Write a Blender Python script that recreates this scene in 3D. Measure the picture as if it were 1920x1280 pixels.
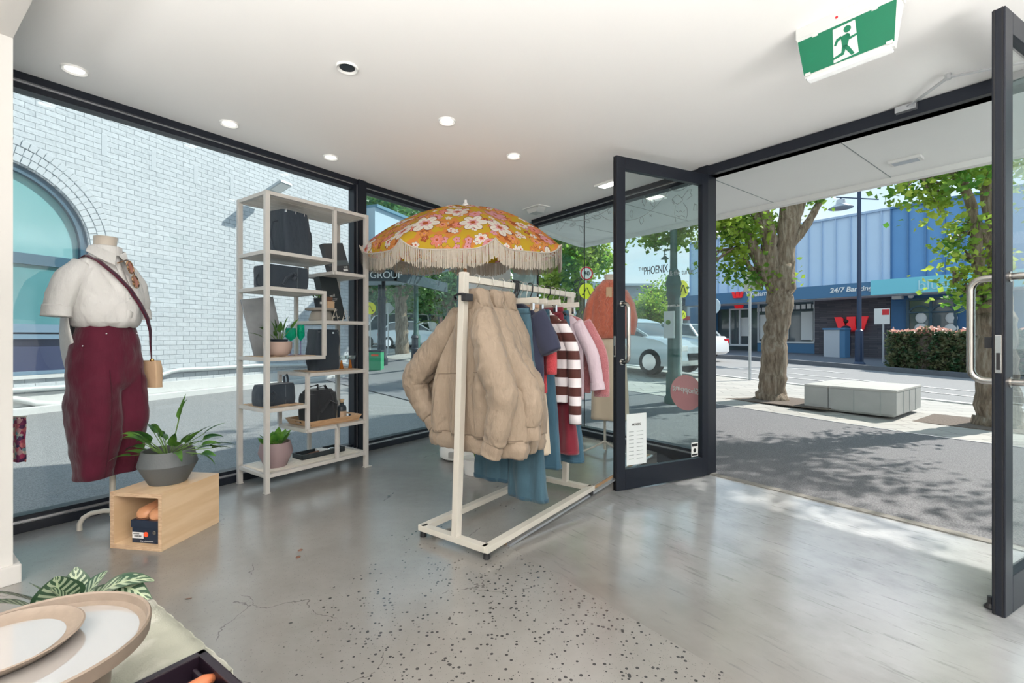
import bpy, bmesh, math, random
import numpy as np
from mathutils import Vector, Matrix, noise
R = random.Random(7)
SC = bpy.context.scene; COL = SC.collection
for o in list(bpy.data.objects): bpy.data.objects.remove(o)
# ---------------------------------------------------------------- camera, sky, sun, exposure
H = 1.15; F = 880.0; HV = 632.0
cam = bpy.data.objects.new('camera', bpy.data.cameras.new('camera')); COL.objects.link(cam)
cam.location = (0, 0, H); cam.rotation_euler = (math.pi/2, 0, 0)
cam.data.sensor_width = 36; cam.data.lens = 36*F/1920; cam.data.shift_y = -(640-HV)/1920
cam.data.clip_start = 0.02; cam.data.clip_end = 400
SC.camera = cam
SC.view_settings.view_transform = 'Standard'; SC.view_settings.look = 'None'
SC.view_settings.gamma = 1; SC.view_settings.use_curve_mapping = False
SC.view_settings.exposure = 0.22
SUN_AZ, SUN_EL = math.radians(68), math.radians(43)
sd = Vector((math.sin(SUN_AZ)*math.cos(SUN_EL), math.cos(SUN_AZ)*math.cos(SUN_EL), math.sin(SUN_EL)))
sun = bpy.data.objects.new('sun', bpy.data.lights.new('sun', 'SUN')); COL.objects.link(sun)
sun.data.energy = 5.4; sun.data.angle = 0.012; sun.data.color = (1.0, .95, .86)
sun.rotation_euler = sd.to_track_quat('Z', 'Y').to_euler(); sun.location = (10, 5, 20)
wd = bpy.data.worlds.new('sky'); SC.world = wd; wd.use_nodes = True
nt = wd.node_tree; nt.nodes.clear()
def wn(t, **k):
    n = nt.nodes.new(t)
    for a, b in k.items(): setattr(n, a, b)
    return n
tc = wn('ShaderNodeTexCoord'); sep = wn('ShaderNodeSeparateXYZ'); nt.links.new(tc.outputs['Generated'], sep.inputs[0])
rmp = wn('ShaderNodeValToRGB'); nt.links.new(sep.outputs[2], rmp.inputs[0])
e = rmp.color_ramp.elements; e[0].position = 0; e[0].color = (.80, .90, .95, 1); e[1].position = .75; e[1].color = (.33, .60, .88, 1)
m_ = rmp.color_ramp.elements.new(.28); m_.color = (.58, .80, .95, 1)
mp = wn('ShaderNodeMapping'); mp.inputs['Scale'].default_value = (1.6, 1.6, 4.5); nt.links.new(tc.outputs['Generated'], mp.inputs[0])
nz = wn('ShaderNodeTexNoise'); nz.inputs['Scale'].default_value = 2.2; nz.inputs['Detail'].default_value = 7; nt.links.new(mp.outputs[0], nz.inputs[0])
cr = wn('ShaderNodeValToRGB'); nt.links.new(nz.outputs[0], cr.inputs[0])
cr.color_ramp.elements[0].position = .42; cr.color_ramp.elements[1].position = .66
mx = wn('ShaderNodeMix', data_type='RGBA'); nt.links.new(cr.outputs[0], mx.inputs[0]); nt.links.new(rmp.outputs[0], mx.inputs[6]); mx.inputs[7].default_value = (.9, .92, .95, 1)
bg = wn('ShaderNodeBackground'); nt.links.new(mx.outputs[2], bg.inputs[0]); bg.inputs[1].default_value = 1.02
wo = wn('ShaderNodeOutputWorld'); nt.links.new(bg.outputs[0], wo.inputs[0])
def area_lamp(name, loc, sx, sy, power, up=False, col=(1, .97, .93)):
    l = bpy.data.lights.new(name, 'AREA'); l.shape = 'RECTANGLE'; l.size = sx; l.size_y = sy; l.energy = power; l.color = col
    o = bpy.data.objects.new(name, l); COL.objects.link(o); o.location = loc
    o.rotation_euler = (math.pi if up else 0, 0, math.radians(-36)); return o
area_lamp('added_room_fill', (.2, -2.6, 2.6), 2.4, 1.2, 30)  # added fill lamp behind the camera, facing down, not a fitting of the shop
area_lamp('added_ceiling_fill', (.3, -1.1, 1.35), 3.4, 1.2, 255, True)  # this and the next two: upward fills added behind the camera to brighten the ceiling
area_lamp('added_ceiling_fill', (2.6, -.5, 1.2), 1.8, 1.0, 115, True)
area_lamp('added_ceiling_fill', (-2.2, -1.4, 1.35), 2.4, .8, 140, True)
# ---------------------------------------------------------------- frames
class Frame:
    def __init__(s, o, x): s.o = Vector((o[0], o[1], 0)); s.x = Vector((x[0], x[1], 0)).normalized(); s.y = Vector((-s.x[1], s.x[0], 0)); s.M = Matrix((( s.x[0], s.y[0], 0, s.o[0]), (s.x[1], s.y[1], 0, s.o[1]), (0, 0, 1, 0), (0, 0, 0, 1)))
    def __call__(s, a, b, z=0): return s.o + s.x*a + s.y*b + Vector((0, 0, z))
    def px(s, u, v, b):             # point of the plane y=b seen in direction (u,v): (a, z)
        dx, dy, dz = (u-960)/F, 1.0, (HV-v)/F
        den = dx*s.y[0]+dy*s.y[1]; k = (b + s.o.dot(s.y))/den
        p = Vector((dx*k, dy*k, 0)) - s.o
        return p.dot(s.x), H+dz*k
FR = Frame((1.83, 4.23), (.611, -.7916))        # shop front: s to the right, t out to the street
LF = Frame((-.07, 6.69), (.584, .812))          # side window: l towards the corner, w out to the lane
BW = Frame((-8.1, 7.64), (.369, .929))          # painted brick wall across the lane
SH = Frame((-1.805, 3.454), (.584, .812))       # display shelf
RK = Frame((-.322, 2.576), (.584, .812))        # clothes rack
I4 = Matrix.Identity(4)
def P(u, Y, z): return Vector(((u-960)/F*Y, Y, z))
def PF(u, v, z=0.0):
    Y = (H-z)*F/(v-HV); return Vector(((u-960)/F*Y, Y, z))
def sm(a, b, x):
    x = max(0., min(1., (x-a)/(b-a))); return x*x*(3-2*x)
def gz(x, y):                                   # street level
    p = Vector((x, y, 0))-FR.o; s = p.dot(FR.x); t = p.dot(FR.y)
    q = max(0, .67-s); r = .045*min(q, 8)+.02*max(0, q-8)
    return -.1 + min(r, 1.9)*sm(0, 6, t) - .05*sm(7.9, 8.1, t)*(1-sm(15.3, 15.5, t))
def G(u, v):
    z = 0.
    if v > HV+2:
        for i in range(40):
            p = PF(u, v, z); z = .5*z+.5*gz(p.x, p.y)
    p = PF(u, v, z); p.z = gz(p.x, p.y); return p
def GY(u, Y):
    x = (u-960)/F*Y; return Vector((x, Y, gz(x, Y)))
# ---------------------------------------------------------------- materials
def nodes(name):
    m = bpy.data.materials.new(name); m.use_nodes = True
    t = m.node_tree; b = t.nodes['Principled BSDF']; return m, t, b
def N(t, typ, **k):
    n = t.nodes.new(typ)
    for a, b in k.items():
        if a.startswith('i_'): n.inputs[a[2:].replace('_', ' ')].default_value = b
        else: setattr(n, a, b)
    return n
def c4(c): return (c[0], c[1], c[2], 1)
def mat(name, col, rough=.5, metal=0, var=.0, vs=8, bump=0, bs=60, spec=.5, coat=0, trans=0, emit=0, sheen=0, obj=True):
    m, t, b = nodes(name)
    b.inputs['Base Color'].default_value = c4(col); b.inputs['Roughness'].default_value = rough; b.inputs['Metallic'].default_value = metal
    b.inputs['Specular IOR Level'].default_value = spec; b.inputs['Coat Weight'].default_value = coat
    if sheen: b.inputs['Sheen Weight'].default_value = sheen; b.inputs['Sheen Roughness'].default_value = .4
    tcn = N(t, 'ShaderNodeTexCoord'); vec = tcn.outputs['Object']
    if var:
        n = N(t, 'ShaderNodeTexNoise', i_Scale=vs, i_Detail=5); t.links.new(vec, n.inputs['Vector'])
        x = N(t, 'ShaderNodeMix', data_type='RGBA'); t.links.new(n.outputs[0], x.inputs[0])
        x.inputs[6].default_value = c4([max(0, q*(1-var)) for q in col]); x.inputs[7].default_value = c4([min(1, q*(1+var)) for q in col])
        t.links.new(x.outputs[2], b.inputs['Base Color'])
    if bump:
        n = N(t, 'ShaderNodeTexNoise', i_Scale=bs, i_Detail=6); t.links.new(vec, n.inputs['Vector'])
        bp = N(t, 'ShaderNodeBump', i_Strength=bump, i_Distance=.01); t.links.new(n.outputs[0], bp.inputs['Height']); t.links.new(bp.outputs[0], b.inputs['Normal'])
    if trans: b.inputs['Transmission Weight'].default_value = trans
    if emit: b.inputs['Emission Color'].default_value = c4(col); b.inputs['Emission Strength'].default_value = emit
    return m
def leafmat(name, c1, c2, tr=.35, scale=6):
    m, t, b = nodes(name); out = t.nodes['Material Output']
    n = N(t, 'ShaderNodeTexNoise', i_Scale=scale, i_Detail=3); tcn = N(t, 'ShaderNodeTexCoord'); t.links.new(tcn.outputs['Object'], n.inputs['Vector'])
    cr_ = N(t, 'ShaderNodeValToRGB'); t.links.new(n.outputs[0], cr_.inputs[0])
    cr_.color_ramp.elements[0].position = .38; cr_.color_ramp.elements[0].color = c4(c1); cr_.color_ramp.elements[1].position = .62; cr_.color_ramp.elements[1].color = c4(c2)
    t.links.new(cr_.outputs[0], b.inputs['Base Color']); b.inputs['Roughness'].default_value = .4
    tl = N(t, 'ShaderNodeBsdfTranslucent'); t.links.new(cr_.outputs[0], tl.inputs[0])
    mx_ = N(t, 'ShaderNodeMixShader', i_Fac=tr); t.links.new(b.outputs[0], mx_.inputs[1]); t.links.new(tl.outputs[0], mx_.inputs[2]); t.links.new(mx_.outputs[0], out.inputs[0])
    return m
def mth(t, op, a, b=None, c=None):
    n = N(t, 'ShaderNodeMath', operation=op)
    for i, x in enumerate((a, b, c)):
        if x is None: continue
        if isinstance(x, (int, float)): n.inputs[i].default_value = x
        else: t.links.new(x, n.inputs[i])
    return n.outputs[0]
def glassmat(name, tint=(.93, .97, .97), refl=1.0, ior=1.5, rough=0.0, haze=0.0, hc=(.8, .9, .92)):
    m, t, b = nodes(name); out = t.nodes['Material Output']; t.nodes.remove(b)
    tr = N(t, 'ShaderNodeBsdfTransparent'); tr.inputs[0].default_value = c4(tint)
    gl = N(t, 'ShaderNodeBsdfGlossy', i_Roughness=rough); gl.inputs[0].default_value = (refl, refl, refl, 1)
    lw = N(t, 'ShaderNodeLayerWeight', i_Blend=.5); mx_ = N(t, 'ShaderNodeMixShader')
    fr = mth(t, 'MULTIPLY_ADD', mth(t, 'POWER', lw.outputs['Facing'], 4.5), .75, .028*(ior/1.5)**3)
    t.links.new(fr, mx_.inputs[0]); t.links.new(tr.outputs[0], mx_.inputs[1]); t.links.new(gl.outputs[0], mx_.inputs[2])
    last = mx_
    if haze:
        df = N(t, 'ShaderNodeBsdfDiffuse'); df.inputs[0].default_value = c4(hc); m2 = N(t, 'ShaderNodeMixShader', i_Fac=haze)
        t.links.new(mx_.outputs[0], m2.inputs[1]); t.links.new(df.outputs[0], m2.inputs[2]); last = m2
    t.links.new(last.outputs[0], out.inputs[0]); return m
def mixc(t, f, a, b):
    n = N(t, 'ShaderNodeMix', data_type='RGBA')
    for i, x in ((0, f), (6, a), (7, b)):
        if isinstance(x, (tuple, list)): n.inputs[i].default_value = c4(x)
        elif isinstance(x, (int, float)): n.inputs[i].default_value = x
        else: t.links.new(x, n.inputs[i])
    return n.outputs[2]
def obvec(t, sc=(1, 1, 1), rot=0):
    tcn = N(t, 'ShaderNodeTexCoord'); mpn = N(t, 'ShaderNodeMapping'); mpn.inputs['Scale'].default_value = sc; mpn.inputs['Rotation'].default_value = (0, 0, rot)
    t.links.new(tcn.outputs['Object'], mpn.inputs[0]); return mpn.outputs[0]
def ramp(t, f, stops):
    n = N(t, 'ShaderNodeValToRGB'); t.links.new(f, n.inputs[0]); el = n.color_ramp.elements
    q4 = lambda c: c4(c) if isinstance(c, (tuple, list)) else (c, c, c, 1)
    el[1].position = max(stops[-1][0], .001); el[1].color = q4(stops[-1][1]); el[0].position = stops[0][0]; el[0].color = q4(stops[0][1])
    for p, c in stops[1:-1]: k = el.new(p); k.color = q4(c)
    return n.outputs[0]
def noi(t, vec, sc, det=5, ro=.5):
    n = N(t, 'ShaderNodeTexNoise', i_Scale=sc, i_Detail=det, i_Roughness=ro); t.links.new(vec, n.inputs['Vector']); return n.outputs[0]
def vor(t, vec, sc, feat='F1', out='Distance'):
    n = N(t, 'ShaderNodeTexVoronoi', i_Scale=sc, feature=feat); t.links.new(vec, n.inputs['Vector']); return n.outputs[out]
def addbump(t, b, h, st, dist=.01):
    bp = N(t, 'ShaderNodeBump', i_Strength=st, i_Distance=dist); t.links.new(h, bp.inputs['Height']); t.links.new(bp.outputs[0], b.inputs['Normal'])

# polished concrete
def m_concrete():
    m, t, b = nodes('polished_concrete'); v = obvec(t)
    big = noi(t, v, .9, 6, .6); fine = noi(t, v, 14, 8, .65)
    base = ramp(t, big, [(.3, (.15, .138, .122)), (.5, (.205, .195, .18)), (.7, (.27, .262, .25))])
    base = mixc(t, mth(t, 'MULTIPLY', fine, .35), base, (.34, .335, .32))
    # exposed dark aggregate
    vn = N(t, 'ShaderNodeTexVoronoi', i_Scale=55, feature='F1', i_Randomness=1); t.links.new(v, vn.inputs['Vector'])
    sepc = N(t, 'ShaderNodeSeparateColor'); t.links.new(vn.outputs['Color'], sepc.inputs[0])
    dv = N(t, 'ShaderNodeVectorMath', operation='DISTANCE'); t.links.new(v, dv.inputs[0]); dv.inputs[1].default_value = (.30, 1.75, 0)
    msk = mth(t, 'MAXIMUM', mth(t, 'MULTIPLY', mth(t, 'SUBTRACT', 1.25, mth(t, 'ADD', dv.outputs['Value'], mth(t, 'MULTIPLY_ADD', noi(t, v, 2.6, 4), 2.2, -1.1))), 1.6), -.25); msk = mth(t, 'MINIMUM', msk, 1)
    spk = mth(t, 'MULTIPLY', mth(t, 'LESS_THAN', vn.outputs['Distance'], mth(t, 'MULTIPLY_ADD', sepc.outputs[0], .30, .08)), mth(t, 'GREATER_THAN', mth(t, 'ADD', sepc.outputs[1], mth(t, 'MULTIPLY', msk, .62)), 1.0))
    base = mixc(t, spk, base, (.045, .045, .045))
    v2 = N(t, 'ShaderNodeTexVoronoi', i_Scale=170, feature='F1'); t.links.new(v, v2.inputs['Vector'])
    s2 = N(t, 'ShaderNodeSeparateColor'); t.links.new(v2.outputs['Color'], s2.inputs[0])
    spk2 = mth(t, 'MULTIPLY', mth(t, 'LESS_THAN', v2.outputs['Distance'], .3), mth(t, 'GREATER_THAN', s2.outputs[0], .86))
    base = mixc(t, mth(t, 'MULTIPLY', spk2, .6), base, (.10, .10, .10))
    # hairline cracks
    wv = N(t, 'ShaderNodeMix', data_type='VECTOR') ; 
    nn = N(t, 'ShaderNodeTexNoise', i_Scale=2.5, i_Detail=6); t.links.new(v, nn.inputs['Vector'])
    va = N(t, 'ShaderNodeVectorMath', operation='MULTIPLY_ADD'); t.links.new(nn.outputs['Color'], va.inputs[0]); va.inputs[1].default_value = (.5, .5, .5); t.links.new(v, va.inputs[2])
    ve = N(t, 'ShaderNodeTexVoronoi', i_Scale=.75, feature='DISTANCE_TO_EDGE'); t.links.new(va.outputs[0], ve.inputs['Vector'])
    crk = mth(t, 'MULTIPLY', mth(t, 'LESS_THAN', ve.outputs['Distance'], .0016), mth(t, 'GREATER_THAN', noi(t, v, 1.7), .52))
    base = mixc(t, mth(t, 'MULTIPLY', crk, .7), base, (.07, .065, .06))
    t.links.new(base, b.inputs['Base Color'])
    t.links.new(mth(t, 'MULTIPLY_ADD', noi(t, v, 3, 6), .16, .15), b.inputs['Roughness'])
    b.inputs['Specular IOR Level'].default_value = .7; b.inputs['Coat Weight'].default_value = .25; b.inputs['Coat Roughness'].default_value = .12
    return m
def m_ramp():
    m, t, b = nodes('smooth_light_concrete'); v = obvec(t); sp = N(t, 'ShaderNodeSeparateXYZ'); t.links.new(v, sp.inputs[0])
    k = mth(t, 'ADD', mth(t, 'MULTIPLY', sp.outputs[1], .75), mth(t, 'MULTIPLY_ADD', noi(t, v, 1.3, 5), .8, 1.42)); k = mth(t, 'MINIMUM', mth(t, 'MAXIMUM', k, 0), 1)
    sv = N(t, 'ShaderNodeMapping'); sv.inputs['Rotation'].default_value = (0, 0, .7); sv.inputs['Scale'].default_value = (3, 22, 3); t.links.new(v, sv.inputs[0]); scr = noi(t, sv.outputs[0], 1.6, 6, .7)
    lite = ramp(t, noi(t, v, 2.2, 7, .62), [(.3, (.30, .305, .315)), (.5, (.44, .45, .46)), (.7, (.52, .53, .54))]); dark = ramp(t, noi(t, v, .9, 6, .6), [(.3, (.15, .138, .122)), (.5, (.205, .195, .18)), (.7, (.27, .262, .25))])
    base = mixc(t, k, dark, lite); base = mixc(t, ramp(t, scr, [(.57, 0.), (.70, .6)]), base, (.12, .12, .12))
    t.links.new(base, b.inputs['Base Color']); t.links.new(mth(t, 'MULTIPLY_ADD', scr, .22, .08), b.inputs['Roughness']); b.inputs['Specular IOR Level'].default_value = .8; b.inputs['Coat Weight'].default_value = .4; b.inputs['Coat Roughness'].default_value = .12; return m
def m_asphalt(name, c1, c2):
    m, t, b = nodes(name); v = obvec(t)
    f = mth(t, 'MULTIPLY', vor(t, v, 90), 1.2)
    base = ramp(t, f, [(.1, c1), (.8, c2)]); base = mixc(t, mth(t, 'MULTIPLY', noi(t, v, .7, 4), .5), base, [x*.8 for x in c2])
    t.links.new(base, b.inputs['Base Color']); b.inputs['Roughness'].default_value = .9
    addbump(t, b, f, .5, .006); return m
def m_paver():
    m, t, b = nodes('light_pavers'); v = obvec(t)
    bn = N(t, 'ShaderNodeTexBrick', i_Scale=1.0); t.links.new(v, bn.inputs['Vector'])
    for k, x in (('Color1', (.46, .445, .42)), ('Color2', (.37, .365, .35)), ('Mortar', (.14, .135, .13))): bn.inputs[k].default_value = c4(x)
    bn.inputs['Mortar Size'].default_value = .008; bn.inputs['Brick Width'].default_value = .6; bn.inputs['Row Height'].default_value = .3
    base = mixc(t, mth(t, 'MULTIPLY', noi(t, v, 3), .4), bn.outputs[0], (.42, .40, .37))
    t.links.new(base, b.inputs['Base Color']); b.inputs['Roughness'].default_value = .8; return m
def m_brickwhite():
    m, t, b = nodes('white_painted_brick')
    tcn = N(t, 'ShaderNodeTexCoord'); sp = N(t, 'ShaderNodeSeparateXYZ'); t.links.new(tcn.outputs['Object'], sp.inputs[0])
    cb = N(t, 'ShaderNodeCombineXYZ'); t.links.new(sp.outputs[0], cb.inputs[0]); t.links.new(sp.outputs[2], cb.inputs[1])
    nn = N(t, 'ShaderNodeTexNoise', i_Scale=6, i_Detail=4); t.links.new(cb.outputs[0], nn.inputs['Vector'])
    va = N(t, 'ShaderNodeVectorMath', operation='MULTIPLY_ADD'); t.links.new(nn.outputs['Color'], va.inputs[0]); va.inputs[1].default_value = (.022, .022, 0); t.links.new(cb.outputs[0], va.inputs[2])
    bn = N(t, 'ShaderNodeTexBrick', i_Scale=1.0, offset=.5); t.links.new(va.outputs[0], bn.inputs['Vector'])
    for k, x in (('Color1', (.50, .525, .55)), ('Color2', (.45, .475, .50)), ('Mortar', (.30, .325, .35))): bn.inputs[k].default_value = c4(x)
    bn.inputs['Mortar Size'].default_value = .006; bn.inputs['Mortar Smooth'].default_value = .5; bn.inputs['Brick Width'].default_value = .27; bn.inputs['Row Height'].default_value = .099
    stain = ramp(t, noi(t, cb.outputs[0], 2.2, 7, .7), [(.62, 0.), (.8, .35)])
    base = mixc(t, stain, bn.outputs[0], (.62, .62, .58)); t.links.new(base, b.inputs['Base Color']); b.inputs['Roughness'].default_value = .6
    h = mth(t, 'ADD', mth(t, 'MULTIPLY', bn.outputs['Fac'], -1.0), mth(t, 'MULTIPLY', noi(t, cb.outputs[0], 9, 5), 1.1))
    addbump(t, b, h, .75, .018); return m
def m_wood(name, c1, c2, sc=1.0, axis='X', rough=.45):
    m, t, b = nodes(name); k = {'X': (1.2, 9, 9), 'Y': (9, 1.2, 9), 'Z': (9, 9, 1.2)}[axis]
    v = obvec(t, tuple(q*sc for q in k)); n1 = noi(t, v, 1.0, 4, .55)
    w = mth(t, 'SINE', mth(t, 'MULTIPLY', n1, 34)); f = mth(t, 'ADD', mth(t, 'MULTIPLY', w, .28), .5)
    t.links.new(mixc(t, f, c1, c2), b.inputs['Base Color']); b.inputs['Roughness'].default_value = rough; return m
def m_fabric(name, c1, c2=None, sc=900, rough=.85, fuzz=0, vs=5, sheen=.2):
    c2 = c2 or [min(1, x*1.25) for x in c1]
    m, t, b = nodes(name); v = obvec(t)
    t.links.new(mixc(t, noi(t, v, vs, 5), c1, c2), b.inputs['Base Color']); b.inputs['Roughness'].default_value = rough
    b.inputs['Sheen Weight'].default_value = sheen; b.inputs['Specular IOR Level'].default_value = .25
    addbump(t, b, noi(t, v, sc if not fuzz else 130, 5), .25 if not fuzz else .9, .003 if not fuzz else .01); return m
def m_bark():
    m, t, b = nodes('tree_bark'); v = obvec(t, (9, 9, 1.6)); n1 = noi(t, v, 2.2, 8, .65)
    t.links.new(ramp(t, n1, [(.3, (.10, .07, .05)), (.5, (.27, .21, .155)), (.7, (.45, .40, .33))]), b.inputs['Base Color']); b.inputs['Roughness'].default_value = .9
    addbump(t, b, n1, 1, .05); return m
def m_brick(name, c1, c2, mo, w, h, ms=.008, bump=.6, rough=.8):   # brick in object x / z
    m, t, b = nodes(name)
    tcn = N(t, 'ShaderNodeTexCoord'); sp = N(t, 'ShaderNodeSeparateXYZ'); t.links.new(tcn.outputs['Object'], sp.inputs[0])
    cb = N(t, 'ShaderNodeCombineXYZ'); t.links.new(sp.outputs[0], cb.inputs[0]); t.links.new(sp.outputs[2], cb.inputs[1])
    bn = N(t, 'ShaderNodeTexBrick', i_Scale=1.0); t.links.new(cb.outputs[0], bn.inputs['Vector'])
    for k, x in (('Color1', c1), ('Color2', c2), ('Mortar', mo)): bn.inputs[k].default_value = c4(x)
    bn.inputs['Mortar Size'].default_value = ms; bn.inputs['Brick Width'].default_value = w; bn.inputs['Row Height'].default_value = h
    t.links.new(mixc(t, mth(t, 'MULTIPLY', noi(t, cb.outputs[0], 8), .25), bn.outputs[0], mo), b.inputs['Base Color']); b.inputs['Roughness'].default_value = rough
    addbump(t, b, mth(t, 'MULTIPLY', bn.outputs['Fac'], -1), bump, .01); return m
def m_stripe(name, ca, cb_, period, duty=.5, axis=2):
    m, t, b = nodes(name); tcn = N(t, 'ShaderNodeTexCoord'); sp = N(t, 'ShaderNodeSeparateXYZ'); t.links.new(tcn.outputs['Object'], sp.inputs[0])
    fr = mth(t, 'FRACT', mth(t, 'MULTIPLY', sp.outputs[axis], 1/period)); f = mth(t, 'LESS_THAN', fr, duty)
    t.links.new(mixc(t, f, ca, cb_), b.inputs['Base Color']); b.inputs['Roughness'].default_value = .8; b.inputs['Sheen Weight'].default_value = .1; return m
def m_floral():
    m, t, b = nodes('retro_floral_canvas'); out = t.nodes['Material Output']
    uv = N(t, 'ShaderNodeUVMap', uv_map='UVMap').outputs[0]
    n0 = vor(t, uv, 5.5); col = ramp(t, noi(t, uv, 7, 2), [(.44, (.62, .40, .02)), (.5, (.62, .40, .02)), (.52, (.72, .26, .06)), (.62, (.72, .26, .06)), (.64, (.42, .10, .02))])
    def layer(col, scale, off, petals, rad, inner, pals, dens, rot):
        mp_ = N(t, 'ShaderNodeMapping'); mp_.inputs['Scale'].default_value = (scale, scale, scale); mp_.inputs['Location'].default_value = (off, off*1.7, 0); t.links.new(uv, mp_.inputs[0])
        vn = N(t, 'ShaderNodeTexVoronoi', voronoi_dimensions='2D', i_Scale=1.0, i_Randomness=.75); t.links.new(mp_.outputs[0], vn.inputs['Vector'])
        df = N(t, 'ShaderNodeVectorMath', operation='SUBTRACT'); t.links.new(mp_.outputs[0], df.inputs[0]); t.links.new(vn.outputs['Position'], df.inputs[1])
        sp = N(t, 'ShaderNodeSeparateXYZ'); t.links.new(df.outputs[0], sp.inputs[0]); sc_ = N(t, 'ShaderNodeSeparateColor'); t.links.new(vn.outputs['Color'], sc_.inputs[0])
        ang = mth(t, 'ARCTAN2', sp.outputs[1], sp.outputs[0]); r = vn.outputs['Distance']
        ang = mth(t, 'ADD', ang, mth(t, 'MULTIPLY', sc_.outputs[2], 6.28))
        lobe = mth(t, 'POWER', mth(t, 'ABSOLUTE', mth(t, 'COSINE', mth(t, 'MULTIPLY', ang, petals/2))), .55)
        lim = mth(t, 'MULTIPLY', mth(t, 'MULTIPLY_ADD', lobe, .55, .45), rad)
        on = mth(t, 'GREATER_THAN', sc_.outputs[1], 1-dens)
        outl = mth(t, 'MULTIPLY', mth(t, 'LESS_THAN', r, mth(t, 'ADD', lim, .022)), on)
        fil = mth(t, 'MULTIPLY', mth(t, 'LESS_THAN', r, lim), on)
        pn = N(t, 'ShaderNodeValToRGB'); pn.color_ramp.interpolation = 'CONSTANT'; t.links.new(sc_.outputs[0], pn.inputs[0]); el = pn.color_ramp.elements
        el[1].position = (len(pals)-1)/len(pals); el[1].color = c4(pals[-1]); el[0].color = c4(pals[0])
        for i, c in list(enumerate(pals))[1:-1]: k = el.new(i/len(pals)); k.color = c4(c)
        col = mixc(t, outl, col, (.22, .045, .03)); col = mixc(t, fil, col, pn.outputs[0])
        vein = mth(t, 'MULTIPLY', mth(t, 'LESS_THAN', mth(t, 'ABSOLUTE', mth(t, 'SINE', mth(t, 'MULTIPLY', ang, petals/2))), .07), mth(t, 'MULTIPLY', fil, mth(t, 'LESS_THAN', r, rad*.85)))
        col = mixc(t, mth(t, 'MULTIPLY', vein, .55), col, (.3, .06, .04))
        in1 = mth(t, 'MULTIPLY', mth(t, 'LESS_THAN', r, mth(t, 'MULTIPLY', lim, inner)), on)
        col = mixc(t, in1, col, (.78, .30, .30) if petals != 6 else (.75, .36, .38))
        in2 = mth(t, 'MULTIPLY', mth(t, 'LESS_THAN', r, rad*inner*.45), on); return mixc(t, in2, col, (.5, .10, .02))
    W, Pk, Or, Ru, Co = (.86, .80, .72), (.74, .33, .38), (.80, .33, .08), (.42, .10, .02), (.80, .25, .18)
    col = layer(col, 9.5, 3.1, 5, .34, .35, [W, Pk, Or, Ru, W], .75, 0)
    col = layer(col, 5.6, 1.3, 7, .36, .45, [Pk, Or, Co, Or, W], .8, 0)
    col = layer(col, 2.9, 5.2, 6, .37, .42, [W, Pk, W, Or, W], .75, 0)
    t.links.new(col, b.inputs['Base Color']); b.inputs['Roughness'].default_value = .8
    tl = N(t, 'ShaderNodeBsdfTranslucent'); t.links.new(col, tl.inputs[0]); mx_ = N(t, 'ShaderNodeMixShader', i_Fac=.3)
    t.links.new(b.outputs[0], mx_.inputs[1]); t.links.new(tl.outputs[0], mx_.inputs[2]); t.links.new(mx_.outputs[0], out.inputs[0]); return m
def m_print(name, cols, scale=16):
    m, t, b = nodes(name); v = obvec(t); vn = N(t, 'ShaderNodeTexVoronoi', i_Scale=scale); t.links.new(v, vn.inputs['Vector'])
    sc_ = N(t, 'ShaderNodeSeparateColor'); t.links.new(vn.outputs['Color'], sc_.inputs[0])
    t.links.new(ramp(t, sc_.outputs[0], [(i/(len(cols)-1), c) for i, c in enumerate(cols)]), b.inputs['Base Color']); b.inputs['Roughness'].default_value = .7; return m
MT = {}
def mk(k, *a, **kw): MT[k] = mat(k, *a, **kw)
mk('white_paint', (.80, .79, .77), .6, bump=.05, bs=200); mk('ceiling_paint', (.94, .935, .925), .8)
mk('soffit_paint', (.93, .93, .91), .7, var=.02, vs=2); mk('pillar_paint', (.60, .585, .56), .6)
mk('black_frame', (.010, .013, .021), .38, bump=.03, bs=300, spec=.35); mk('dark_seal', (.012, .012, .014), .6); mk('frame_channel', (.55, .56, .58), .3, metal=.8)
mk('steel', (.52, .50, .47), .25, metal=1); mk('chrome', (.8, .8, .82), .12, metal=1); mk('cream_metal', (.55, .52, .46), .4, var=.03, vs=4); mk('shelf_metal', (.52, .50, .47), .42, var=.03, vs=5)
MT['plank'] = m_wood('whitewashed_plank', (.60, .55, .48), (.74, .71, .66), 1.2, 'X', .6)
MT['ply'] = m_wood('pine_plywood', (.62, .42, .24), (.74, .55, .36), .55, 'Y', .4); MT['ply_edge'] = m_wood('plywood_edge', (.40, .26, .16), (.60, .43, .28), 6, 'X', .6)
MT['oak'] = m_wood('oak_tray', (.45, .27, .14), (.62, .41, .24), 2, 'X', .45); MT['pole_wood'] = m_wood('umbrella_pole_wood', (.52, .24, .10), (.62, .32, .15), 2, 'Z', .4)
MT['strip_wood'] = m_wood('floor_edge_wood', (.36, .20, .09), (.50, .31, .16), 2, 'X', .5)
MT['concrete'] = m_concrete(); MT['ramp'] = m_ramp(); MT['asphalt'] = m_asphalt('footpath_asphalt', (.07, .075, .088), (.22, .22, .235)); MT['road'] = m_asphalt('road_asphalt', (.17, .17, .175), (.31, .31, .31)); MT['lane'] = m_asphalt('lane_asphalt', (.09, .095, .105), (.29, .285, .28))
MT['paver'] = m_paver(); MT['brickw'] = m_brickwhite(); MT['bark'] = m_bark(); MT['floral'] = m_floral()
mk('kerbw', (.55, .55, .54), .7, var=.08, vs=3, bump=.3, bs=20); mk('bluestone', (.13, .14, .16), .8, var=.2, vs=8, bump=.3); mk('bench_conc', (.40, .41, .40), .75, var=.14, vs=4, bump=.2, bs=40); mk('bench_top', (.45, .45, .43), .7, var=.06, vs=5)
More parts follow.
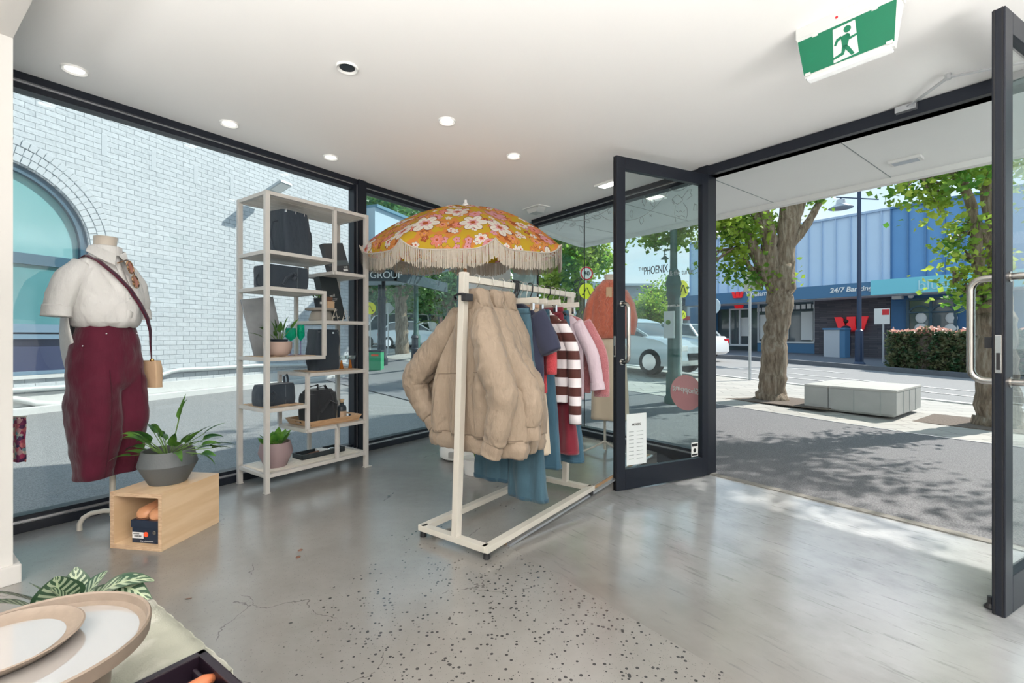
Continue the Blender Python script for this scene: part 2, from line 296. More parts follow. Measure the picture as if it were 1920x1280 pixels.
mk('edge_conc', (.25, .24, .22), .9, var=.25, vs=12, bump=.8, bs=50)
mk('mulch', (.16, .13, .11), .95, var=.6, vs=40, bump=1, bs=60)
MT['glass'] = glassmat('window_glass', (.90, .965, .965), .9); MT['glass_side'] = glassmat('side_window_glass', (.93, .975, .985), .8, ior=1.42); MT['glass_pale'] = glassmat('pale_teal_glass', (.62, .74, .75), .8, haze=.55, hc=(.62, .76, .78))
MT['door_glass'] = glassmat('door_glass', (.93, .96, .96), .8, ior=1.45)
mk('navy_wall', (.04, .15, .33), .5, var=.05); mk('teal_fascia', (.22, .68, .80), .5); mk('blue_fascia', (.075, .20, .36), .5); mk('clad_light', (.56, .72, .90), .45, var=.02, vs=2); mk('clad_blue', (.13, .33, .62), .45, var=.04, vs=2); mk('clad_rib_l', (.42, .56, .74), .5)
mk('red_logo', (.75, .02, .03), .3, emit=.25); mk('logo_edge', (.8, .55, .55), .4); mk('white_txt', (.9, .9, .9), .5); mk('grey_box', (.50, .54, .60), .5, metal=.2)
MT['darkbrick'] = m_brick('dark_grey_slate', (.15, .14, .16), (.08, .08, .10), (.06, .06, .07), .7, .09, .006)
mk('glass_dark', (.10, .13, .14), .06, spec=1, var=.5, vs=.6); mk('glass_teal', (.17, .36, .38), .07, spec=.9, var=.15, vs=.35); mk('glass_low', (.09, .24, .26), .08, spec=.9, var=.35, vs=.8); mk('glass_navy', (.045, .055, .11), .15, spec=.8, var=.3, vs=1)
mk('frame_navy', (.04, .10, .15), .4); mk('frame_white', (.72, .74, .76), .4); mk('interior_white', (.75, .76, .76), .7)
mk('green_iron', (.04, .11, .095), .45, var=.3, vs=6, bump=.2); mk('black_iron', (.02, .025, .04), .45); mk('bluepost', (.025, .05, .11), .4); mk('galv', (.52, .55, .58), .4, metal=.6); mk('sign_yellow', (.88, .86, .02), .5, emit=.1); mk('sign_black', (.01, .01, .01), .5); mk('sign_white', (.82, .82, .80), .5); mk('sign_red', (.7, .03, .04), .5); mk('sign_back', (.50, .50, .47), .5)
mk('green_bin', (.03, .30, .14), .5); mk('tyre', (.015, .015, .015), .7); mk('car_silver', (.55, .60, .62), .2, metal=.5, coat=1); mk('car_white', (.80, .82, .83), .25, coat=1); mk('car_blue', (.02, .04, .14), .25, coat=1); mk('car_red', (.35, .02, .06), .25, coat=1); mk('car_glass', (.03, .05, .06), .05, spec=1); mk('lamp_red', (.7, .02, .03), .2); mk('lamp_clear', (.8, .8, .8), .1)
mk('exit_white', (.56, .57, .56), .35); mk('exit_green', (.0, .13, .062), .35, emit=.12); mk('lens', (.85, .87, .87), .2, emit=.2); mk('lamp_on', (1, .97, .92), .4, emit=6); mk('lamp_warm', (1, .9, .7), .4, emit=3)
MT['leaf_g'] = leafmat('street_tree_leaf', (.07, .22, .035), (.36, .50, .07), .55, 1.2); MT['leaf_far'] = leafmat('far_tree_leaf', (.05, .17, .08), (.20, .36, .12), .45, .8); MT['leaf_y'] = leafmat('young_tree_leaf', (.10, .28, .04), (.50, .62, .10), .6, 1.5)
MT['leaf_peace'] = leafmat('glossy_houseplant_leaf', (.015, .075, .015), (.09, .22, .03), .2, 9); MT['leaf_light'] = leafmat('light_green_leaf', (.06, .22, .03), (.20, .42, .07), .3, 12); MT['leaf_hedge'] = leafmat('hedge_leaf', (.03, .10, .04), (.20, .20, .10), .3, 5); MT['leaf_pink'] = leafmat('hedge_pink_leaf', (.85, .58, .50), (.72, .36, .28), .45, 4)
def m_prayer():
    m, t, b = nodes('prayer_plant_leaf'); uv = N(t, 'ShaderNodeUVMap', uv_map='UVMap').outputs[0]; sp = N(t, 'ShaderNodeSeparateXYZ'); t.links.new(uv, sp.inputs[0])
    x = mth(t, 'ABSOLUTE', mth(t, 'SUBTRACT', sp.outputs[0], .5)); w = mth(t, 'SINE', mth(t, 'MULTIPLY', mth(t, 'SUBTRACT', sp.outputs[1], mth(t, 'MULTIPLY', x, .55)), 40))
    f = mth(t, 'MULTIPLY', mth(t, 'GREATER_THAN', w, .1), mth(t, 'LESS_THAN', x, .36)); col = mixc(t, f, (.02, .055, .025), (.26, .31, .21))
    col = mixc(t, mth(t, 'LESS_THAN', x, .035), col, (.30, .36, .22)); t.links.new(col, b.inputs['Base Color']); b.inputs['Roughness'].default_value = .35; return m
MT['leaf_prayer'] = m_prayer()
mk('stem', (.12, .22, .05), .6); mk('soil', (.05, .035, .025), .95, bump=1, bs=80)
MT['puffer'] = m_fabric('beige_puffer_shell', (.25, .19, .138), (.33, .258, .195), 500, .55, sheen=.1); MT['navy'] = m_fabric('navy_cotton', (.025, .03, .06), (.04, .045, .08)); MT['denim'] = m_fabric('blue_denim', (.022, .06, .085), (.075, .15, .20), 400, .85, vs=7); MT['denim_dark'] = m_fabric('dark_denim', (.018, .05, .08), (.045, .11, .16), 400)
MT['denim_mid'] = m_fabric('mid_denim', (.02, .065, .105), (.06, .14, .20), 400)
MT['coral'] = m_fabric('coral_knit', (.42, .035, .05), (.58, .08, .09), fuzz=1); MT['cream'] = m_fabric('cream_cotton', (.58, .48, .36), (.68, .58, .45)); MT['burg'] = m_fabric('burgundy_cord', (.13, .008, .018), (.22, .018, .035), sheen=.5); MT['lilac'] = m_fabric('pale_pink_shirting', (.50, .39, .45), (.60, .50, .55)); MT['pinkfuzz'] = m_fabric('rose_mohair', (.34, .09, .11), (.50, .20, .21), fuzz=1, sheen=.6)
MT['velvet'] = m_fabric('plum_velvet', (.055, .003, .014), (.125, .008, .03), 300, .75, sheen=.25); MT['shirt'] = m_fabric('white_cotton_shirt', (.66, .65, .63), (.74, .73, .72), 700, .8, sheen=.1); MT['orange'] = m_fabric('orange_mohair', (.50, .10, .06), (.76, .25, .15), fuzz=1, sheen=.6, vs=30); MT['tan'] = m_fabric('tan_ribbed_knit', (.50, .32, .21), (.60, .42, .30))
MT['stripes'] = m_stripe('brown_white_stripe', (.075, .018, .014), (.74, .70, .72), .118, .5)
MT['black_fab'] = m_fabric('black_canvas', (.018, .02, .025), (.035, .04, .045), 500, .7); MT['charcoal'] = m_fabric('charcoal_neoprene', (.022, .034, .050), (.042, .056, .074), 500, .65); MT['linen'] = m_fabric('cream_linen', (.62, .58, .50), (.72, .69, .62), 500, vs=14)
MT['jute'] = m_fabric('woven_jute', (.42, .29, .18), (.62, .48, .34), 300, .95, fuzz=1, vs=60); MT['fringe'] = m_fabric('cream_fringe', (.44, .375, .30), (.60, .54, .46), vs=40); MT['strap'] = m_stripe('plum_strap', (.14, .02, .06), (.05, .015, .04), .02, .5, 0)
def wrinkle(key, sc, st, stretch=(1, 1, .45)):
    m = MT[key]; t = m.node_tree; b = t.nodes['Principled BSDF']; v = obvec(t, stretch); n1 = noi(t, v, sc, 3, .55); n2 = noi(t, v, sc*3.3, 4, .6)
    addbump(t, b, mth(t, 'ADD', n1, mth(t, 'MULTIPLY', n2, .35)), st, .03)
wrinkle('puffer', 7, 1.0); wrinkle('velvet', 7, .6, (1, 1, .3)); wrinkle('shirt', 8, .55, (1, 1, .5)); wrinkle('denim', 10, .45, (1, 1, .25)); wrinkle('denim_mid', 10, .5, (1, 1, .25)); wrinkle('lilac', 12, .5, (1, 1, .4)); wrinkle('charcoal', 7, .35)
mk('manq', (.60, .53, .45), .5); mk('black_plastic', (.015, .015, .018), .4); mk('white_plastic', (.82, .82, .80), .35); mk('brown_leather', (.16, .07, .04), .5)
mk('pot_grey', (.095, .105, .11), .55, bump=.1, bs=120); mk('pot_tan', (.44, .32, .27), .6); mk('pot_mauve', (.30, .215, .225), .6); mk('pot_black', (.02, .03, .04), .5); mk('stand_grey', (.30, .28, .25), .55)
def m_leopard():
    m, t, b = nodes('tortoiseshell'); v = obvec(t); t.links.new(ramp(t, noi(t, v, 90, 3), [(.42, (.06, .03, .02)), (.56, (.45, .25, .12))]), b.inputs['Base Color']); b.inputs['Roughness'].default_value = .15; return m
MT['tortoise'] = m_leopard(); mk('lens_rose', (.5, .16, .09), .08, spec=1); mk('gold', (.75, .48, .16), .25, metal=1); mk('card', (.55, .38, .24), .8); mk('shoe_tan', (.56, .27, .14), .38, var=.1, vs=20); mk('navy_card', (.012, .022, .045), .45); mk('label_white', (.75, .76, .76), .5); mk('label_orange', (.85, .10, .03), .5)
mk('box_grey', (.055, .062, .07), .5); mk('box_band', (.10, .125, .145), .5); mk('print_white', (.6, .62, .62), .6); mk('black_card', (.02, .028, .033), .5)
MT['stone'] = m_fabric('grey_stone', (.13, .145, .16), (.40, .42, .44), 60, .5, vs=7, sheen=0)
def realglass(k, col, rough=.02, ior=1.45):
    m, t, b = nodes(k); b.inputs['Base Color'].default_value = c4(col); b.inputs['Transmission Weight'].default_value = 1; b.inputs['Roughness'].default_value = rough; b.inputs['IOR'].default_value = ior; MT[k] = m
MT['teal_glass'] = glassmat('teal_glass', (.22, .88, .72), .9, haze=.10, hc=(.0, .6, .45)); MT['lilac_glass'] = glassmat('lilac_glass', (.62, .50, .72), .9, haze=.15, hc=(.5, .4, .6)); MT['clear_glass'] = glassmat('clear_cup_glass', (.82, .86, .86), 1, haze=.05)
MT['amber_glass'] = glassmat('amber_glass', (.80, .38, .10), .9, haze=.3, hc=(.8, .35, .08)); realglass('bottle_glass', (.03, .03, .04)); mk('cork', (.5, .36, .22), .9); mk('kraft', (.50, .36, .25), .8)
mk('plate_glaze', (.30, .28, .265), .05, coat=1, spec=1); MT['plate_glaze'].node_tree.nodes['Principled BSDF'].inputs['IOR'].default_value = 2.1; mk('plate_rim', (.20, .155, .12), .45, var=.15, vs=60, bump=.1); mk('tray_plum', (.012, .007, .012), .3); mk('spoon_wood', (.38, .12, .05), .4)
def m_linenprint():
    m, t, b = nodes('leaf_print_linen'); v = obvec(t, (1, 1, 1)); n1 = noi(t, v, 7, 3); f = ramp(t, n1, [(.47, 0.), (.52, 1.)])
    t.links.new(mixc(t, mth(t, 'MULTIPLY', f, .6), (.42, .41, .36), (.25, .26, .20)), b.inputs['Base Color']); b.inputs['Roughness'].default_value = .85; addbump(t, b, noi(t, v, 350), .4, .003); return m
MT['linen_print'] = m_linenprint(); MT['scarf'] = m_print('printed_silk', [(.03, .02, .08), (.35, .03, .10), (.6, .2, .2), (.1, .3, .35), (.7, .5, .4)], 45)
mk('skin', (.5, .3, .22), .6); mk('cloth_dark', (.03, .03, .05), .8); mk('cloth_white', (.7, .7, .7), .8); mk('hair', (.03, .02, .015), .7)
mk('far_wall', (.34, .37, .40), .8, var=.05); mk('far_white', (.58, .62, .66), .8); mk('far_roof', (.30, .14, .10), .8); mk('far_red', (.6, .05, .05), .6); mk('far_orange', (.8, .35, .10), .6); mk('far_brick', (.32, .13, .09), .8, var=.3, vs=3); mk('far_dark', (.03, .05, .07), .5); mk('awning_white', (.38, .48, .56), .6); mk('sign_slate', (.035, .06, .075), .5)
mk('marker', (.30, .34, .34), .7); mk('marker_dark', (.05, .05, .05), .6); mk('decal_pink', (.62, .26, .28), .5); mk('paper', (.72, .76, .76), .7); mk('line_paint', (.75, .75, .73), .7)
# ---------------------------------------------------------------- builders
WM = {}
def tag(o, label=None, cat=None, group=None, kind=None):
    for k, v in (('label', label), ('category', cat), ('group', group), ('kind', kind)):
        if v: o[k] = v
    return o
def thing(name, label, cat, M=None, group=None):
    o = bpy.data.objects.new(name, None); COL.objects.link(o); o.empty_display_size = .05
    if M is None: M = I4
    if isinstance(M, Vector): M = Matrix.Translation(M)
    o.matrix_world = M; WM[o.name] = M.copy(); return tag(o, label, cat, group)
def T(x, y=None, z=0): return Matrix.Translation(Vector((x, y, z)) if y is not None else x)
def RZ(a): return Matrix.Rotation(a, 4, 'Z')
def RX(a): return Matrix.Rotation(a, 4, 'X')
def RY(a): return Matrix.Rotation(a, 4, 'Y')
def at(fr, a, b, z=0, rz=0):        # local frame sitting in one of the scene's frames
    return Matrix.Translation(fr(a, b, z)) @ Matrix.Rotation(math.atan2(fr.x[1], fr.x[0])+rz, 4, 'Z')
class MB:
    def __init__(s, M=None): s.v = []; s.f = []; s.M = M or I4; s.uv = None
    def add(s, vs, fs, M=None):
        k = len(s.v); T_ = s.M @ M if M is not None else s.M
        s.v += [T_ @ Vector(p) for p in vs]; s.f += [tuple(i+k for i in f) for f in fs]; return s
    def box(s, x0, x1, y0, y1, z0, z1, M=None):
        return s.add([(x0, y0, z0), (x1, y0, z0), (x1, y1, z0), (x0, y1, z0), (x0, y0, z1), (x1, y0, z1), (x1, y1, z1), (x0, y1, z1)],
                     [(3, 2, 1, 0), (4, 5, 6, 7), (0, 1, 5, 4), (1, 2, 6, 5), (2, 3, 7, 6), (3, 0, 4, 7)], M)
    def loft(s, rings, cap=True, closed=True, M=None):
        n = len(rings[0]); vs = [p for r in rings for p in r]; fs = []
        for i in range(len(rings)-1):
            for j in range(n if closed else n-1):
                a = i*n+j; b = i*n+(j+1) % n; fs.append((a, b, b+n, a+n))
        if cap and closed: fs.append(tuple(range(n-1, -1, -1))); fs.append(tuple((len(rings)-1)*n+j for j in range(n)))
        return s.add(vs, fs, M)
    def tube(s, pts, r, n=8, M=None, cap=True, flat=1.0, up=None):
        pts = [Vector(p) for p in pts]; rr = r if isinstance(r, (list, tuple)) else [r]*len(pts); rings = []; u = None
        for i, p in enumerate(pts):
            d = (pts[min(i+1, len(pts)-1)]-pts[max(i-1, 0)])
            if d.length < 1e-9: d = Vector((0, 0, 1))
            d.normalize()
            if u is None:
                a = Vector(up) if up else (Vector((0, 0, 1)) if abs(d.z) < .9 else Vector((1, 0, 0)))
                u = (a-d*a.dot(d)).normalized()
            else: u = (u-d*u.dot(d)).normalized()
            w = d.cross(u); rings.append([p+(u*math.cos(k*2*math.pi/n)*flat+w*math.sin(k*2*math.pi/n))*rr[i] for k in range(n)])
        return s.loft(rings, cap, True, M)
    def bar(s, p0, p1, w, h=None, M=None):
        h = h or w; p0 = Vector(p0); p1 = Vector(p1); d = (p1-p0).normalized()
        up = Vector((0, 0, 1)) if abs(d.z) < .95 else Vector((0, 1, 0)); x = d.cross(up).normalized(); y = x.cross(d)
        r = lambda p: [p+x*a*w/2+y*b*h/2 for a, b in ((-1, -1), (1, -1), (1, 1), (-1, 1))]
        return s.loft([r(p0), r(p1)], True, True, M)
    def lathe(s, prof, n=32, M=None, sx=1, sy=1, cap=True):
        return s.loft([[(r*math.cos(k*2*math.pi/n)*sx, r*math.sin(k*2*math.pi/n)*sy, z) for k in range(n)] for r, z in prof], cap, True, M)
    def prism(s, poly, y0, y1, M=None):     # polygon in x,z pushed along y
        n = len(poly); vs = [(a, y0, b) for a, b in poly]+[(a, y1, b) for a, b in poly]
        fs = [tuple(range(n)), tuple(range(2*n-1, n-1, -1))]+[(i, i+n, (i+1) % n+n, (i+1) % n) for i in range(n)]
        return s.add(vs, fs, M)
    def slab(s, poly, z0, z1, M=None):      # polygon in x,y pushed along z
        n = len(poly); vs = [(a, b, z0) for a, b in poly]+[(a, b, z1) for a, b in poly]
        fs = [tuple(range(n-1, -1, -1)), tuple(range(n, 2*n))]+[(i, (i+1) % n, (i+1) % n+n, i+n) for i in range(n)]
        return s.add(vs, fs, M)
    def grid(s, fn, nu, nv, M=None, th=0):
        vs = [fn(i/nu, j/nv) for j in range(nv+1) for i in range(nu+1)]; W_ = nu+1
        fs = [(j*W_+i, j*W_+i+1, (j+1)*W_+i+1, (j+1)*W_+i) for j in range(nv) for i in range(nu)]
        return s.add(vs, fs, M)
    def sphere(s, c, r, n=12, M=None, sx=1, sy=1, sz=1):
        c = Vector(c); rings = []
        for i in range(1, n): a = math.pi*i/n; rings.append([c+Vector((math.sin(a)*math.cos(k*2*math.pi/(2*n))*r*sx, math.sin(a)*math.sin(k*2*math.pi/(2*n))*r*sy, -math.cos(a)*r*sz)) for k in range(2*n)])
        return s.loft(rings, True, True, M)
    def leaves(s, pts, size, rng, spread=1.0, up=.3):
        pts = np.asarray(pts); n = len(pts); a = np.array([rng.gauss(0, 1) for _ in range(n*3)]).reshape(n, 3); a[:, 2] *= .6; a /= np.linalg.norm(a, axis=1)[:, None]+1e-9
        b = np.array([rng.gauss(0, 1) for _ in range(n*3)]).reshape(n, 3); b -= a*(a*b).sum(1)[:, None]; b /= np.linalg.norm(b, axis=1)[:, None]+1e-9
        c = np.cross(a, b); sz = size*np.array([rng.uniform(.6, 1.25) for _ in range(n)])[:, None]
        q = np.stack([pts, pts+a*sz*.5+b*sz*.42+c*sz*.10, pts+a*sz*1.05, pts+a*sz*.5-b*sz*.42+c*sz*.10], 1).reshape(-1, 3); k = len(s.v)
        s.v += [s.M @ Vector(p) for p in q.tolist()]; s.f += [(k+4*i, k+4*i+1, k+4*i+2, k+4*i+3) for i in range(n)]; return s
    def build(s, name, m, parent=None, smooth=False, bev=0, sub=0, solid=0, group=None, kind=None, label=None, M=None, uv=None, wr=None):
        base = M if M is not None else (WM[parent.name] if parent else I4)
        inv = base.inverted() if base is not I4 else None
        me = bpy.data.meshes.new(name); vs = [inv @ v for v in s.v] if inv else s.v
        me.from_pydata([tuple(v) for v in vs], [], s.f); me.update()
        bm = bmesh.new(); bm.from_mesh(me); bmesh.ops.recalc_face_normals(bm, faces=bm.faces)
        if wr:
            bm.normal_update(); amp, sc, st = wr; sd_ = len(bpy.data.meshes)*.37
            for v_ in bm.verts:
                c = v_.co; n1 = noise.noise(Vector((c.x*sc*st[0]+sd_, c.y*sc*st[1], c.z*sc*st[2]+.25*sc*c.x))); n2 = noise.noise(Vector((c.x*sc*2.3+9, c.y*sc*2.3, c.z*sc*2.3*st[2]+sd_)))
                v_.co = c+v_.normal*amp*(min(1, abs(n1)*4.0)-.6+.35*min(1, abs(n2)*3.5))
        if sub == 0 and bev: bmesh.ops.bevel(bm, geom=[e for e in bm.edges if len(e.link_faces) == 2 and e.calc_face_angle(0) > .6], offset=bev, segments=2, affect='EDGES', profile=.6)
        bm.to_mesh(me); bm.free()
        if uv:
            l_ = me.uv_layers.new(name='UVMap')
            for lp in me.loops: l_.data[lp.index].uv = uv[lp.vertex_index]
        if smooth:
            me.polygons.foreach_set('use_smooth', [True]*len(me.polygons))
        ms = m if isinstance(m, (list, tuple)) else [m]
        for q in ms: me.materials.append(MT[q] if isinstance(q, str) else q)
        o = bpy.data.objects.new(name, me); COL.objects.link(o)
        if smooth and smooth != 'all' and sub == 0:
            me.set_sharp_from_angle(angle=math.radians(38))
        if parent: o.parent = parent; WM[o.name] = base
        else: o.matrix_world = base; WM[o.name] = base.copy()
        if sub: q = o.modifiers.new('sub', 'SUBSURF'); q.levels = sub; q.render_levels = sub
        if solid: q = o.modifiers.new('sol', 'SOLIDIFY'); q.thickness = solid; q.offset = 0
        if label: o['label'] = label
        if group: o['group'] = group
        if kind: o['kind'] = kind
        return o
def single(name, mb, m, label, cat, M=None, **k):
    g = k.pop('group', None); o = mb.build(name, m, None, M=M if M is not None else None, **k); return tag(o, label, cat, g)
def struct(name, mb, m, parent=None, **k):
    o = mb.build(name, m, parent, **k); o['kind'] = 'structure'; return o
def clone(o, M, label=None, group=None):
    """copy of a thing with copies of its parts and their sub-parts"""
    def rec(a, par):
        c = a.copy(); COL.objects.link(c)
        if par: c.parent = par
        for ch in list(a.children): rec(ch, c)
        return c
    r = rec(o, None); r.matrix_world = M
    if label: r['label'] = label
    if group: r['group'] = group
    return r
def text(name, s, size, M, m, parent, ext=.002, ax='LEFT', sx=1, italic=0, off=0):
    cu = bpy.data.curves.new('t', 'FONT'); cu.body = s; cu.size = size; cu.extrude = ext; cu.align_x = ax; cu.align_y = 'CENTER'; cu.shear = italic; cu.offset = off
    ob = bpy.data.objects.new('t', cu); COL.objects.link(ob); dg = bpy.context.evaluated_depsgraph_get(); me = bpy.data.meshes.new_from_object(ob.evaluated_get(dg))
    bpy.data.objects.remove(ob); me.name = name; base = WM[parent.name] if parent else I4
    me.transform(base.inverted() @ M @ Matrix.Diagonal((sx, 1, 1, 1))); me.materials.clear(); me.materials.append(MT[m])
    o = bpy.data.objects.new(name, me); COL.objects.link(o)
    if parent: o.parent = parent
    return o
def face_m(fr, a, b, z, flip=False):     # matrix for lettering on plane y=b of a frame, read from the -y side
    x = fr.x; y = Vector((0, 0, 1)); n = x.cross(y)
    if flip: x = -x; n = x.cross(y)
    p = fr(a, b, z); return Matrix(((x[0], y[0], n[0], p[0]), (x[1], y[1], n[1], p[1]), (x[2], y[2], n[2], p[2]), (0, 0, 0, 1)))
def nz3(x, y, z, s=1): return noise.noise(Vector((x*s, y*s, z*s)))
# ================================================================ the shop shell
def toFR(p): q = Vector((p[0], p[1], 0))-FR.o; return q.dot(FR.x), q.dot(FR.y)
Cn = (-.07, 6.69); CFR = toFR(Cn); L12 = toFR(LF(-11.5, 0)); W1 = (toFR((1.46, 4.71))[0], 0)
E0 = toFR((-.0295, 2.595)); B2 = toFR((2.4, -4.2)); RE = (5.4, 0)
mb = MB(FR.M)
mb.slab([CFR, L12, B2, RE, (3.0, 0), (3.0, E0[1]), E0, W1], -.04, 0)
mb.add([(E0[0], E0[1], 0), (W1[0], W1[1], 0), (W1[0], W1[1], -.16), (E0[0], E0[1], -.16)], [(0, 1, 2, 3)])
struct('floor', mb, 'concrete')
def zr(t): return -.1*sm(E0[1]-.15, -.55, t)**.8
def sL(t): return E0[0]+(W1[0]-E0[0])*(t-E0[1])/(0-E0[1])
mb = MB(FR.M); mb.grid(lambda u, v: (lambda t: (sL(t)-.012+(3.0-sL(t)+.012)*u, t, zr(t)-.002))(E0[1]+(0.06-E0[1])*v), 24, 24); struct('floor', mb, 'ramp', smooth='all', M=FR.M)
mb = MB(FR.M); mb.slab([(CFR[0], .12), (toFR(LF(-11.5, .12))), B2, (RE[0], .12)], 2.71, 2.9); struct('ceiling', mb, 'ceiling_paint')
mb = MB(FR.M); mb.slab([(CFR[0]+.2, -.15), (L12[0]+.2, L12[1]), B2, (RE[0], -.15)], 2.93, 5.3); struct('wall_upper', mb, 'white_paint')
mb = MB(FR.M); a, b = Vector(L12), Vector(B2)
def wallseg(p, q, z0, z1, th=.1):
    p = Vector(p); q = Vector(q); d = (q-p).normalized(); n = Vector((-d[1], d[0]))*th
    return MB(FR.M).slab([p, q, q+n, p+n], z0, z1)
struct('wall_back', wallseg(B2, L12, -.1, 2.71), 'white_paint'); struct('wall_right', wallseg(RE, B2, -.1, 2.71), 'white_paint')
# side window wall
def header(fr, x0, x1, name):
    m = MB(fr.M); m.box(x0, x1, -.01, .11, 2.665, 2.71).box(x0, x1, .02, .11, 2.62, 2.658); o = struct(name, m, 'black_frame')
    m = MB(fr.M); m.box(x0, x1, .012, .1, 2.656, 2.667); c = m.build('glazing_channel', 'frame_channel', o); return o
def sill(fr, x0, x1, name, zb=0.0):
    m = MB(fr.M); m.box(x0, x1, -.015, .12, zb, .055).box(x0, x1, .02, .11, .065, .092); o = struct(name, m, 'black_frame')
    m = MB(fr.M); m.box(x0, x1, .005, .115, .053, .067); m.build('glazing_channel', 'frame_channel', o); return o
header(LF, -11.5, -.05, 'trim_1'); sill(LF, -11.5, -.74, 'trim_2'); header(FR, -2.56, 2.2, 'trim_3'); sill(FR, -3.08, -.145, 'trim_4', -.1)
mb = MB(LF.M); mb.box(-2.51, -2.42, -.03, .10, 0, 2.71); mb.box(-2.545, -2.515, .0, .09, .06, 2.66); o = struct('trim_5', mb, 'black_frame')
mb = MB(LF.M); mb.box(-2.516, -2.508, -.005, .095, .06, 2.66); mb.build('glazing_channel', 'frame_channel', o)
mb = MB(LF.M); mb.box(-11.5, -2.54, .045, .053, .07, 2.65); struct('window_1', mb, 'glass_side')
mb = MB(LF.M); mb.box(-2.42, -.74, .045, .053, .07, 2.65); struct('window_2', mb, 'glass')
mb = MB(LF.M); mb.box(-.75, .0, -.06, .12, -.1, 2.71); struct('wall_corner', mb, 'white_paint')
mb = MB(FR.M); mb.box(CFR[0]+.08, -2.50, .045, .053, .07, 2.71); struct('window_3', mb, 'glass_pale')  # pale teal hazed pane next to the corner
mb = MB(FR.M); mb.box(-2.495, -1.657, .045, .053, .07, 2.65); struct('window_4', mb, 'glass')
mb = MB(FR.M); mb.box(-1.65, -.145, .045, .053, .07, 2.65); w5 = struct('window_5', mb, 'glass')
mb = MB(FR.M); mb.box(-2.506, -2.492, .04, .06, .07, 2.65); mb.box(-1.656, -1.650, .043, .056, .07, 2.65); struct('trim_6', mb, 'dark_seal')
# pillar, bulkhead and skirting at the left edge
mb = MB(LF.M); mb.box(-6.0, -4.97, -.78, -.03, 0, 2.55); struct('wall_left', mb, 'pillar_paint')
mb = MB(LF.M); mb.box(-6.9, -4.97, -4.2, -.03, 2.55, 2.71); struct('trim_7', mb, 'pillar_paint')
mb = MB(LF.M); mb.box(-6.0, -4.945, -.805, -.03, 0, .085); struct('baseboard_left', mb, 'pillar_paint', bev=.004)
# floor edging strip beside the ramp
E1 = toFR((.80, 3.80)); d = (Vector(W1)-Vector(E0)).normalized(); n = Vector((d[1], -d[0]))
def strip(a0, a1, z0, z1, q0, q1):
    p = Vector(E0)+d*q0; q = Vector(E0)+d*q1; return [(*(p+n*a0), z0), (*(q+n*a0), z0), (*(q+n*a1), z1), (*(p+n*a1), z1)]
mb = MB(FR.M); mb.loft([strip(-.035, .0, .002, .002, 0, 2.4), strip(-.035, .0, .012, .012, 0, 2.4)]); o = single('floor_edging', mb, 'strip_wood', 'long low edging strip of wood and metal lining the raised floor beside the entry ramp', 'edging')
mb = MB(FR.M); mb.loft([strip(.0, .02, -.006, -.006, 0, 2.4), strip(.0, .02, .013, .008, 0, 2.4)]); mb.loft([strip(-.045, -.036, .001, .001, 0, 2.4), strip(-.045, -.036, .013, .013, 0, 2.4)]); mb.build('metal_nosing', 'frame_channel', o, label='silver metal nosing')
# door frame and the two open leaves
mb = MB(FR.M); mb.box(-.145, -.05, -.035, .11, -.1, 2.71); struct('trim_8', mb, 'black_frame', bev=.004)
mb = MB(FR.M); mb.box(2.08, 2.18, -.035, .11, -.1, 2.71); struct('trim_9', mb, 'black_frame', bev=.004)
mb = MB(FR.M); mb.box(-.05, 2.08, -.03, .11, 2.62, 2.70); struct('trim_10', mb, 'black_frame')
mb = MB(FR.M); mb.box(-.05, 2.08, .0, .07, -.115, -.094); struct('trim_11', mb, 'edge_conc')
mb = MB(FR.M); mb.box(2.18, 5.4, .04, .06, -.1, 2.71); struct('window_6', mb, 'glass')
def dhandle(m, x, y0, dy, z0, z1):
    r = .016; pts = [(x, y0, z1)]; k = .05
    for i in range(7):
        a_ = i/6*math.pi/2; pts.append((x, y0+dy-dy/abs(dy)*k*(1-math.sin(a_)), z1-k*(1-math.cos(a_))))
    for i in range(7):
        a_ = i/6*math.pi/2; pts.append((x, y0+dy-dy/abs(dy)*k*(1-math.cos(a_)), z0+k*(1-math.sin(a_))))
    pts.append((x, y0, z0)); m.tube(pts, r, 12)
    for z in (z0, z1): m.tube([(x, y0, z), (x, y0+dy*.06, z)], .024, 16)
def leaf(name, hinge, free, side, both):
    hp, fp = Vector(FR(*hinge)), Vector(FR(*free)); dv = fp-hp; w = dv.length; M = Matrix.Translation(hp) @ RZ(math.atan2(dv.y, dv.x))
    z0, z1 = -.088, 2.612
    root = bpy.data.objects.new(name, None); COL.objects.link(root); root.matrix_world = M; WM[name] = M.copy(); root['kind'] = 'structure'; WM[root.name] = M.copy()
    m = MB(M); y = .0225
    m.box(0, .075, -y, y, z0, z1).box(w-.088, w, -y, y, z0, z1).box(.075, w-.088, -y, y, z1-.10, z1).box(.075, w-.088, -y, y, z0, z0+.165)
    m.build('door_frame', 'black_frame', root, bev=.003)
    m = MB(M); m.box(.07, w-.08, -.004, .004, z0+.16, z1-.095); m.build('door_pane', 'door_glass', root)
    m = MB(M); dhandle(m, w-.05, y*side, .085*side, .95, 1.42)
    m.build('door_handle', 'steel', root, smooth=True, label='brushed steel pull handle')
    if both: m = MB(M); dhandle(m, w-.05, -y*side, -.085*side, .95, 1.42); m.build('door_handle', 'steel', root, smooth=True, label='brushed steel pull handle')
    m = MB(M)
    for s_ in (-1, 1): m.box(w-.0, w+.003, s_*.013-.0025, s_*.013+.0025, z0, z1)
    m.build('weather_seal', 'dark_seal', root)
    return root, M, w
dl, ML, wl = leaf('door_1', (-.055, -.05), (-.262, -1.06), 1, False)
dr, MR, wr = leaf('door_2', (2.06, -.06), (1.90, -1.045), -1, True)
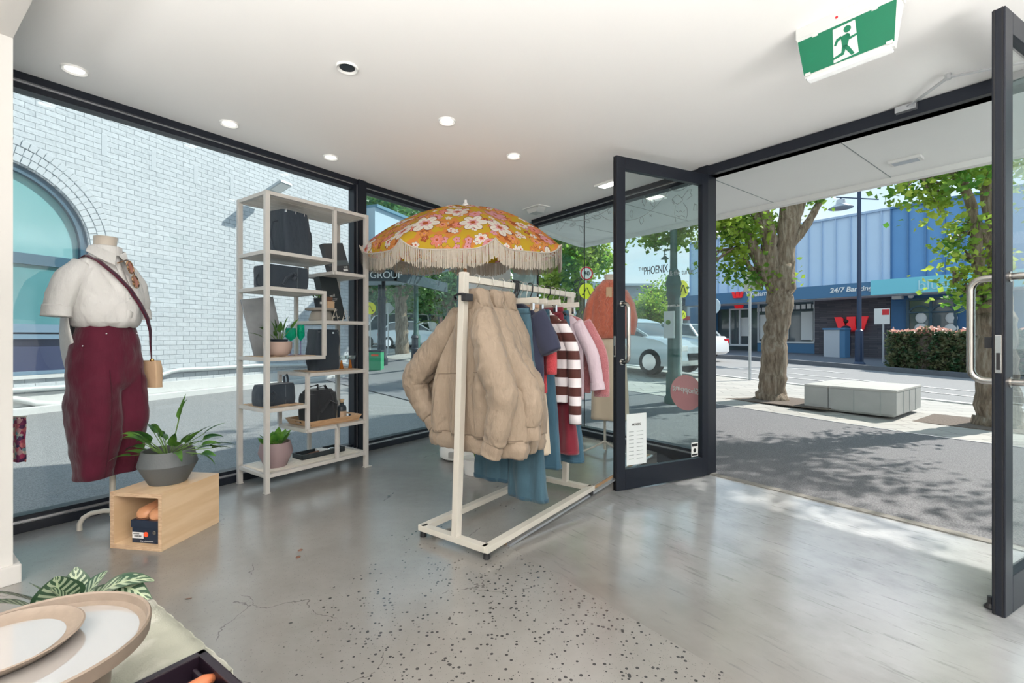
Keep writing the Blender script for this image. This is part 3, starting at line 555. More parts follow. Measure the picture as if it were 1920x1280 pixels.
for (root, M, w) in ((dl, ML, wl), (dr, MR, wr)):
    m = MB(M); m.box(w-.001, w+.005, -.0115, .0115, .99, 1.16); m.build('lock_plate', 'steel', root, bev=.002)
    m = MB(M); m.box(w+.003, w+.0065, -.006, .006, 1.005, 1.08); m.build('latch_slot', 'dark_seal', root)
m = MB(MR); m.box(wr-.06, wr-.03, -.055, -.02, 1.10, 1.15); m.tube([(wr-.045, -.02, 1.12), (wr-.045, -.05, 1.12)], .012, 10)
m.build('latch_knob', 'black_plastic', dr)
# floor-level door stop pads of the right leaf
m = MB(MR)
for k in (.05, .14): m.lathe([(.024, 0), (.024, .004), (.012, .02), (.012, .05)], 14, T(wr-k, -.04, -.085))
m.build('rubber_stop', 'black_plastic', dr)
# overhead closer arm
m = MB(); a0 = FR(1.36, -.045, 2.675); p1 = FR(1.62, -.36, 2.66); p2 = MR @ Vector((.30, -.03, 2.60))
m.bar(a0, p1, .02, .008).bar(p1, p2, .02, .008).tube([p1+Vector((0, 0, -.012)), p1+Vector((0, 0, .02))], .016, 12).box(-.055, .055, -.02, .02, -.02, .02, at(FR, 1.36, -.05, 2.672))
m.build('closer_arm', 'frame_channel', dr, smooth=False, label='silver folding closer arm')
# decals on left leaf glass
m = MB(ML); m.box(wl-.325, wl-.115, .004, .0055, .10, .52); pp = m.build('notice_sheet', 'paper', dl, label='faded pale notice sheet')
Mt = ML @ T(wl-.22, .0065, .46) @ RZ(math.pi) @ RX(math.pi/2)
text('notice_heading', 'HOURS', .028, ML @ T(wl-.17, .0065, .43) @ RZ(math.pi) @ RX(math.pi/2), 'marker_dark', pp, ax='LEFT')
m = MB(ML)
for i in range(8):
    for x0, ww in ((.14, .05), (.22, .07)): m.box(wl-x0-ww, wl-x0, .0056, .0064, .37-i*.032, .375-i*.032)
m.build('notice_lines', 'marker', pp)
m = MB(ML); m.box(.11, .19, .004, .0055, .09, .215); pp = m.build('security_sticker', 'sign_white', dl, label='small white sticker')
m = MB(ML); m.box(.115, .185, .0056, .0064, .18, .205).box(.115, .185, .0056, .0064, .10, .115).lathe([(.018, 0), (.018, .0008)], 14, T(.15, .0056, .145) @ RX(-math.pi/2)); m.build('sticker_mark', 'sign_black', pp)
# decals on front window 5 (facing the street side): round pink sticker, shop name, contact icons
s0, z0 = FR.px(1286, 736, .04); m = MB(FR.M); m.lathe([(.17, 0), (.17, .001)], 40, T(s0, .0435, z0) @ RX(math.pi/2)); rd = single('window_sticker', m, 'decal_pink', 'round faded pink sticker low on the front window glass', 'sticker')
text('sticker_words', 'Shopping', .078, face_m(FR, s0, .0405, z0+.03, True) @ RZ(.1), 'label_white', rd, ax='CENTER', italic=.2)
def wtext(s, u, v, size, m_, sx=1, ax='LEFT'):
    s0, z0 = FR.px(u, v, .04); o = text('window_lettering', s, size, face_m(FR, s0, .0425, z0), m_, None, ax=ax, sx=sx); return o
o = wtext('PHOENIX', 1207, 509, .115, 'marker_dark', .58); tag(o, 'thin dark capital lettering of the shop name on the front window glass', 'lettering')
o = wtext('THE', 1197, 505, .05, 'marker', .8); tag(o, 'small grey word at the left of the thin dark capitals on the glass', 'lettering')
o = wtext('& the turtle', 1255, 513, .075, 'marker', .72); tag(o, 'smaller grey lettering at the right of the thin dark capitals on the glass', 'lettering')
o = wtext('f', 1236, 586, .05, 'marker', 1); o2 = None; tag(o, 'small grey f icon on the front window glass', 'lettering')
o = wtext('.com.au', 1250, 573, .05, 'print_white', 1); tag(o, 'small white web address ending in .com.au on the glass', 'lettering')
# marker-pen drawings of vines on the glass
def doodle(pts_list, label, fr=FR, b=.043, r=.0025, name='window_drawing'):
    m = MB()
    for pts in pts_list:
        q = []
        for (u, v) in pts: s_, z_ = fr.px(u, v, b); q.append(fr(s_, b, z_))
        m.tube(q, r, 4)
    return single(name, m, 'marker', label, 'drawing')
def arc(u0, v0, u1, v1, sag, n=10): return [(u0+(u1-u0)*i/n, v0+(v1-v0)*i/n+sag*4*(i/n)*(1-i/n)) for i in range(n+1)]
def lf(u, v, w, h, a):
    o_ = []
    for i in range(13):
        k = 2*math.pi*i/12; x = math.cos(k)*w; y = math.sin(k)*h*(1-.5*abs(math.cos(k))); o_.append((u+x*math.cos(a)-y*math.sin(a), v+x*math.sin(a)+y*math.cos(a)))
    return o_
doodle([arc(1058, 412, 1152, 384, 12), arc(1048, 432, 1068, 402, 3), lf(1118, 407, 9, 4, .1), lf(1101, 414, 6, 3, .4), lf(1074, 421, 6, 3, -.5), lf(1101, 400, 3, 6, 0), lf(1144, 398, 2, 2, 0), lf(1141, 390, 2, 2, 0), lf(1072, 408, 1.5, 1.5, 0), arc(1116, 388, 1150, 412, 8), arc(1141, 402, 1139, 392, 0, 2), arc(1072, 414, 1073, 408, 0, 2), lf(1090, 430, 3, 8, -.4), lf(1045, 423, 2, 7, .2)], 'thin grey drawn vine with leaves on the front window, left of the open door')
doodle([arc(1172, 413, 1262, 346, 18), arc(1250, 350, 1300, 336, 14), lf(1208, 377, 4, 8, 0), lf(1224, 380, 4, 9, -.3), lf(1184, 401, 3, 8, 0), lf(1203, 413, 4, 8, .1), [(1208, 368), (1212, 376), (1208, 387), (1204, 377), (1208, 368)], [(1302, 382), (1307, 384), (1307, 394), (1300, 394), (1302, 382)], [(1218, 402), (1222, 406)], [(1222, 402), (1218, 406)]], 'thin grey drawn garland of leaves and bulbs on the glass seen through the open door')
doodle([lf(1270, 374, 10, 9, 0), [(1266, 385), (1265, 400), (1267, 416)], [(1281, 380), (1288, 390), (1289, 402), (1286, 412)], [(1278, 372), (1290, 356), (1297, 355), (1294, 362), (1298, 366), (1288, 374)], [(1268, 395), (1272, 398), (1276, 395), (1280, 398), (1284, 395)], [(1268, 404), (1273, 407), (1278, 404), (1284, 407)], [(1260, 378), (1264, 383), (1262, 374)]], 'grey outline drawing of a perched bird on the glass near the door jamb')
# ================================================================ awning over the footpath
aw = thing('street_awning', 'flat white awning over the footpath outside the open doors', 'awning', at(FR, 0, 0, 2.93))
pA, pB = toFR(LF(-.02, .14)), toFR(LF(2.8, .14)); k_ = (2.5-pA[1])/(pB[1]-pA[1]); sB = pA[0]+(pB[0]-pA[0])*k_
m = MB(FR.M); m.slab([(pA[0], pA[1]), (9, .13), (9, 2.5), (sB, 2.5)], 2.93, 3.0); m.build('soffit', 'soffit_paint', aw)
m = MB(FR.M); m.slab([(sB-.06, 2.5), (9, 2.5), (9, 2.6), (sB-.06, 2.6)], 2.87, 3.12); m.build('fascia', 'white_paint', aw)
q0, q1 = Vector((pA[0], pA[1])), Vector((sB, 2.5)); nn = Vector((-(q1-q0)[1], (q1-q0)[0])).normalized()*.09
m = MB(FR.M); m.slab([tuple(q0), tuple(q1), tuple(q1+nn), tuple(q0+nn)], 2.87, 3.12); m.build('fascia', 'white_paint', aw)
m = MB(FR.M)
for s_ in (-3.05, -1.81, -.57, .67, 1.91): m.box(s_-.004, s_+.004, max(.14, pA[1]+(s_-pA[0])/(sB-pA[0])*(2.5-pA[1]) if s_ < pA[0] else .14), 2.5, 2.927, 2.932)
m.build('panel_joint', 'marker', aw)
for (s_, t_, mm, lab) in ((.92, 1.95, 'grey_box', 'unlit rectangular light under the awning to the right of the doorway'), (-1.33, .98, 'lamp_warm', 'lit warm rectangular light under the awning seen through the door glass')):
    M = at(FR, s_, t_, 2.93); r = thing('awning_light', lab, 'light', M, 'lights under the awning'); m = MB(M); m.box(-.13, .13, -.075, .075, -.03, 0); m.build('housing', 'white_paint', r, bev=.006); m = MB(M); m.box(-.10, .10, -.05, .05, -.034, -.028); m.build('diffuser', mm, r)
# ================================================================ ground
def gpatch(name, s0, s1, t0, t1, ns, nt_, m_, dz=0, side=None):
    mb = MB()
    def fn(u, v):
        p = FR(s0+(s1-s0)*u, t0+(t1-t0)*v); p.z = gz(p.x, p.y)+dz; return p
    mb.grid(fn, ns, nt_)
    return struct(name, mb, m_, smooth='all')
o_ = gpatch('footpath', -30, 14, .03, 3.78, 88, 12, 'asphalt', .004)
gpatch('paving_strip', -30, 14, 3.75, 8.0, 88, 14, 'paver', .012)
gpatch('road', -60, 40, 8.0, 15.4, 120, 16, 'road', 0)
gpatch('far_footpath', -60, 40, 15.4, 60, 120, 30, 'bluestone', .03)
mb = MB(LF.M)
def lanez(a, b): p = LF(a, b); return gz(p.x, p.y)-.012
mb.grid(lambda u, v: (-13+45*u, .11+16*v, lanez(-13+45*u, .11+16*v)), 90, 30); struct('lane_surface', mb, 'lane', smooth='all')
def kerb(name, t0, t1, s0, s1, dz, m_):
    mb = MB(); n_ = 60
    rs = []
    for i in range(n_+1):
        s_ = s0+(s1-s0)*i/n_; a_, b_ = FR(s_, t0), FR(s_, t1); za = gz(a_.x, a_.y); a_.z = za-.12; b_.z = za-.12; c_, d_ = a_.copy(), b_.copy(); c_.z = d_.z = za+dz; rs.append([a_, b_, d_, c_])
    mb.loft(rs); struct(name, mb, m_)
kerb('kerb', 7.92, 8.1, -30, 14, .02, 'kerbw'); kerb('kerb', 15.3, 15.55, -40, 30, .17, 'bluestone')
mb = MB()      # painted lines on the road
def pline(t, s0, s1, w, m_, n_=12):
    mb.grid(lambda u, v: (lambda p: Vector((p.x, p.y, gz(p.x, p.y)+.01)))(FR(s0+(s1-s0)*u, t+w*v)), n_, 1)
pline(11.2, -6, 8, .1, 0); pline(9.9, -4.6, 8, .1, 0); pline(13.2, -5.5, -3, .1, 0)
for k in range(6): pline(8.6+k*.95, -24, -19.5, .5, 0, 6)
tag(mb.build('road_marking', 'line_paint'), kind='structure')
# ================================================================ painted brick wall across the lane
a0c, rA, zsp, zs = -.29, 1.3, 2.73, .516
def archpts(r, n_, sgn): return [(a0c+sgn*r*math.sin(math.pi/2*i/n_), zsp+r*math.cos(math.pi/2*i/n_)) for i in range(n_+1)]
mb = MB(BW.M)
R_ = archpts(rA, 14, 1); mb.prism([(a0c, 7.6)]+[(8.6, 7.6), (8.6, -.3), (a0c, -.3), (a0c, zs), (a0c+rA, zs)]+R_[::-1], 0, .3)
L_ = archpts(rA, 14, -1); mb.prism([(a0c, 7.6)]+L_+[(a0c-rA, zs), (a0c, zs), (a0c, -.3), (-8, -.3), (-8, 7.6)], 0, .3)
bw = struct('wall_brick', mb, 'brickw', M=BW.M)
mb = MB(BW.M)      # rings of bricks over the arch
for ring in range(3):
    r0 = rA+.02+ring*.135; nb = int(math.pi*(r0+.06)/.105)
    for i in range(nb):
        a_ = -math.pi/2+math.pi*(i+.5+(ring % 2)*.3)/nb; cx, cz = a0c+(r0+.062)*math.sin(a_), zsp+(r0+.062)*math.cos(a_)
        mb.box(-.047, .047, -.012-R.uniform(0, .008), .02, -.06, .06, T(cx, 0, cz) @ RY(a_+R.uniform(-.02, .02)))
mb.build('arch_bricks', mat('white_brick_paint', (.46, .485, .51), .6, bump=.3, bs=20), bw, bev=.006)
mb = MB(BW.M)
for k in range(9): mb.box(1.2+k*.86, 1.29+k*.86, -.004, .02, 4.55, 4.95)
mb.build('soldier_bricks', bpy.data.materials['white_brick_paint'], bw, bev=.004)
mb = MB(BW.M); mb.box(-8, 8.6, -.22, 0, -.15, .0).box(-8, 8.6, -.03, 0, .0, .22); mb.build('wall_kerb', 'kerbw', bw, bev=.01, label='white painted kerb')
# arched window
aw_ = struct('window_7', MB(BW.M).box(a0c-rA, a0c+rA, .16, .165, zs, zs+.72), 'glass_navy')
def archstrip(m, ri, ro, y0, y1):
    n_ = 28; rs = []
    for i in range(n_+1):
        a_ = -math.pi/2+math.pi*i/n_; s_, c_ = math.sin(a_), math.cos(a_); rs.append([(a0c+ri*s_, y0, zsp+ri*c_), (a0c+ro*s_, y0, zsp+ro*c_), (a0c+ro*s_, y1, zsp+ro*c_), (a0c+ri*s_, y1, zsp+ri*c_)])
    m.loft(rs)
m = MB(BW.M); archstrip(m, rA-.11, rA, .04, .2); m.box(a0c-rA, a0c-rA+.11, .04, .2, zs, zsp).box(a0c+rA-.11, a0c+rA, .04, .2, zs, zsp).box(a0c-rA, a0c+rA, .06, .2, zsp-.36, zsp-.18); m.build('window_frame', 'frame_navy', aw_)
m = MB(BW.M); m.box(a0c-rA, a0c+rA, .05, .2, 1.23, 1.37).box(a0c-rA, a0c+rA, .05, .2, zs, zs+.06).box(a0c-rA, a0c+rA, .06, .2, 1.12, 1.2); m.build('window_transom', mat('frame_grey_blue', (.16, .24, .32), .4), aw_)
m = MB(BW.M); poly = [(a0c-rA+.1, 1.37), (a0c+rA-.1, 1.37)]+[(a0c+(rA-.1)*math.cos(math.pi*i/24), zsp+(rA-.1)*math.sin(math.pi*i/24)) for i in range(25)]; m.prism(poly, .12, .13); m.build('window_pane', 'glass_teal', aw_); m = MB(BW.M); m.box(a0c-rA+.1, a0c+rA-.1, .108, .119, 1.37, zsp-.35); m.build('window_pane', 'glass_low', aw_)
m = MB(BW.M); m.box(a0c-rA-.05, a0c+rA+.05, -.05, .1, zs-.06, zs); m.build('window_sill', 'kerbw', aw_)
# conduit along the wall, wall light
def bwp(u, v, b=-.07): a_, z_ = BW.px(u, v, b); return BW(a_, b, z_)
m = MB(); m.tube([bwp(665, 683), bwp(480, 685), bwp(400, 690), bwp(336, 693), bwp(318, 697), bwp(292, 707), bwp(268, 711), bwp(200, 716), bwp(110, 726), bwp(27, 731), bwp(-40, 736)], .045, 10)
single('wall_pipe', m, mat('wall_pipe_grey', (.55, .58, .58), .4, metal=.2), 'long grey pipe running low along the painted brick wall', 'pipe', smooth=True)
m = MB(); m.tube([bwp(-20, 747), bwp(30, 748), bwp(52, 752), bwp(66, 756), bwp(110, 757)], .05, 10); single('wall_pipe', m, 'wall_pipe' if 'wall_pipe' in MT else 'kerbw', 'short white pipe bend at the foot of the brick wall', 'pipe', smooth=True)
a_, z_ = BW.px(484, 372, 0); M = at(BW, a_, 0, z_); r = thing('wall_floodlight', 'grey floodlight on a bracket high on the painted brick wall', 'light', M)
m = MB(M); m.box(-.05, .05, -.03, 0, -.1, .1).bar((0, -.02, 0), (.0, -.35, .16), .05, .04); m.build('bracket', 'galv', r, bev=.004)
M2 = M @ T(.05, -.62, .2) @ RX(-.35); m = MB(M2); m.box(-.17, .17, -.3, .3, -.03, .04); m.build('lamp_head', mat('alu_grey', (.45, .48, .50), .4, metal=.3), r, bev=.01); m = MB(M2); m.box(-.14, .14, -.26, .1, -.036, -.029); m.build('diffuser', 'sign_white', r)
# ================================================================ bank and blue shop over the road
TB = 23.4
def bk(u, v, t=TB): return FR.px(u, v, t)
zt = bk(1640, 397.5)[1]; zt2 = zt
sl = bk(1294, 500)[0]; sm_ = bk(1670, 500)[0]; sr = bk(2050, 500)[0]
def bkbox(m, u0, u1, v0, v1, t0, t1, vm=None):
    um = (u0+u1)/2 if vm is None else vm; a_ = bk(u0, v0, t0)[0]; b_ = bk(u1, v0, t0)[0]; za = bk(um, v0, t0)[1]; zb = bk(um, v1, t0)[1]
    m.box(a_, b_, t0, t1, min(za, zb), max(za, zb)); return a_, b_, min(za, zb), max(za, zb)
zfas0, zfas1 = bk(1640, 553, TB-1.6)[1], bk(1640, 527.5, TB-1.6)[1]
bank = thing('bank_building', 'long two-tone blue clad bank and shop building across the road', 'building', at(FR, sl, TB, .5))
m = MB(FR.M); m.box(sl, sm_, TB, TB+12, zfas1-.1, zt); m.build('cladding', 'clad_light', bank, label='pale blue metal cladding')
m = MB(FR.M); m.box(sm_, sr, TB, TB+12, zfas1-.1, zt); m.build('cladding', 'clad_blue', bank, label='mid blue metal cladding')
m = MB(FR.M); s_ = sl; i = 0
while s_ < sm_: m.box(s_, s_+.05, TB-.09, TB, zfas1-.1, zt); s_ += .62
m.box(sl, sm_, TB-.12, TB+.1, zt-.02, zt+.08); m.build('standing_seam', 'clad_rib_l', bank)
m = MB(FR.M); s_ = sm_
while s_ < sr: m.box(s_, s_+.05, TB-.09, TB, zfas1-.1, zt); s_ += .62
m.box(sm_, sr, TB-.12, TB+.1, zt-.02, zt+.08); m.build('standing_seam', mat('clad_rib_b', (.09, .22, .42), .5), bank)
m = MB(FR.M); bkbox(m, 1474, 1490, 459, 502, TB-.12, TB); m.build('wall_panel', 'blue_fascia', bank, label='dark blue panel')
sf0, sf1 = bk(1285, 550, TB-1.6)[0], bk(1633, 540, TB-1.6)[0]
m = MB(FR.M); m.box(sf0, sf1, TB-1.6, TB-1.45, zfas0, zfas1); m.build('fascia', 'blue_fascia', bank, label='dark blue sign fascia')
m = MB(FR.M); m.box(sf1, sr, TB-1.66, TB-1.5, zfas0+.0, zfas1+.05); m.build('fascia', 'teal_fascia', bank, label='turquoise shop fascia')
m = MB(FR.M); m.box(sf0, sr, TB-1.45, TB, zfas0-.02, zfas0+.1); m.build('canopy_soffit', 'soffit_paint', bank)
gb = .0
m = MB(FR.M); a_ = bk(1528, 600)[0]; b_ = bk(1672, 600)[0]; m.box(a_, b_, TB-.05, TB+.3, -.3, zfas0); m.build('slate_wall', 'darkbrick', bank, M=None, label='dark grey split stone wall')
m = MB(FR.M); m.box(b_, sr, TB-.1, TB+.3, -.3, zfas0); m.build('shop_wall', 'navy_wall', bank, label='deep blue painted shopfront')
c_ = bk(1342, 600)[0]; m = MB(FR.M); m.box(sl, a_, TB+.35, TB+.4, -.3, zfas0); m.build('shopfront_glass', 'glass_dark', bank)
m = MB(FR.M); bkbox(m, 1342, 1420, 566, 578.5, TB, TB+.3); za = bk(1440, 641)[1]; m.box(bk(1420, 600)[0], a_, TB, TB+.3, -.3, za); m.box(sl, c_, TB, TB+.3, -.3, zfas0); m.build('plinth', 'blue_fascia', bank)
m = MB(FR.M)
for (u0, u1, v0, v1) in ((1420, 1421.5, 564, 641), (1525.5, 1528, 562, 643), (1420, 1528, 562, 564.5), (1420, 1528, 640, 643), (1367, 1369, 579, 647), (1385, 1387.5, 579, 647), (1367, 1405, 578, 580.5), (1367, 1405, 645, 648)): bkbox(m, u0, u1, v0, v1, TB-.04, TB+.1, 1470 if u0 > 1410 else 1386)
m.build('window_frame', 'frame_white', bank)
m = MB(FR.M); bkbox(m, 1425, 1438, 590, 636, TB+.25, TB+.33); bkbox(m, 1455, 1478, 586, 635, TB+.25, TB+.33); bkbox(m, 1502, 1524, 584, 637, TB+.25, TB+.33); bkbox(m, 1388, 1404, 595, 630, TB+.25, TB+.33)
m.build('interior_panel', 'interior_white', bank)
m = MB(FR.M); bkbox(m, 1470, 1526, 569, 582, TB+.2, TB+.3); m.build('window_banner', 'sign_slate', bank)
s_, z_ = bk(1496, 576, TB+.19); m = MB(FR.M)
for i in range(9): m.box(s_-.9+i*.27, s_-.9+i*.27+.2, TB+.16, TB+.18, z_-.10, z_+.12+.02*(i % 3))
m.build('banner_lettering', 'white_txt', bank, kind='stuff')
s_, z_ = bk(1420, 581, TB+.2); m = MB(FR.M)
for i in range(4): m.box(s_+i*.28, s_+i*.28+.2, TB+.16, TB+.18, z_-.10, z_+.12)
m.build('banner_lettering', 'white_txt', bank, kind='stuff')
def wlogo(s_, z_, w, h, t, mm, par, edge=False):
    m = MB(FR.M); g = 0
    for poly in ([(0, 1), (.20, 1), (.25, .93), (.345, .08), (.35, .0), (.17, 0), (.13, .08)], [(.375, 1), (.625, 1), (.625, .04), (.375, .04)], [(.80, 1), (1, 1), (.87, .08), (.83, 0), (.65, 0), (.655, .08), (.75, .93)], [(.17, .0), (.83, 0), (.80, -.05), (.20, -.05)]): m.prism([(s_+a*w, z_+b*h) for a, b in poly], t-.1, t)
    m.build('logo', mm, par, bev=.01, label='red W-shaped logo')
s_, z_ = bk(1373, 558, TB-1.62); wlogo(s_, z_-.02, .66, .33, TB-1.61, 'red_logo', bank)
s_, z_ = bk(1375, 578, TB-.1); wlogo(s_, z_, .62, .34, TB, 'red_logo', bank)
text('sign_words', 'Williamstown', .36, face_m(FR, *(lambda p: (p[0], TB-1.62, p[1]))(bk(1399, 552.5, TB-1.62))), 'white_txt', bank, ext=.01, off=.008)
text('sign_words', '24/7 Banking', .32, face_m(FR, *(lambda p: (p[0], TB-1.62, p[1]))(bk(1556, 545, TB-1.62))), 'white_txt', bank, ext=.01, italic=.15, off=.008)
text('sign_words', 'blue & co', .62, face_m(FR, *(lambda p: (p[0], TB-1.68, p[1]))(bk(1721, 535.5, TB-1.68))), mat('pale_letter', (.55, .85, .9), .4), bank, ext=.01) if 0 else None
MT['pale_letter'] = mat('pale_letter', (.5, .8, .86), .4)
text('sign_words', 'blue', .58, face_m(FR, *(lambda p: (p[0], TB-1.68, p[1]))(bk(1720, 535.5, TB-1.68))), 'pale_letter', bank, ext=.01)
s_, z_ = bk(1564, 620, TB-.3); s2, z2 = bk(1628, 596.5, TB-.3); wlogo(s_, z_, s2-s_, z2-z_+.1, TB-.2, 'red_logo', bank)
# arched shop windows
m = MB(FR.M); wa, wb, wz0, wz1 = bkbox(m, 1704, 1790, 560, 625, TB-.14, TB-.1); m.build('shop_window', 'glass_dark', bank)
m = MB(FR.M); mid = (wa+wb)/2; zz = wz0+(wz1-wz0)*.60
for x0 in (wa, mid):
    w2 = (wb-wa)/2; cx = x0+w2/2; rs = []
    for i in range(17): a_ = math.pi*i/16; rs.append([(cx+(w2/2-.05)*math.cos(a_), TB-.2, zz+(w2*.36)*math.sin(a_)), (cx+(w2/2+.02)*math.cos(a_), TB-.2, zz+(w2*.36+.07)*math.sin(a_)), (cx+(w2/2+.02)*math.cos(a_), TB-.14, zz+(w2*.36+.07)*math.sin(a_)), (cx+(w2/2-.05)*math.cos(a_), TB-.14, zz+(w2*.36)*math.sin(a_))])
    m.loft(rs)
m.box(mid-.05, mid+.05, TB-.22, TB-.14, wz0, wz1).box(wa-.08, wa+.02, TB-.22, TB-.1, wz0, wz1).box(wb-.02, wb+.08, TB-.22, TB-.1, wz0, wz1).box(wa, wb, TB-.22, TB-.14, wz1-.62, wz1-.56).box(wa, wb, TB-.22, TB-.14, wz1-.05, wz1+.05)
m.build('window_frame', 'frame_navy', bank)
m = MB(FR.M)
for uu in (1727, 1784): s_, z_ = bk(uu, 596, TB-.16); m.sphere((s_, TB-.17, z_), .2, 8, sz=1.2, sy=.3); m.sphere((s_, TB-.17, z_-.45), .24, 8, sz=.9, sy=.3)
m.build('window_display', 'interior_white', bank)
m = MB(FR.M); s_, z_ = bk(1682, 555, TB-.3); m.box(s_-.15, s_+.2, TB-.5, TB-.1, z_-.15, z_+.15); s_, z_ = bk(1709, 553, TB-.3); m.sphere((s_, TB-.4, z_-.05), .11, 8).tube([(s_, TB-.4, z_), (s_, TB-.4, z_+.35)], .03, 6); m.build('security_camera', 'sign_white', bank)
# bank furniture
def gs(u, v, t): s_, z_ = FR.px(u, v, t); p = FR(s_, t); return p
p0 = FR(bk(1567, 620, 21)[0], 21); M = at(FR, bk(1567, 620, 21)[0], 21, gz(p0.x, p0.y)+.03)
r = thing('utility_cabinet', 'pale grey metal cabinet in front of the bank stone wall', 'cabinet', M); hz = bk(1560, 618, 21)[1]-M.translation.z
m = MB(M); xx = [bk(q_, 620, 21)[0]-bk(1567, 620, 21)[0] for q_ in (1544, 1574, 1584)]; m.box(xx[0], xx[1], 0, .7, 0, hz); m.build('cabinet_body', 'grey_box', r, bev=.01); m = MB(M); m.box(xx[0]-.03, xx[2]+.02, -.04, .74, hz, hz+.08).box(xx[1], xx[2], .02, .68, 0, hz); m.build('cabinet_cap', 'blue_fascia', r)
def person(M, top, leg, label, scale=1.0, arm=.15):
    r = thing('person', label, 'person', M)
    def skin(name, chains, mm, sub=1):
        vs, es, rd = [], [], []
        for ch in chains:
            for i, (p, q) in enumerate(ch):
                vs.append(p); rd.append(q)
                if i: es.append((len(vs)-2, len(vs)-1))
        me = bpy.data.meshes.new(name); me.from_pydata(vs, es, []); me.materials.append(MT[mm]); o = bpy.data.objects.new(name, me); COL.objects.link(o); o.parent = r
        bm = bmesh.new(); bm.from_mesh(me); bmesh.ops.remove_doubles(bm, verts=bm.verts, dist=.001); sk = bm.verts.layers.skin.verify(); bm.verts.ensure_lookup_table()
        for v in bm.verts:
            k = min(range(len(vs)), key=lambda i: (Vector(vs[i])-v.co).length); v[sk].radius = (rd[k], rd[k]*.8)
        bm.to_mesh(me); bm.free(); o.modifiers.new('s', 'SKIN'); q = o.modifiers.new('u', 'SUBSURF'); q.levels = q.render_levels = sub; return o
    skin('body', [[((0, 0, .95), .13), ((0, 0, 1.2), .13), ((0, .0, 1.4), .14), ((0, -.01, 1.5), .06), ((0, -.02, 1.62), .085), ((0, -.02, 1.72), .07)], [((0, 0, 1.4), .14), ((.19, 0, 1.38), .06), ((.24, .0, 1.12), .045), ((.22, -arm, .92), .035), ((.21, -arm-.05, .82), .03)], [((0, 0, 1.4), .14), ((-.19, 0, 1.38), .06), ((-.24, .0, 1.12), .045), ((-.22, -arm, .92), .035), ((-.21, -arm-.05, .82), .03)],
        [((0, 0, .95), .13), ((.1, 0, .88), .09), ((.11, -.03, .48), .06), ((.11, .02, .08), .045), ((.11, -.12, .04), .04)], [((0, 0, .95), .13), ((-.1, 0, .88), .09), ((-.11, .03, .48), .06), ((-.11, .10, .08), .045), ((-.11, -.02, .04), .04)]], 'skin')
    m = MB(M); m.loft([[(math.cos(a)*rx, math.sin(a)*ry, z) for a in [2*math.pi*i/16 for i in range(16)]] for z, rx, ry in ((.86, .19, .14), (1.1, .17, .13), (1.3, .21, .15), (1.43, .17, .12), (1.48, .08, .08))]); m.build('shirt', top, r, smooth='all')
    m = MB(M)
    for sg in (-1, 1): m.tube([(sg*.1, 0, .93), (sg*.11, -.03*sg, .48), (sg*.11, .02 if sg > 0 else .1, .1)], [.115, .085, .07], 10)
    m.build('trousers', leg, r, smooth='all'); m = MB(M); m.sphere((0, .02, 1.69), .105, 8, sz=.9); m.build('hair', 'hair', r, smooth='all'); return r
p0 = FR(bk(1586, 620, 22.4)[0], 22.4); person(Matrix.Translation((p0.x, p0.y, gz(p0.x, p0.y)+.03)) @ RZ(2.6), 'cloth_dark', 'cloth_dark', 'small distant person in dark clothes standing beside the bank cabinet')
def post_sign(M, h, r_, mm, label, cat, boards, name='sign_post'):
    r = thing(name, label, cat, M); m = MB(M); m.tube([(0, 0, -.1), (0, 0, h)], r_, 10); m.build('post', mm, r, smooth=True)
    for (nm, fn, m2) in boards: m = MB(M); fn(m); m.build(nm, m2, r)
    return r
p0 = GY(1656, 18.6); zt_ = H+(HV-578)*18.6/F-p0.z
post_sign(at(FR, *toFR(p0), p0.z), zt_, .035, 'galv', 'thin grey pole with a small red and white parking sign by the hedge', 'sign', [('sign_panel', lambda m: m.box(-.28, .22, -.05, -.03, zt_-.62, zt_), 'sign_white'), ('sign_band', lambda m: m.box(-.02, .2, -.056, -.05, zt_-.26, zt_-.04), 'sign_red')])
# blue street lamp
p0 = GY(1611, 17.8); M = at(FR, *toFR(p0), p0.z); hh = H+(HV-355)*17.8/F-p0.z
r = thing('street_lamp', 'tall slim dark blue street lamp in front of the bank', 'street lamp', M)
m = MB(M); m.tube([(0, 0, 0), (0, 0, 1.3), (0, 0, 1.35), (0, 0, hh)], [.14, .13, .075, .065], 14).lathe([(.2, 0), (.2, .05), (.14, .12)], 14); m.build('pole', 'bluepost', r, smooth=True)
m = MB(M); m.bar((-.75, 0, hh-.12), (.6, 0, hh-.62+.1), .04).tube([(-.6, 0, hh-.15), (-.6, 0, hh-.3)], .03, 8); m.build('arm', 'bluepost', r)
m = MB(M); m.lathe([(.05, 0), (.14, -.04), (.17, -.2), (.42, -.36), (.40, -.37), (.1, -.3)], 24, T(-.6, 0, hh-.22)); m.build('lamp_shade', 'alu_grey' if 'alu_grey' in MT else 'galv', r, smooth=True)
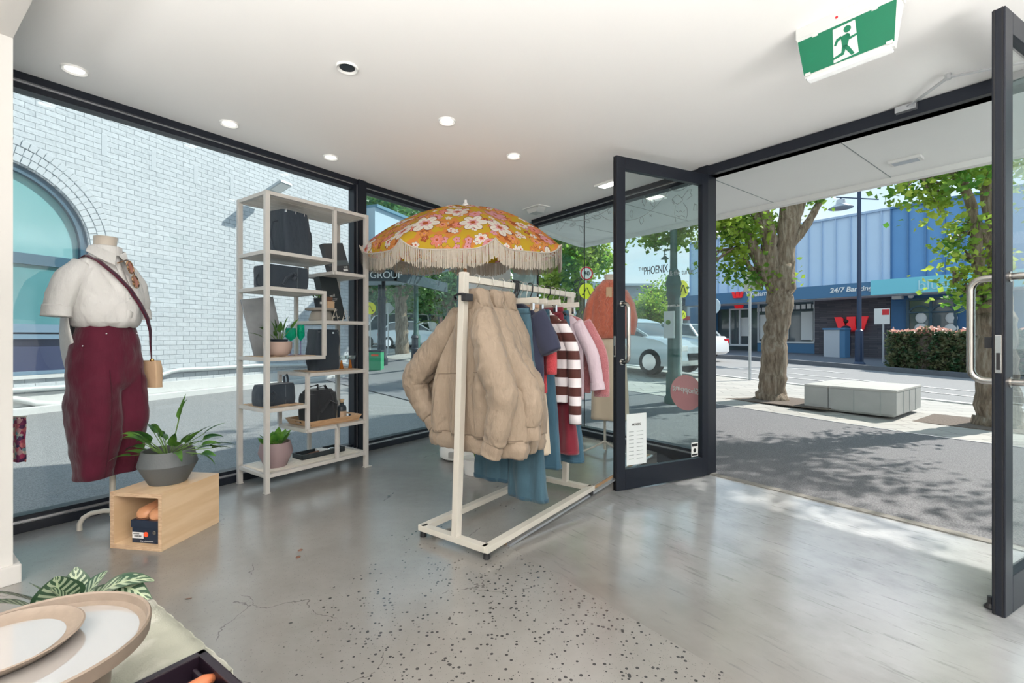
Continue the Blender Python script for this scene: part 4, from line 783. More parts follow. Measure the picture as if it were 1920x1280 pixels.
# hedge
def hedge(M, L_, W_, Hh, label):
    r = thing('hedge', label, 'hedge', M); rg = random.Random(3); m = MB(M); m.box(-L_/2+.1, L_/2-.1, -W_/2+.1, W_/2-.1, 0, Hh-.12); m.build('hedge_core', 'mulch', r)
    pts = []
    for i in range(9000):
        f = rg.random(); x = rg.uniform(-L_/2, L_/2); b = .07*math.sin(x*5)+.05*math.sin(x*11)
        if f < .6: pts.append((x, -W_/2+b+rg.uniform(-.05, .12), rg.uniform(0, Hh)))
        elif f < .8: pts.append((x, rg.uniform(-W_/2, W_/2), Hh+b+rg.uniform(-.1, .03)))
        elif f < .9: pts.append(((-L_/2+b) if rg.random() < .5 else L_/2, rg.uniform(-W_/2, W_/2), rg.uniform(0, Hh)))
        else: pts.append((x, W_/2+b, rg.uniform(0, Hh)))
    m = MB(M); m.leaves(pts, .11, rg); m.build('foliage', 'leaf_hedge', r, kind='stuff')
    pts = [(x, rg.uniform(-W_/2, W_/2), Hh+.07*math.sin(x*5)+rg.uniform(-.16, .10)) for x in [rg.uniform(-L_/2, L_/2) for _ in range(3600)]]
    m = MB(M); m.leaves(pts, .10, rg); m.build('pink_top_leaves', 'leaf_pink', r, kind='stuff'); return r  # pale pink leaf layer over the hedge top
pa = FR.px(1674, 650, 16.6)[0]; pb = FR.px(1990, 650, 16.6)[0]; zc = FR(pa, 16.6); zz0 = gz(FR((pa+pb)/2, 16.6).x, FR((pa+pb)/2, 16.6).y)
hedge(at(FR, (pa+pb)/2, 16.7, zz0), pb-pa, 1.2, FR.px(1750, 622, 16.1)[1]-zz0, 'clipped hedge with pale pink leaves on top in front of the blue shop')
MT['alu_grey'] = bpy.data.materials['alu_grey']
# ================================================================ street trees, bench, posts, cars
def tree(name, label, base, paths, crown, lm, nleaf, lsize, seed, group=None, mulch=True, trunk='bark'):
    """paths: lists of (offset, radius); crown: list of (centre offset, radius, weight)"""
    M = Matrix.Translation(base); r = thing(name, label, 'tree', M, group); rg = random.Random(seed)
    m = MB(M)
    for j, pa in enumerate(paths):
        pts = []; rr = []
        for i in range(len(pa)-1):
            (p, a), (q, b) = pa[i], pa[i+1]; p = Vector(p); q = Vector(q); n_ = 5
            for k in range(n_ + (1 if i == len(pa)-2 else 0)):
                f = k/n_; w = .022*min(1, a*5); pts.append(p.lerp(q, f)+Vector((rg.uniform(-w, w), rg.uniform(-w, w), 0))); rr.append((a+(b-a)*f)*rg.uniform(.93, 1.07))
        m.tube(pts, rr, 14)
    if mulch:
        pass
    m.build('trunk', trunk, r, smooth='all')
    pts = []
    tot = sum(c[2] for c in crown)
    for c, rad, w in crown:
        c = Vector(c); n_ = int(nleaf*w/tot); ncl = max(3, int(n_/28))
        for i in range(ncl):
            d = Vector((rg.gauss(0, 1), rg.gauss(0, 1), rg.gauss(0, .8))).normalized()*rad*rg.random()**.45; k0 = c+d; cr_ = lsize*rg.uniform(1.6, 3.2)
            for k in range(28): pts.append(M @ (k0+Vector((rg.gauss(0, 1), rg.gauss(0, 1), rg.gauss(0, .8)))*cr_*.6))
    m = MB(); m.leaves(pts, lsize, rg); m.build('foliage', lm, r, kind='stuff')
    # twigs reaching the leaf clusters
    m = MB(M); 
    for c, rad, w in crown:
        st = min((Vector(q[0]) for pa in paths for q in pa[1:]), key=lambda z: (z-Vector(c)).length)
        for k in range(5):
            d = Vector((rg.gauss(0, 1), rg.gauss(0, 1), rg.gauss(0, .8))).normalized()*rad*.7; e_ = Vector(c)+d; m.tube([st, (st+e_)/2+Vector((rg.uniform(-.1, .1), rg.uniform(-.1, .1), .1)), e_], [.025, .015, .006], 6)
    m.build('twigs', trunk, r, smooth='all', kind='stuff'); return r
def dirp(base, u, v, Y): return P(u, Y, H+(HV-v)*Y/F)-base
# plane tree in the middle, Y ~ 8.5
b1 = PF(1446, 752, -.02); b1.z = gz(b1.x, b1.y)+.01; Y1 = b1.y
D = lambda u, v, dy=0: tuple(dirp(b1, u, v, Y1+dy))
tree('street_tree', 'rough barked leafy tree leaning right behind the pavement, nearest the sign pole', b1,
     [[((0, 0, -.15), .34), ((.02, 0, .06), .25), (D(1449, 700), .22), (D(1452, 640), .21), (D(1461, 580), .215), (D(1465, 540), .23), (D(1463, 500), .20)],
      [(D(1458, 545), .17), (D(1445, 510), .16), (D(1443, 450), .13), (D(1430, 395), .12), (D(1424, 330), .10), (D(1415, 200), .05)],
      [(D(1440, 530), .12), (D(1420, 480), .11), (D(1400, 440), .08), (D(1360, 425), .07), (D(1330, 405), .06), (D(1250, 415, -.3), .04), (D(1175, 405, -.5), .02)],
      [(D(1468, 520), .18), (D(1474, 450), .16), (D(1478, 400), .15), (D(1480, 330), .12), (D(1485, 200), .06)],
      [(D(1472, 470), .12), (D(1484, 430), .11), (D(1496, 390), .10), (D(1510, 350), .08), (D(1530, 260), .05)],
      [(D(1476, 466), .09), (D(1505, 432), .075), (D(1525, 400), .06), (D(1545, 365), .05), (D(1570, 300), .03)],
      [(D(1428, 535), .05), (D(1405, 500), .04), (D(1385, 465), .035)], [(D(1450, 470), .08), (D(1425, 420), .07), (D(1405, 385), .05)]],
     [(D(1392, 430), .42, 1.5), (D(1350, 400, -.3), .4, 1.2), (D(1408, 400, .3), .26, .6), (D(1432, 440, .5), .16, .25), (D(1375, 470), .16, .25), (D(1385, 500), .17, .3), (D(1415, 522), .13, .22), (D(1468, 425, .5), .09, .08), (D(1466, 518), .06, .05), (D(1530, 372), .10, .07), (D(1300, 390, -.2), .4, 1), (D(1235, 440, .2), .33, .55), (D(1195, 430, .3), .25, .3), (D(1280, 440, 0), .25, .35), (D(1330, 500, -.2), .12, .2),
      (D(1360, 205), 1.15, 2.2), (D(1500, 110), 1.3, 2.4), (D(1250, 250, -1), 1.0, 1.4), (D(1430, 60, .5), 1.6, 2), (D(1350, 150, -1.2), 1.2, 1.5)], 'leaf_g', 11000, .095, 11)
# right tree Y ~ 6.6
b2 = P(1872, 6.55, 0); b2.z = gz(b2.x, b2.y)+.01; Y2 = b2.y
D = lambda u, v, dy=0: tuple(dirp(b2, u, v, Y2+dy))
tree('street_tree', 'rough barked street tree with twin limbs, right of the concrete bench', b2,
     [[((-.02, 0, -.15), .32), ((0, 0, .08), .25), (D(1872, 720), .22), (D(1868, 640), .21), (D(1864, 590), .20), (D(1858, 560), .17)],
      [(D(1862, 575), .13), (D(1847, 540), .10), (D(1836, 500), .075), (D(1829, 440), .065), (D(1822, 390), .06), (D(1806, 340), .055), (D(1797, 300), .05), (D(1780, 180), .03)],
      [(D(1870, 580), .14), (D(1873, 500), .12), (D(1872, 430), .12), (D(1858, 380), .10), (D(1850, 300), .07), (D(1850, 200), .04)],
      [(D(1826, 415), .05), (D(1850, 440), .08), (D(1872, 470), .10)], [(D(1808, 345), .05), (D(1785, 328), .035), (D(1730, 335, .1), .015)], [(D(1840, 560), .03), (D(1805, 545), .02), (D(1790, 530), .012)]],
     [(D(1762, 385), .15, .36), (D(1745, 362), .10, .16), (D(1692, 352), .12, .16), (D(1740, 330), .1, .12), (D(1800, 478), .12, .22), (D(1800, 522), .17, .34), (D(1852, 520), .14, .22), (D(1815, 550), .1, .15), (D(1790, 455), .12, .15), (D(1810, 420), .06, .08), (D(1825, 312), .3, .6), (D(1865, 315), .3, .6), (D(1860, 480), .1, .12), (D(1775, 325), .16, .25), (D(1820, 560), .1, .1),
      (D(1850, 200), 1.1, 2.4), (D(1800, 60), 1.4, 2.8), (D(2000, 100), 1.3, 2.4), (D(1900, -80, .5), 1.5, 2.4), (D(1980, 250, -1), 1.0, 1.6)], 'leaf_y', 6600, .095, 22)
# unseen tree added right of the view to shade the footpath by the doors
b3 = FR(6.1, 5.0); b3.z = gz(b3.x, b3.y)+.01
tree('street_tree', 'leafy tree added unseen right of the doorway to dapple the footpath', b3, [[((0, 0, -.1), .3), ((0, 0, .5), .22), ((.1, 0, 2.0), .2), ((.1, .1, 3.4), .14), ((0, .2, 5), .06)], [((.1, 0, 2.0), .15), ((-.8, .3, 3.2), .1), ((-1.3, .5, 4.5), .05)], [((.1, 0, 2.2), .13), ((.9, -.3, 3.4), .1), ((1.4, -.4, 4.6), .05)]],
     [((0, .1, 4.6), 1.5, 4), ((-1.3, .5, 4.0), 1.0, 2.5), ((1.3, -.4, 4.4), 1.2, 3), ((0, 0, 3.1), .9, 1.4)], 'leaf_g', 3000, .11, 33)
for b_, rr in ((b1, 1.0), (b2, 1.05)):
    M = at(FR, *toFR(b_), b_.z+.002); m = MB(M); m.slab([(-rr, -.55), (rr*1.1, -.6), (rr, .5), (-rr, .6)], .0, .012); o = single('tree_pit', m, 'mulch', 'patch of dark gravel mulch around the tree ' + ('beside the sign pole' if b_ is b1 else 'right of the concrete bench'), 'tree pit')
# crown left of the door (tree with trunk hidden by the rack)
b4 = GY(1092, 13.5); D = lambda u, v, dy=0: tuple(dirp(b4, u, v, 13.5+dy))
tree('street_tree', 'bright green leafy tree seen between the umbrella and the door', b4, [[((0, 0, -.1), .25), ((0, 0, 1.5), .18), (D(1090, 560), .16), (D(1075, 500), .12), (D(1050, 430), .06)], [(D(1090, 560), .12), (D(1100, 500), .1), (D(1120, 450), .05)], [(D(1090, 560), .1), (D(1040, 570), .05), (D(1030, 540), .04)]],
     [(D(1050, 460), 1.0, 3), (D(1090, 480), .9, 2.5), (D(1125, 485), .45, .8), (D(1050, 560), .55, 1.2), (D(1030, 520), .7, 1.5), (D(1095, 430), .6, 1), (D(1075, 400), .9, 2)], 'leaf_y', 8000, .13, 44)
# trees seen through the side window
b5 = GY(754, 21); D = lambda u, v, dy=0: tuple(dirp(b5, u, v, 21+dy))
tree('street_tree', 'straight trunked street tree seen through the side window behind the shelf', b5, [[((0, 0, -.1), .32), ((0, 0, .6), .28), (D(753, 600), .27), (D(751, 560), .26), (D(752, 500), .18), (D(752, 440), .1)], [(D(751, 570), .16), (D(738, 545), .12), (D(725, 520), .07)], [(D(753, 565), .15), (D(768, 545), .12), (D(784, 520), .07)]],
     [(D(740, 440), 2.2, 4), (D(790, 470), 2.0, 4), (D(700, 420), 1.8, 3), (D(745, 545), .5, .35), (D(772, 535), .7, .6), (D(715, 400), 2, 3)], 'leaf_far', 7000, .2, 55)
i = 0
for (u, Y, hh, rad, lab, lm) in ((815, 27, 5.2, 2.4, 'dense dark green tree left of the beige coats', 'leaf_far'), (845, 24, 5.0, 2.3, 'dark bushy tree just behind the umbrella fringe and coats', 'leaf_far'), (700, 34, 6, 2.6, 'far dark tree behind the yellow crossing sign', 'leaf_far'), (1245, 48, 5.5, 2.2, 'small far tree between parked cars seen through the door glass', 'leaf_y'), (1222, 42, 4.2, 1.4, 'yellow-green bush far behind the parked cars', 'leaf_y'), (720, 30, 11, 4.0, 'tall tree rising above the far canopy roof', 'leaf_far'), (790, 36, 11, 4.2, 'tall broad tree above the umbrella seen through the side window', 'leaf_far'), (880, 30, 7.5, 3.2, 'far tree behind the clothes rack', 'leaf_far')):
    b_ = GY(u, Y); tree('street_tree', lab, b_, [[((0, 0, -.2), .25), ((0, 0, hh*.45), .2), ((.2, 0, hh*.8), .08)], [((0, 0, hh*.4), .15), ((-rad*.5, 0, hh*.7), .06)], [((0, 0, hh*.4), .15), ((rad*.5, .2, hh*.7), .06)]], [((0, 0, hh*.78), rad, 4), ((-rad*.6, 0, hh*.6), rad*.65, 2), ((rad*.6, 0, hh*.6), rad*.65, 2)], lm, 5200, .26 if hh > 5 else .2, 60+i, 'distant street trees'); i += 1
# concrete bench
pa = PF(1508, 771, -.08); pb = PF(1680, 791, -.08); pc = PF(1730, 774, -.08); z_ = gz(pa.x, pa.y)+.012
M = at(FR, *toFR(pa), z_); Lb = (pb-pa).length; Wb = (pc-pb).length
r = thing('concrete_bench', 'long low grey concrete block bench on the pavement outside', 'bench', M); hb = .40
m = MB(M); e_ = .0
for x0, x1 in ((0, .34), (.35, Lb)): m.box(x0, x1, 0, Wb, .03, hb-.035)
m.box(.04, Lb-.04, .04, Wb-.04, 0, .04); m.build('bench_base', 'bench_conc', r, bev=.006)
m = MB(M); m.box(0, .34, -.006, Wb+.006, hb-.035, hb).box(.35, Lb+.004, -.006, Wb+.006, hb-.035, hb); m.build('bench_top', 'bench_top', r, bev=.006)
m = MB(M)
for x in (.34+(Lb-.34)*.40, .34+(Lb-.34)*.78): m.box(x-.004, x+.004, -.004, .0, .03, hb-.035)
for y in (.25, .5, .75): m.box(Lb, Lb+.004, Wb*y-.008, Wb*y+.008, .03, hb-.035)
m.build('panel_joint', 'marker', r)
# sign pole by the tree with sign back
p0 = PF(1406, 716, .05); p0.z = gz(p0.x, p0.y); M = at(FR, *toFR(p0), p0.z); Yp = p0.y
r = thing('sign_post', 'galvanised pole carrying a plain backed sign left of the leaning tree', 'sign', M); top = H+(HV-522)*Yp/F-p0.z
m = MB(M); m.tube([(0, 0, 0), (0, 0, top)], .032, 12); m.build('post', 'galv', r, smooth=True)
m = MB(M); m.box(-.1, .28, .03, .045, top-.28, top+.12); m.build('sign_panel', 'sign_back', r, bev=.002); m = MB(M); m.box(-.13, -.02, -.05, -.03, top-.32, top+.1); m.build('sign_panel', 'sign_back', r)
p0 = GY(1337, 14.5); M = at(FR, *toFR(p0), p0.z); r = thing('round_sign', 'round pale sign on a thin pole just right of the door jamb', 'sign', M); top = H+(HV-574)*14.5/F-p0.z
m = MB(M); m.tube([(0, 0, 0), (0, 0, top)], .03, 8); m.build('post', 'galv', r, smooth=True); m = MB(M); m.lathe([(.26, 0), (.26, .02)], 28, T(0, -.04, top) @ RX(math.pi/2)); m.build('sign_panel', mat('sign_pale', (.55, .68, .8), .4), r)
# green iron post outside the door glass
p0 = GY(1263, 8.3); M = at(FR, *toFR(p0), p0.z); ht = H+(HV-380)*8.3/F-p0.z; hc = H+(HV-533)*8.3/F-p0.z
r = thing('iron_lamp_post', 'ornate dark green iron lamp post seen through the open door glass', 'lamp post', M)
m = MB(M); m.lathe([(.16, 0), (.16, .1), (.13, .14), (.13, .5), (.105, .55), (.10, hc-.25), (.13, hc-.18), (.115, hc-.12), (.125, hc-.02), (.14, hc), (.125, hc+.06), (.115, hc+.12), (.075, hc+.2), (.085, hc+.24), (.062, hc+.28), (.055, ht)], 20); m.build('pole', 'green_iron', r, smooth=True)
m = MB(M); m.bar((0, 0, hc+.62), (-.2, 0, hc+.62), .015).tube([(-.18, 0, hc+.62), (-.18, 0, hc+.52)], .01, 6).lathe([(.015, 0), (.035, -.02), (.075, -.06), (.07, -.062)], 16, T(-.18, 0, hc+.53)); m.build('lamp_arm', 'green_iron', r)
m = MB(M); m.box(-.10, .10, -.15, -.12, 1.15, 1.62).box(-.09, .09, -.152, -.12, 1.45, 1.6); m.build('poster', 'paper', r, label='pale paper poster')
m = MB(M); m.sphere((-.01, -.15, 1.43), .05, 6, sy=.1); m.build('poster_picture', 'leaf_light', r)
def crossing_sign(u, Y, v, rad, label, rz=0, squash=1):
    p0 = GY(u, Y); top = H+(HV-v)*Y/F-p0.z; M = Matrix.Translation(p0) @ RZ(rz); r = thing('crossing_sign', label, 'sign', M, None)
    m = MB(M); m.tube([(0, 0, 0), (0, 0, top)], .03, 8); m.build('post', 'sign_white', r, smooth=True)
    m = MB(M); m.lathe([(rad, 0), (rad, .02)], 30, T(0, -.04, top) @ RX(math.pi/2)); dsk = m.build('sign_disc', 'sign_yellow', r)
    m = MB(M); q = rad; y = -.065; m.bar((-.05*q, y, top+.45*q), (-.45*q, y, top-.45*q), .12*q, .01).bar((.05*q, y, top+.45*q), (.45*q, y, top-.45*q), .12*q, .01).box(-.65*q, -.40*q, y, y+.01, top-.5*q, top-.38*q).box(.40*q, .65*q, y, y+.01, top-.5*q, top-.38*q); m.build('walking_legs', 'sign_black', dsk)
    return r
crossing_sign(694, 20, 578, .26, 'yellow disc crossing sign on a white pole right of the shelf')
crossing_sign(1276, 9.6, 542, .175, 'large yellow crossing disc right behind the green lamp post', .55)
crossing_sign(1279, 20, 590, .17, 'small lower yellow crossing disc seen through the door glass', .5)
crossing_sign(1098, 12, 546, .20, 'yellow disc sign half hidden behind the orange knit vest', .3)
p0 = GY(1098, 12.3); top = H+(HV-513)*12.3/F-p0.z; M = Matrix.Translation(p0) @ RZ(.3); r = thing('speed_sign', 'white round 40 speed sign with red ring left of the open door', 'sign', M)
m = MB(M); m.tube([(0, 0, 0), (0, 0, top)], .03, 8); m.build('post', 'galv', r, smooth=True); m = MB(M); m.lathe([(.185, 0), (.185, .02)], 30, T(0, -.04, top) @ RX(math.pi/2)); m.build('sign_disc', 'sign_white', r)
m = MB(M); m.loft([[(math.cos(a)*q, -.068+y, top+math.sin(a)*q) for q, y in ((.145, 0), (.18, 0), (.18, .01), (.145, .01))] for a in [2*math.pi*i/28 for i in range(29)]]); m.build('red_ring', 'sign_red', r); text('number', '40', .17, M @ T(0, -.07, top) @ RX(math.pi/2), 'sign_black', r, ax='CENTER')
p0 = GY(728, 21); top = H+(HV-578)*21/F-p0.z; M = Matrix.Translation(p0); r = thing('diamond_sign', 'grey back of a diamond road sign behind the yellow crossing sign', 'sign', M); m = MB(M); m.tube([(0, 0, 0), (0, 0, top)], .035, 8); m.build('post', 'galv', r, smooth=True); m = MB(M); m.box(-.22, .22, -.02, 0, -.22, .22, T(0, 0, top) @ RY(math.pi/4)); m.build('sign_panel', mat('sign_pale_grey', (.6, .65, .68), .4), r)
# GROUP canopy with posts and lattice
M = Matrix.Translation((-4.4, 16.5, 3.4)); r = thing('shop_canopy', 'dark shop canopy lettered GROUP across the lane behind the shelf', 'canopy', M)
x0, x1 = P(680, 16.5, 0).x, P(746, 16.5, 0).x; zc0, zc1 = H+(HV-527)*16.5/F, H+(HV-506)*16.5/F
m = MB(); m.slab([(x0-2, 16.4), (x1, 16.4), (x1, 16.5), (x0-2, 16.5)], zc0, zc1); m.slab([(x1-.1, 16.4), (x1, 16.4), (x1+1.2, 20.5), (x1+1.1, 20.5)], zc0, zc1); m.build('fascia', 'sign_slate', r)
m = MB(); m.slab([(x0-2, 16.5), (x1, 16.5), (x1+1.1, 20.5), (x0-2, 20.5)], zc1-.1, zc1); m.build('canopy_soffit', 'awning_white', r)
text('sign_words', 'GROUP', .34, Matrix.Translation(P(693, 16.38, (zc0+zc1)/2)) @ RX(math.pi/2), 'white_txt', r, ax='LEFT')
for (u, Y) in ((719, 17.2), (712, 19.8)):
    p0 = GY(u, Y); m = MB(); m.lathe([(.16, 0), (.16, .25), (.10, .35), (.085, 1.2), (.085, 2.4), (.12, 2.45), (.07, 2.55), (.07, zc1-.15-p0.z)], 12, T(p0)); m.build('post', 'black_iron', r, smooth=True)
m = MB(BW.M); m.box(8.65, 10.8, -.4, .4, 3.9, 5.45); o = thing('pale_parapet', 'pale blue painted parapet of the building beyond the brick wall', 'building', at(BW, 8.65, 0, 0)); m.build('parapet', 'awning_white', o)
m = MB(BW.M); m.box(8.65, 10.85, -.5, .42, 5.45, 5.55).box(8.65, 10.85, -.55, -.3, 3.75, 3.9); m.build('trim_band', mat('band_teal', (.10, .22, .30), .5), o); m = MB(BW.M); m.box(8.62, 10.8, 2.2, 2.5, -.2, 3.9); m.build('wall', 'far_wall', o); m = MB(BW.M); m.box(8.65, 10.8, .3, 2.5, 3.85, 3.95); m.build('roof_deck', 'far_wall', o)
# lattice veranda on the cross street
r = thing('lattice_veranda', 'white lattice trimmed veranda with dark green posts beyond the side window', 'veranda', at(FR, -16, 4.3, 3.5)); m = MB(FR.M); zt0, zt1 = 3.55, 4.1
m.box(-17.2, -10, 4.28, 4.34, zt0-.06, zt0).box(-17.2, -10, 4.28, 4.34, zt1, zt1+.06)
s_ = -17.2
while s_ < -10: m.bar((s_, 4.31, zt0), (s_+.5, 4.31, zt1), .035).bar((s_+.5, 4.31, zt0), (s_, 4.31, zt1), .035); s_ += .5
m.build('lattice', 'awning_white', r)
for s_ in (-14.8, -11.5): p0 = FR(s_, 4.31); m = MB(); m.lathe([(.17, 0), (.17, .9), (.1, 1.0), (.09, 3.0), (.16, 3.1), (.08, 3.2), (.08, zt1-p0.z)], 12, T(p0.x, p0.y, gz(p0.x, p0.y))); m.build('post', 'green_iron', r, smooth=True)
m = MB(FR.M); m.box(-17.2, -10, 1.8, 4.28, zt1+.05, zt1+.12); m.build('veranda_roof', 'awning_white', r)
p0 = GY(778, 15.3); M = Matrix.Translation(p0); r = thing('bollard', 'stout dark iron bollard behind the left shoulder of the beige coat', 'bollard', M); m = MB(M); m.lathe([(.15, 0), (.15, .3), (.12, .36), (.12, .62), (.15, .66), (.11, .7), (.10, 1.0), (.13, 1.03), (.10, 1.1), (.02, 1.12)], 16); m.build('bollard_body', 'black_iron', r, smooth=True)
p0 = GY(706, 16.0); M = Matrix.Translation(p0); r = thing('litter_bin', 'green council litter bin at the foot of the canopy post', 'bin', M); m = MB(M); m.box(-.2, .2, -.2, .2, 0, .62); m.build('bin_body', 'green_bin', r, bev=.01); m = MB(M); m.box(-.12, .12, -.215, -.2, .48, .54); m.build('bin_band', 'label_orange', r); m = MB(M); m.box(-.22, .22, -.22, .22, .62, .68); m.build('bin_lid', 'black_iron', r, bev=.01)
p0 = GY(811, 24); person(Matrix.Translation(p0), 'cloth_white', 'cloth_dark', 'distant person in a white top walking between far trees')
# cars
def car(M, label, paint, L_=4.3, Wc=1.75, hc=1.45, van=False):
    r = thing('car', label, 'car', M); hs = Wc/2
    k = L_/4.3
    side = [(-2.15, .35), (-2.13, .72), (-2.0, .92), (-1.1, 1.0), (1.0, .98), (1.75, .86), (2.1, .68), (2.15, .38), (2.0, .24), (-2.0, .24)]
    m = MB(M); rs = []
    for y, sc, dz in ((-hs, .93, -.0), (-hs+.05, .985, .0), (-hs+.2, 1, .02), (hs-.2, 1, .02), (hs-.05, .985, 0), (hs, .93, 0)):
        rs.append([(x*k*sc, y, (z+dz) if z > .5 else z) for x, z in side])
    m.loft(rs); m.build('car_body', paint, r, smooth=True, bev=0)
    cab = [(-1.75, .96), (-1.35, hc-.05), (-.9, hc), (.1, hc), (.55, hc-.12), (1.15, .97)] if not van else [(-2.05, .92), (-1.95, hc), (-1.2, hc+.05), (.5, hc+.05), (.95, hc-.1), (1.5, .95)]
    m = MB(M); m.loft([[(x*k*s_, y*(1 if z < 1.1 else .82), z) for x, z in cab] for y, s_ in ((-hs+.05, .97), (0, 1), (hs-.05, .97))]); m.build('cabin_glass', 'car_glass', r, smooth=True)
    rf = [(cab[i][0], cab[i][1]) for i in range(1, 5)]; m = MB(M); m.loft([[(x*k, y*.80, z+.012) for x, z in rf]+[(x*k, y*.80, z-.03) for x, z in rf[::-1]] for y in (-hs, hs)])
    for sg in (-1, 1):
        for i, j in ((0, 1), (4, 5)): m.bar((cab[i][0]*k, sg*(hs-.05), cab[i][1]), (cab[j][0]*k, sg*(hs*.80), cab[j][1]), .06)
        m.bar((-.25*k, sg*(hs-.05), .98), (-.25*k, sg*hs*.8, hc), .07)
    m.build('roof', paint, r)
    for x in (-1.33, 1.35):
        for sg in (-1, 1):
            w = MB(M); w.lathe([(.12, -.1), (.31, -.1), (.33, -.06), (.33, .06), (.31, .1), (.12, .1)], 22, T(x*k, sg*(hs-.08), .33) @ RX(math.pi/2)); wo_ = w.build('wheel', 'tyre', r, smooth=True)
            w = MB(M); w.lathe([(.02, 0), (.2, 0), (.2, .02), (.02, .02)], 16, T(x*k, sg*(hs+.015), .33) @ RX(math.pi/2)); w.build('hubcap', 'chrome', wo_)
    m = MB(M)
    for sg in (-1, 1): m.box(1.98*k, 2.12*k, sg*.62-.2, sg*.62+.2, .6, .74)
    m.build('headlight', 'lamp_clear', r, bev=.02); m = MB(M)
    for sg in (-1, 1): m.box(-2.12*k, -2.0*k, sg*.66-.16, sg*.66+.16, .66, .84)
    m.build('tail_light', 'lamp_red', r, bev=.02); m = MB(M); m.box(2.08*k, 2.16*k, -.45, .45, .38, .55); m.build('grille', 'black_plastic', r); return r
def carat(u, Y, rz, *a, **k): p0 = GY(u, Y); return car(Matrix.Translation(p0) @ RZ(rz), *a, **k)
ang = math.atan2(FR.x[1], FR.x[0])
carat(1178, 13.2, ang, 'silver hatchback passing on the near side of the road behind the door glass', 'car_silver')
carat(1255, 19.5, ang+math.pi, 'white hatchback parked behind the green lamp post, cut by the door jamb', 'car_white')
carat(1222, 33, .35, 'dark blue car parked far off left of the green lamp post', 'car_blue')
carat(1236, 40, .2, 'white car parked behind the dark blue car', 'car_white')
carat(1286, 26, ang+.4, 'dark red car seen between the lamp post and the door jamb', 'car_red')
carat(736, 27, math.pi+.25, 'white van parked beyond the straight tree trunk', 'car_white', hc=1.85, van=True)
carat(786, 25, ang+.5, 'silver car turning behind the bollard', 'car_silver')
carat(712, 31, .2, 'white car parked left of the far white van', 'car_white')
# ================================================================ far buildings
def fbox(r, nm, u0, u1, v0, v1, Y, dep, mm, lab=None, bot=None):
    z0 = (H+(HV-v1)*Y/F) if bot is None else bot; m = MB(); m.box((u0-960)/F*Y, (u1-960)/F*Y, Y, Y+dep, z0, H+(HV-v0)*Y/F); return m.build(nm, mm, r, label=lab)
def fth(nm, lab, cat, u, Y): return thing(nm, lab, cat, Matrix.Translation(GY(u, Y)))
r = fth('far_building', 'grey gabled building far behind the door glass', 'building', 1195, 55); fbox(r, 'wall', 1150, 1224, 533, 640, 55, 12, 'far_wall', bot=0); fbox(r, 'gable', 1224, 1238, 543, 552, 54, 3, 'far_roof'); fbox(r, 'parapet', 1150, 1225, 531, 535, 54.5, 13, 'far_white')
r = fth('far_shop', 'far shop with a dark slate sign band behind the green lamp post', 'building', 1250, 44); fbox(r, 'sign_band', 1214, 1292, 554, 571, 44, 1.5, 'sign_slate'); fbox(r, 'wall', 1289, 1330, 550, 640, 44, 8, 'far_white', bot=0); fbox(r, 'shop_window', 1250, 1292, 580, 626, 45, 1, 'far_dark'); fbox(r, 'red_sign', 1277, 1294, 593, 600, 43.5, .5, 'far_red'); fbox(r, 'wall', 1214, 1290, 571, 640, 47, 6, 'far_wall', bot=0); fbox(r, 'sign_band', 1289, 1320, 548, 558, 43, 2, 'blue_fascia')
r = fth('far_shop', 'far shops with red awning and orange sign at the left of the door glass', 'building', 1190, 50); fbox(r, 'awning', 1172, 1216, 579, 587, 49, 2, 'far_red'); fbox(r, 'sign_panel', 1206, 1214, 564, 579, 49, .4, 'far_orange'); fbox(r, 'shopfront', 1160, 1225, 587, 628, 51, 4, 'far_dark', bot=0); fbox(r, 'sign_panel', 1211, 1222, 586, 592, 48.9, .4, 'white_txt')
r = fth('far_building', 'white two-storey building behind the bright green tree', 'building', 1100, 40); fbox(r, 'wall', 1045, 1160, 528, 650, 40, 10, 'far_white', bot=0)
for i in range(9): fbox(r, 'window', 1052+i*12, 1058+i*12, 541, 556, 39.9, .2, 'far_dark')
fbox(r, 'ledge', 1045, 1160, 557, 560, 39.7, .4, 'far_wall'); fbox(r, 'shopfront', 1045, 1160, 590, 628, 39.8, .3, 'far_wall')
r = fth('far_shops', 'row of dark shopfronts and brick facades far behind the trees at the left', 'building', 780, 46); fbox(r, 'wall', 640, 900, 520, 640, 48, 8, 'far_wall', bot=0); fbox(r, 'brick_facade', 688, 712, 530, 560, 47.6, .5, 'far_brick')
for i, (a_, b_) in enumerate(((700, 716), (735, 745), (748, 770), (776, 792), (800, 822), (830, 850))): fbox(r, 'shop_window', a_, b_, 585, 622, 47.5, .4, 'far_dark')
for i, a_ in enumerate((728, 770, 795, 824)): fbox(r, 'brick_pier', a_, a_+5, 560, 626, 47.3, .6, 'far_brick')
for a_ in (773, 782): fbox(r, 'shop_sign', a_, a_+5, 585, 592, 47.0, .3, 'white_txt')
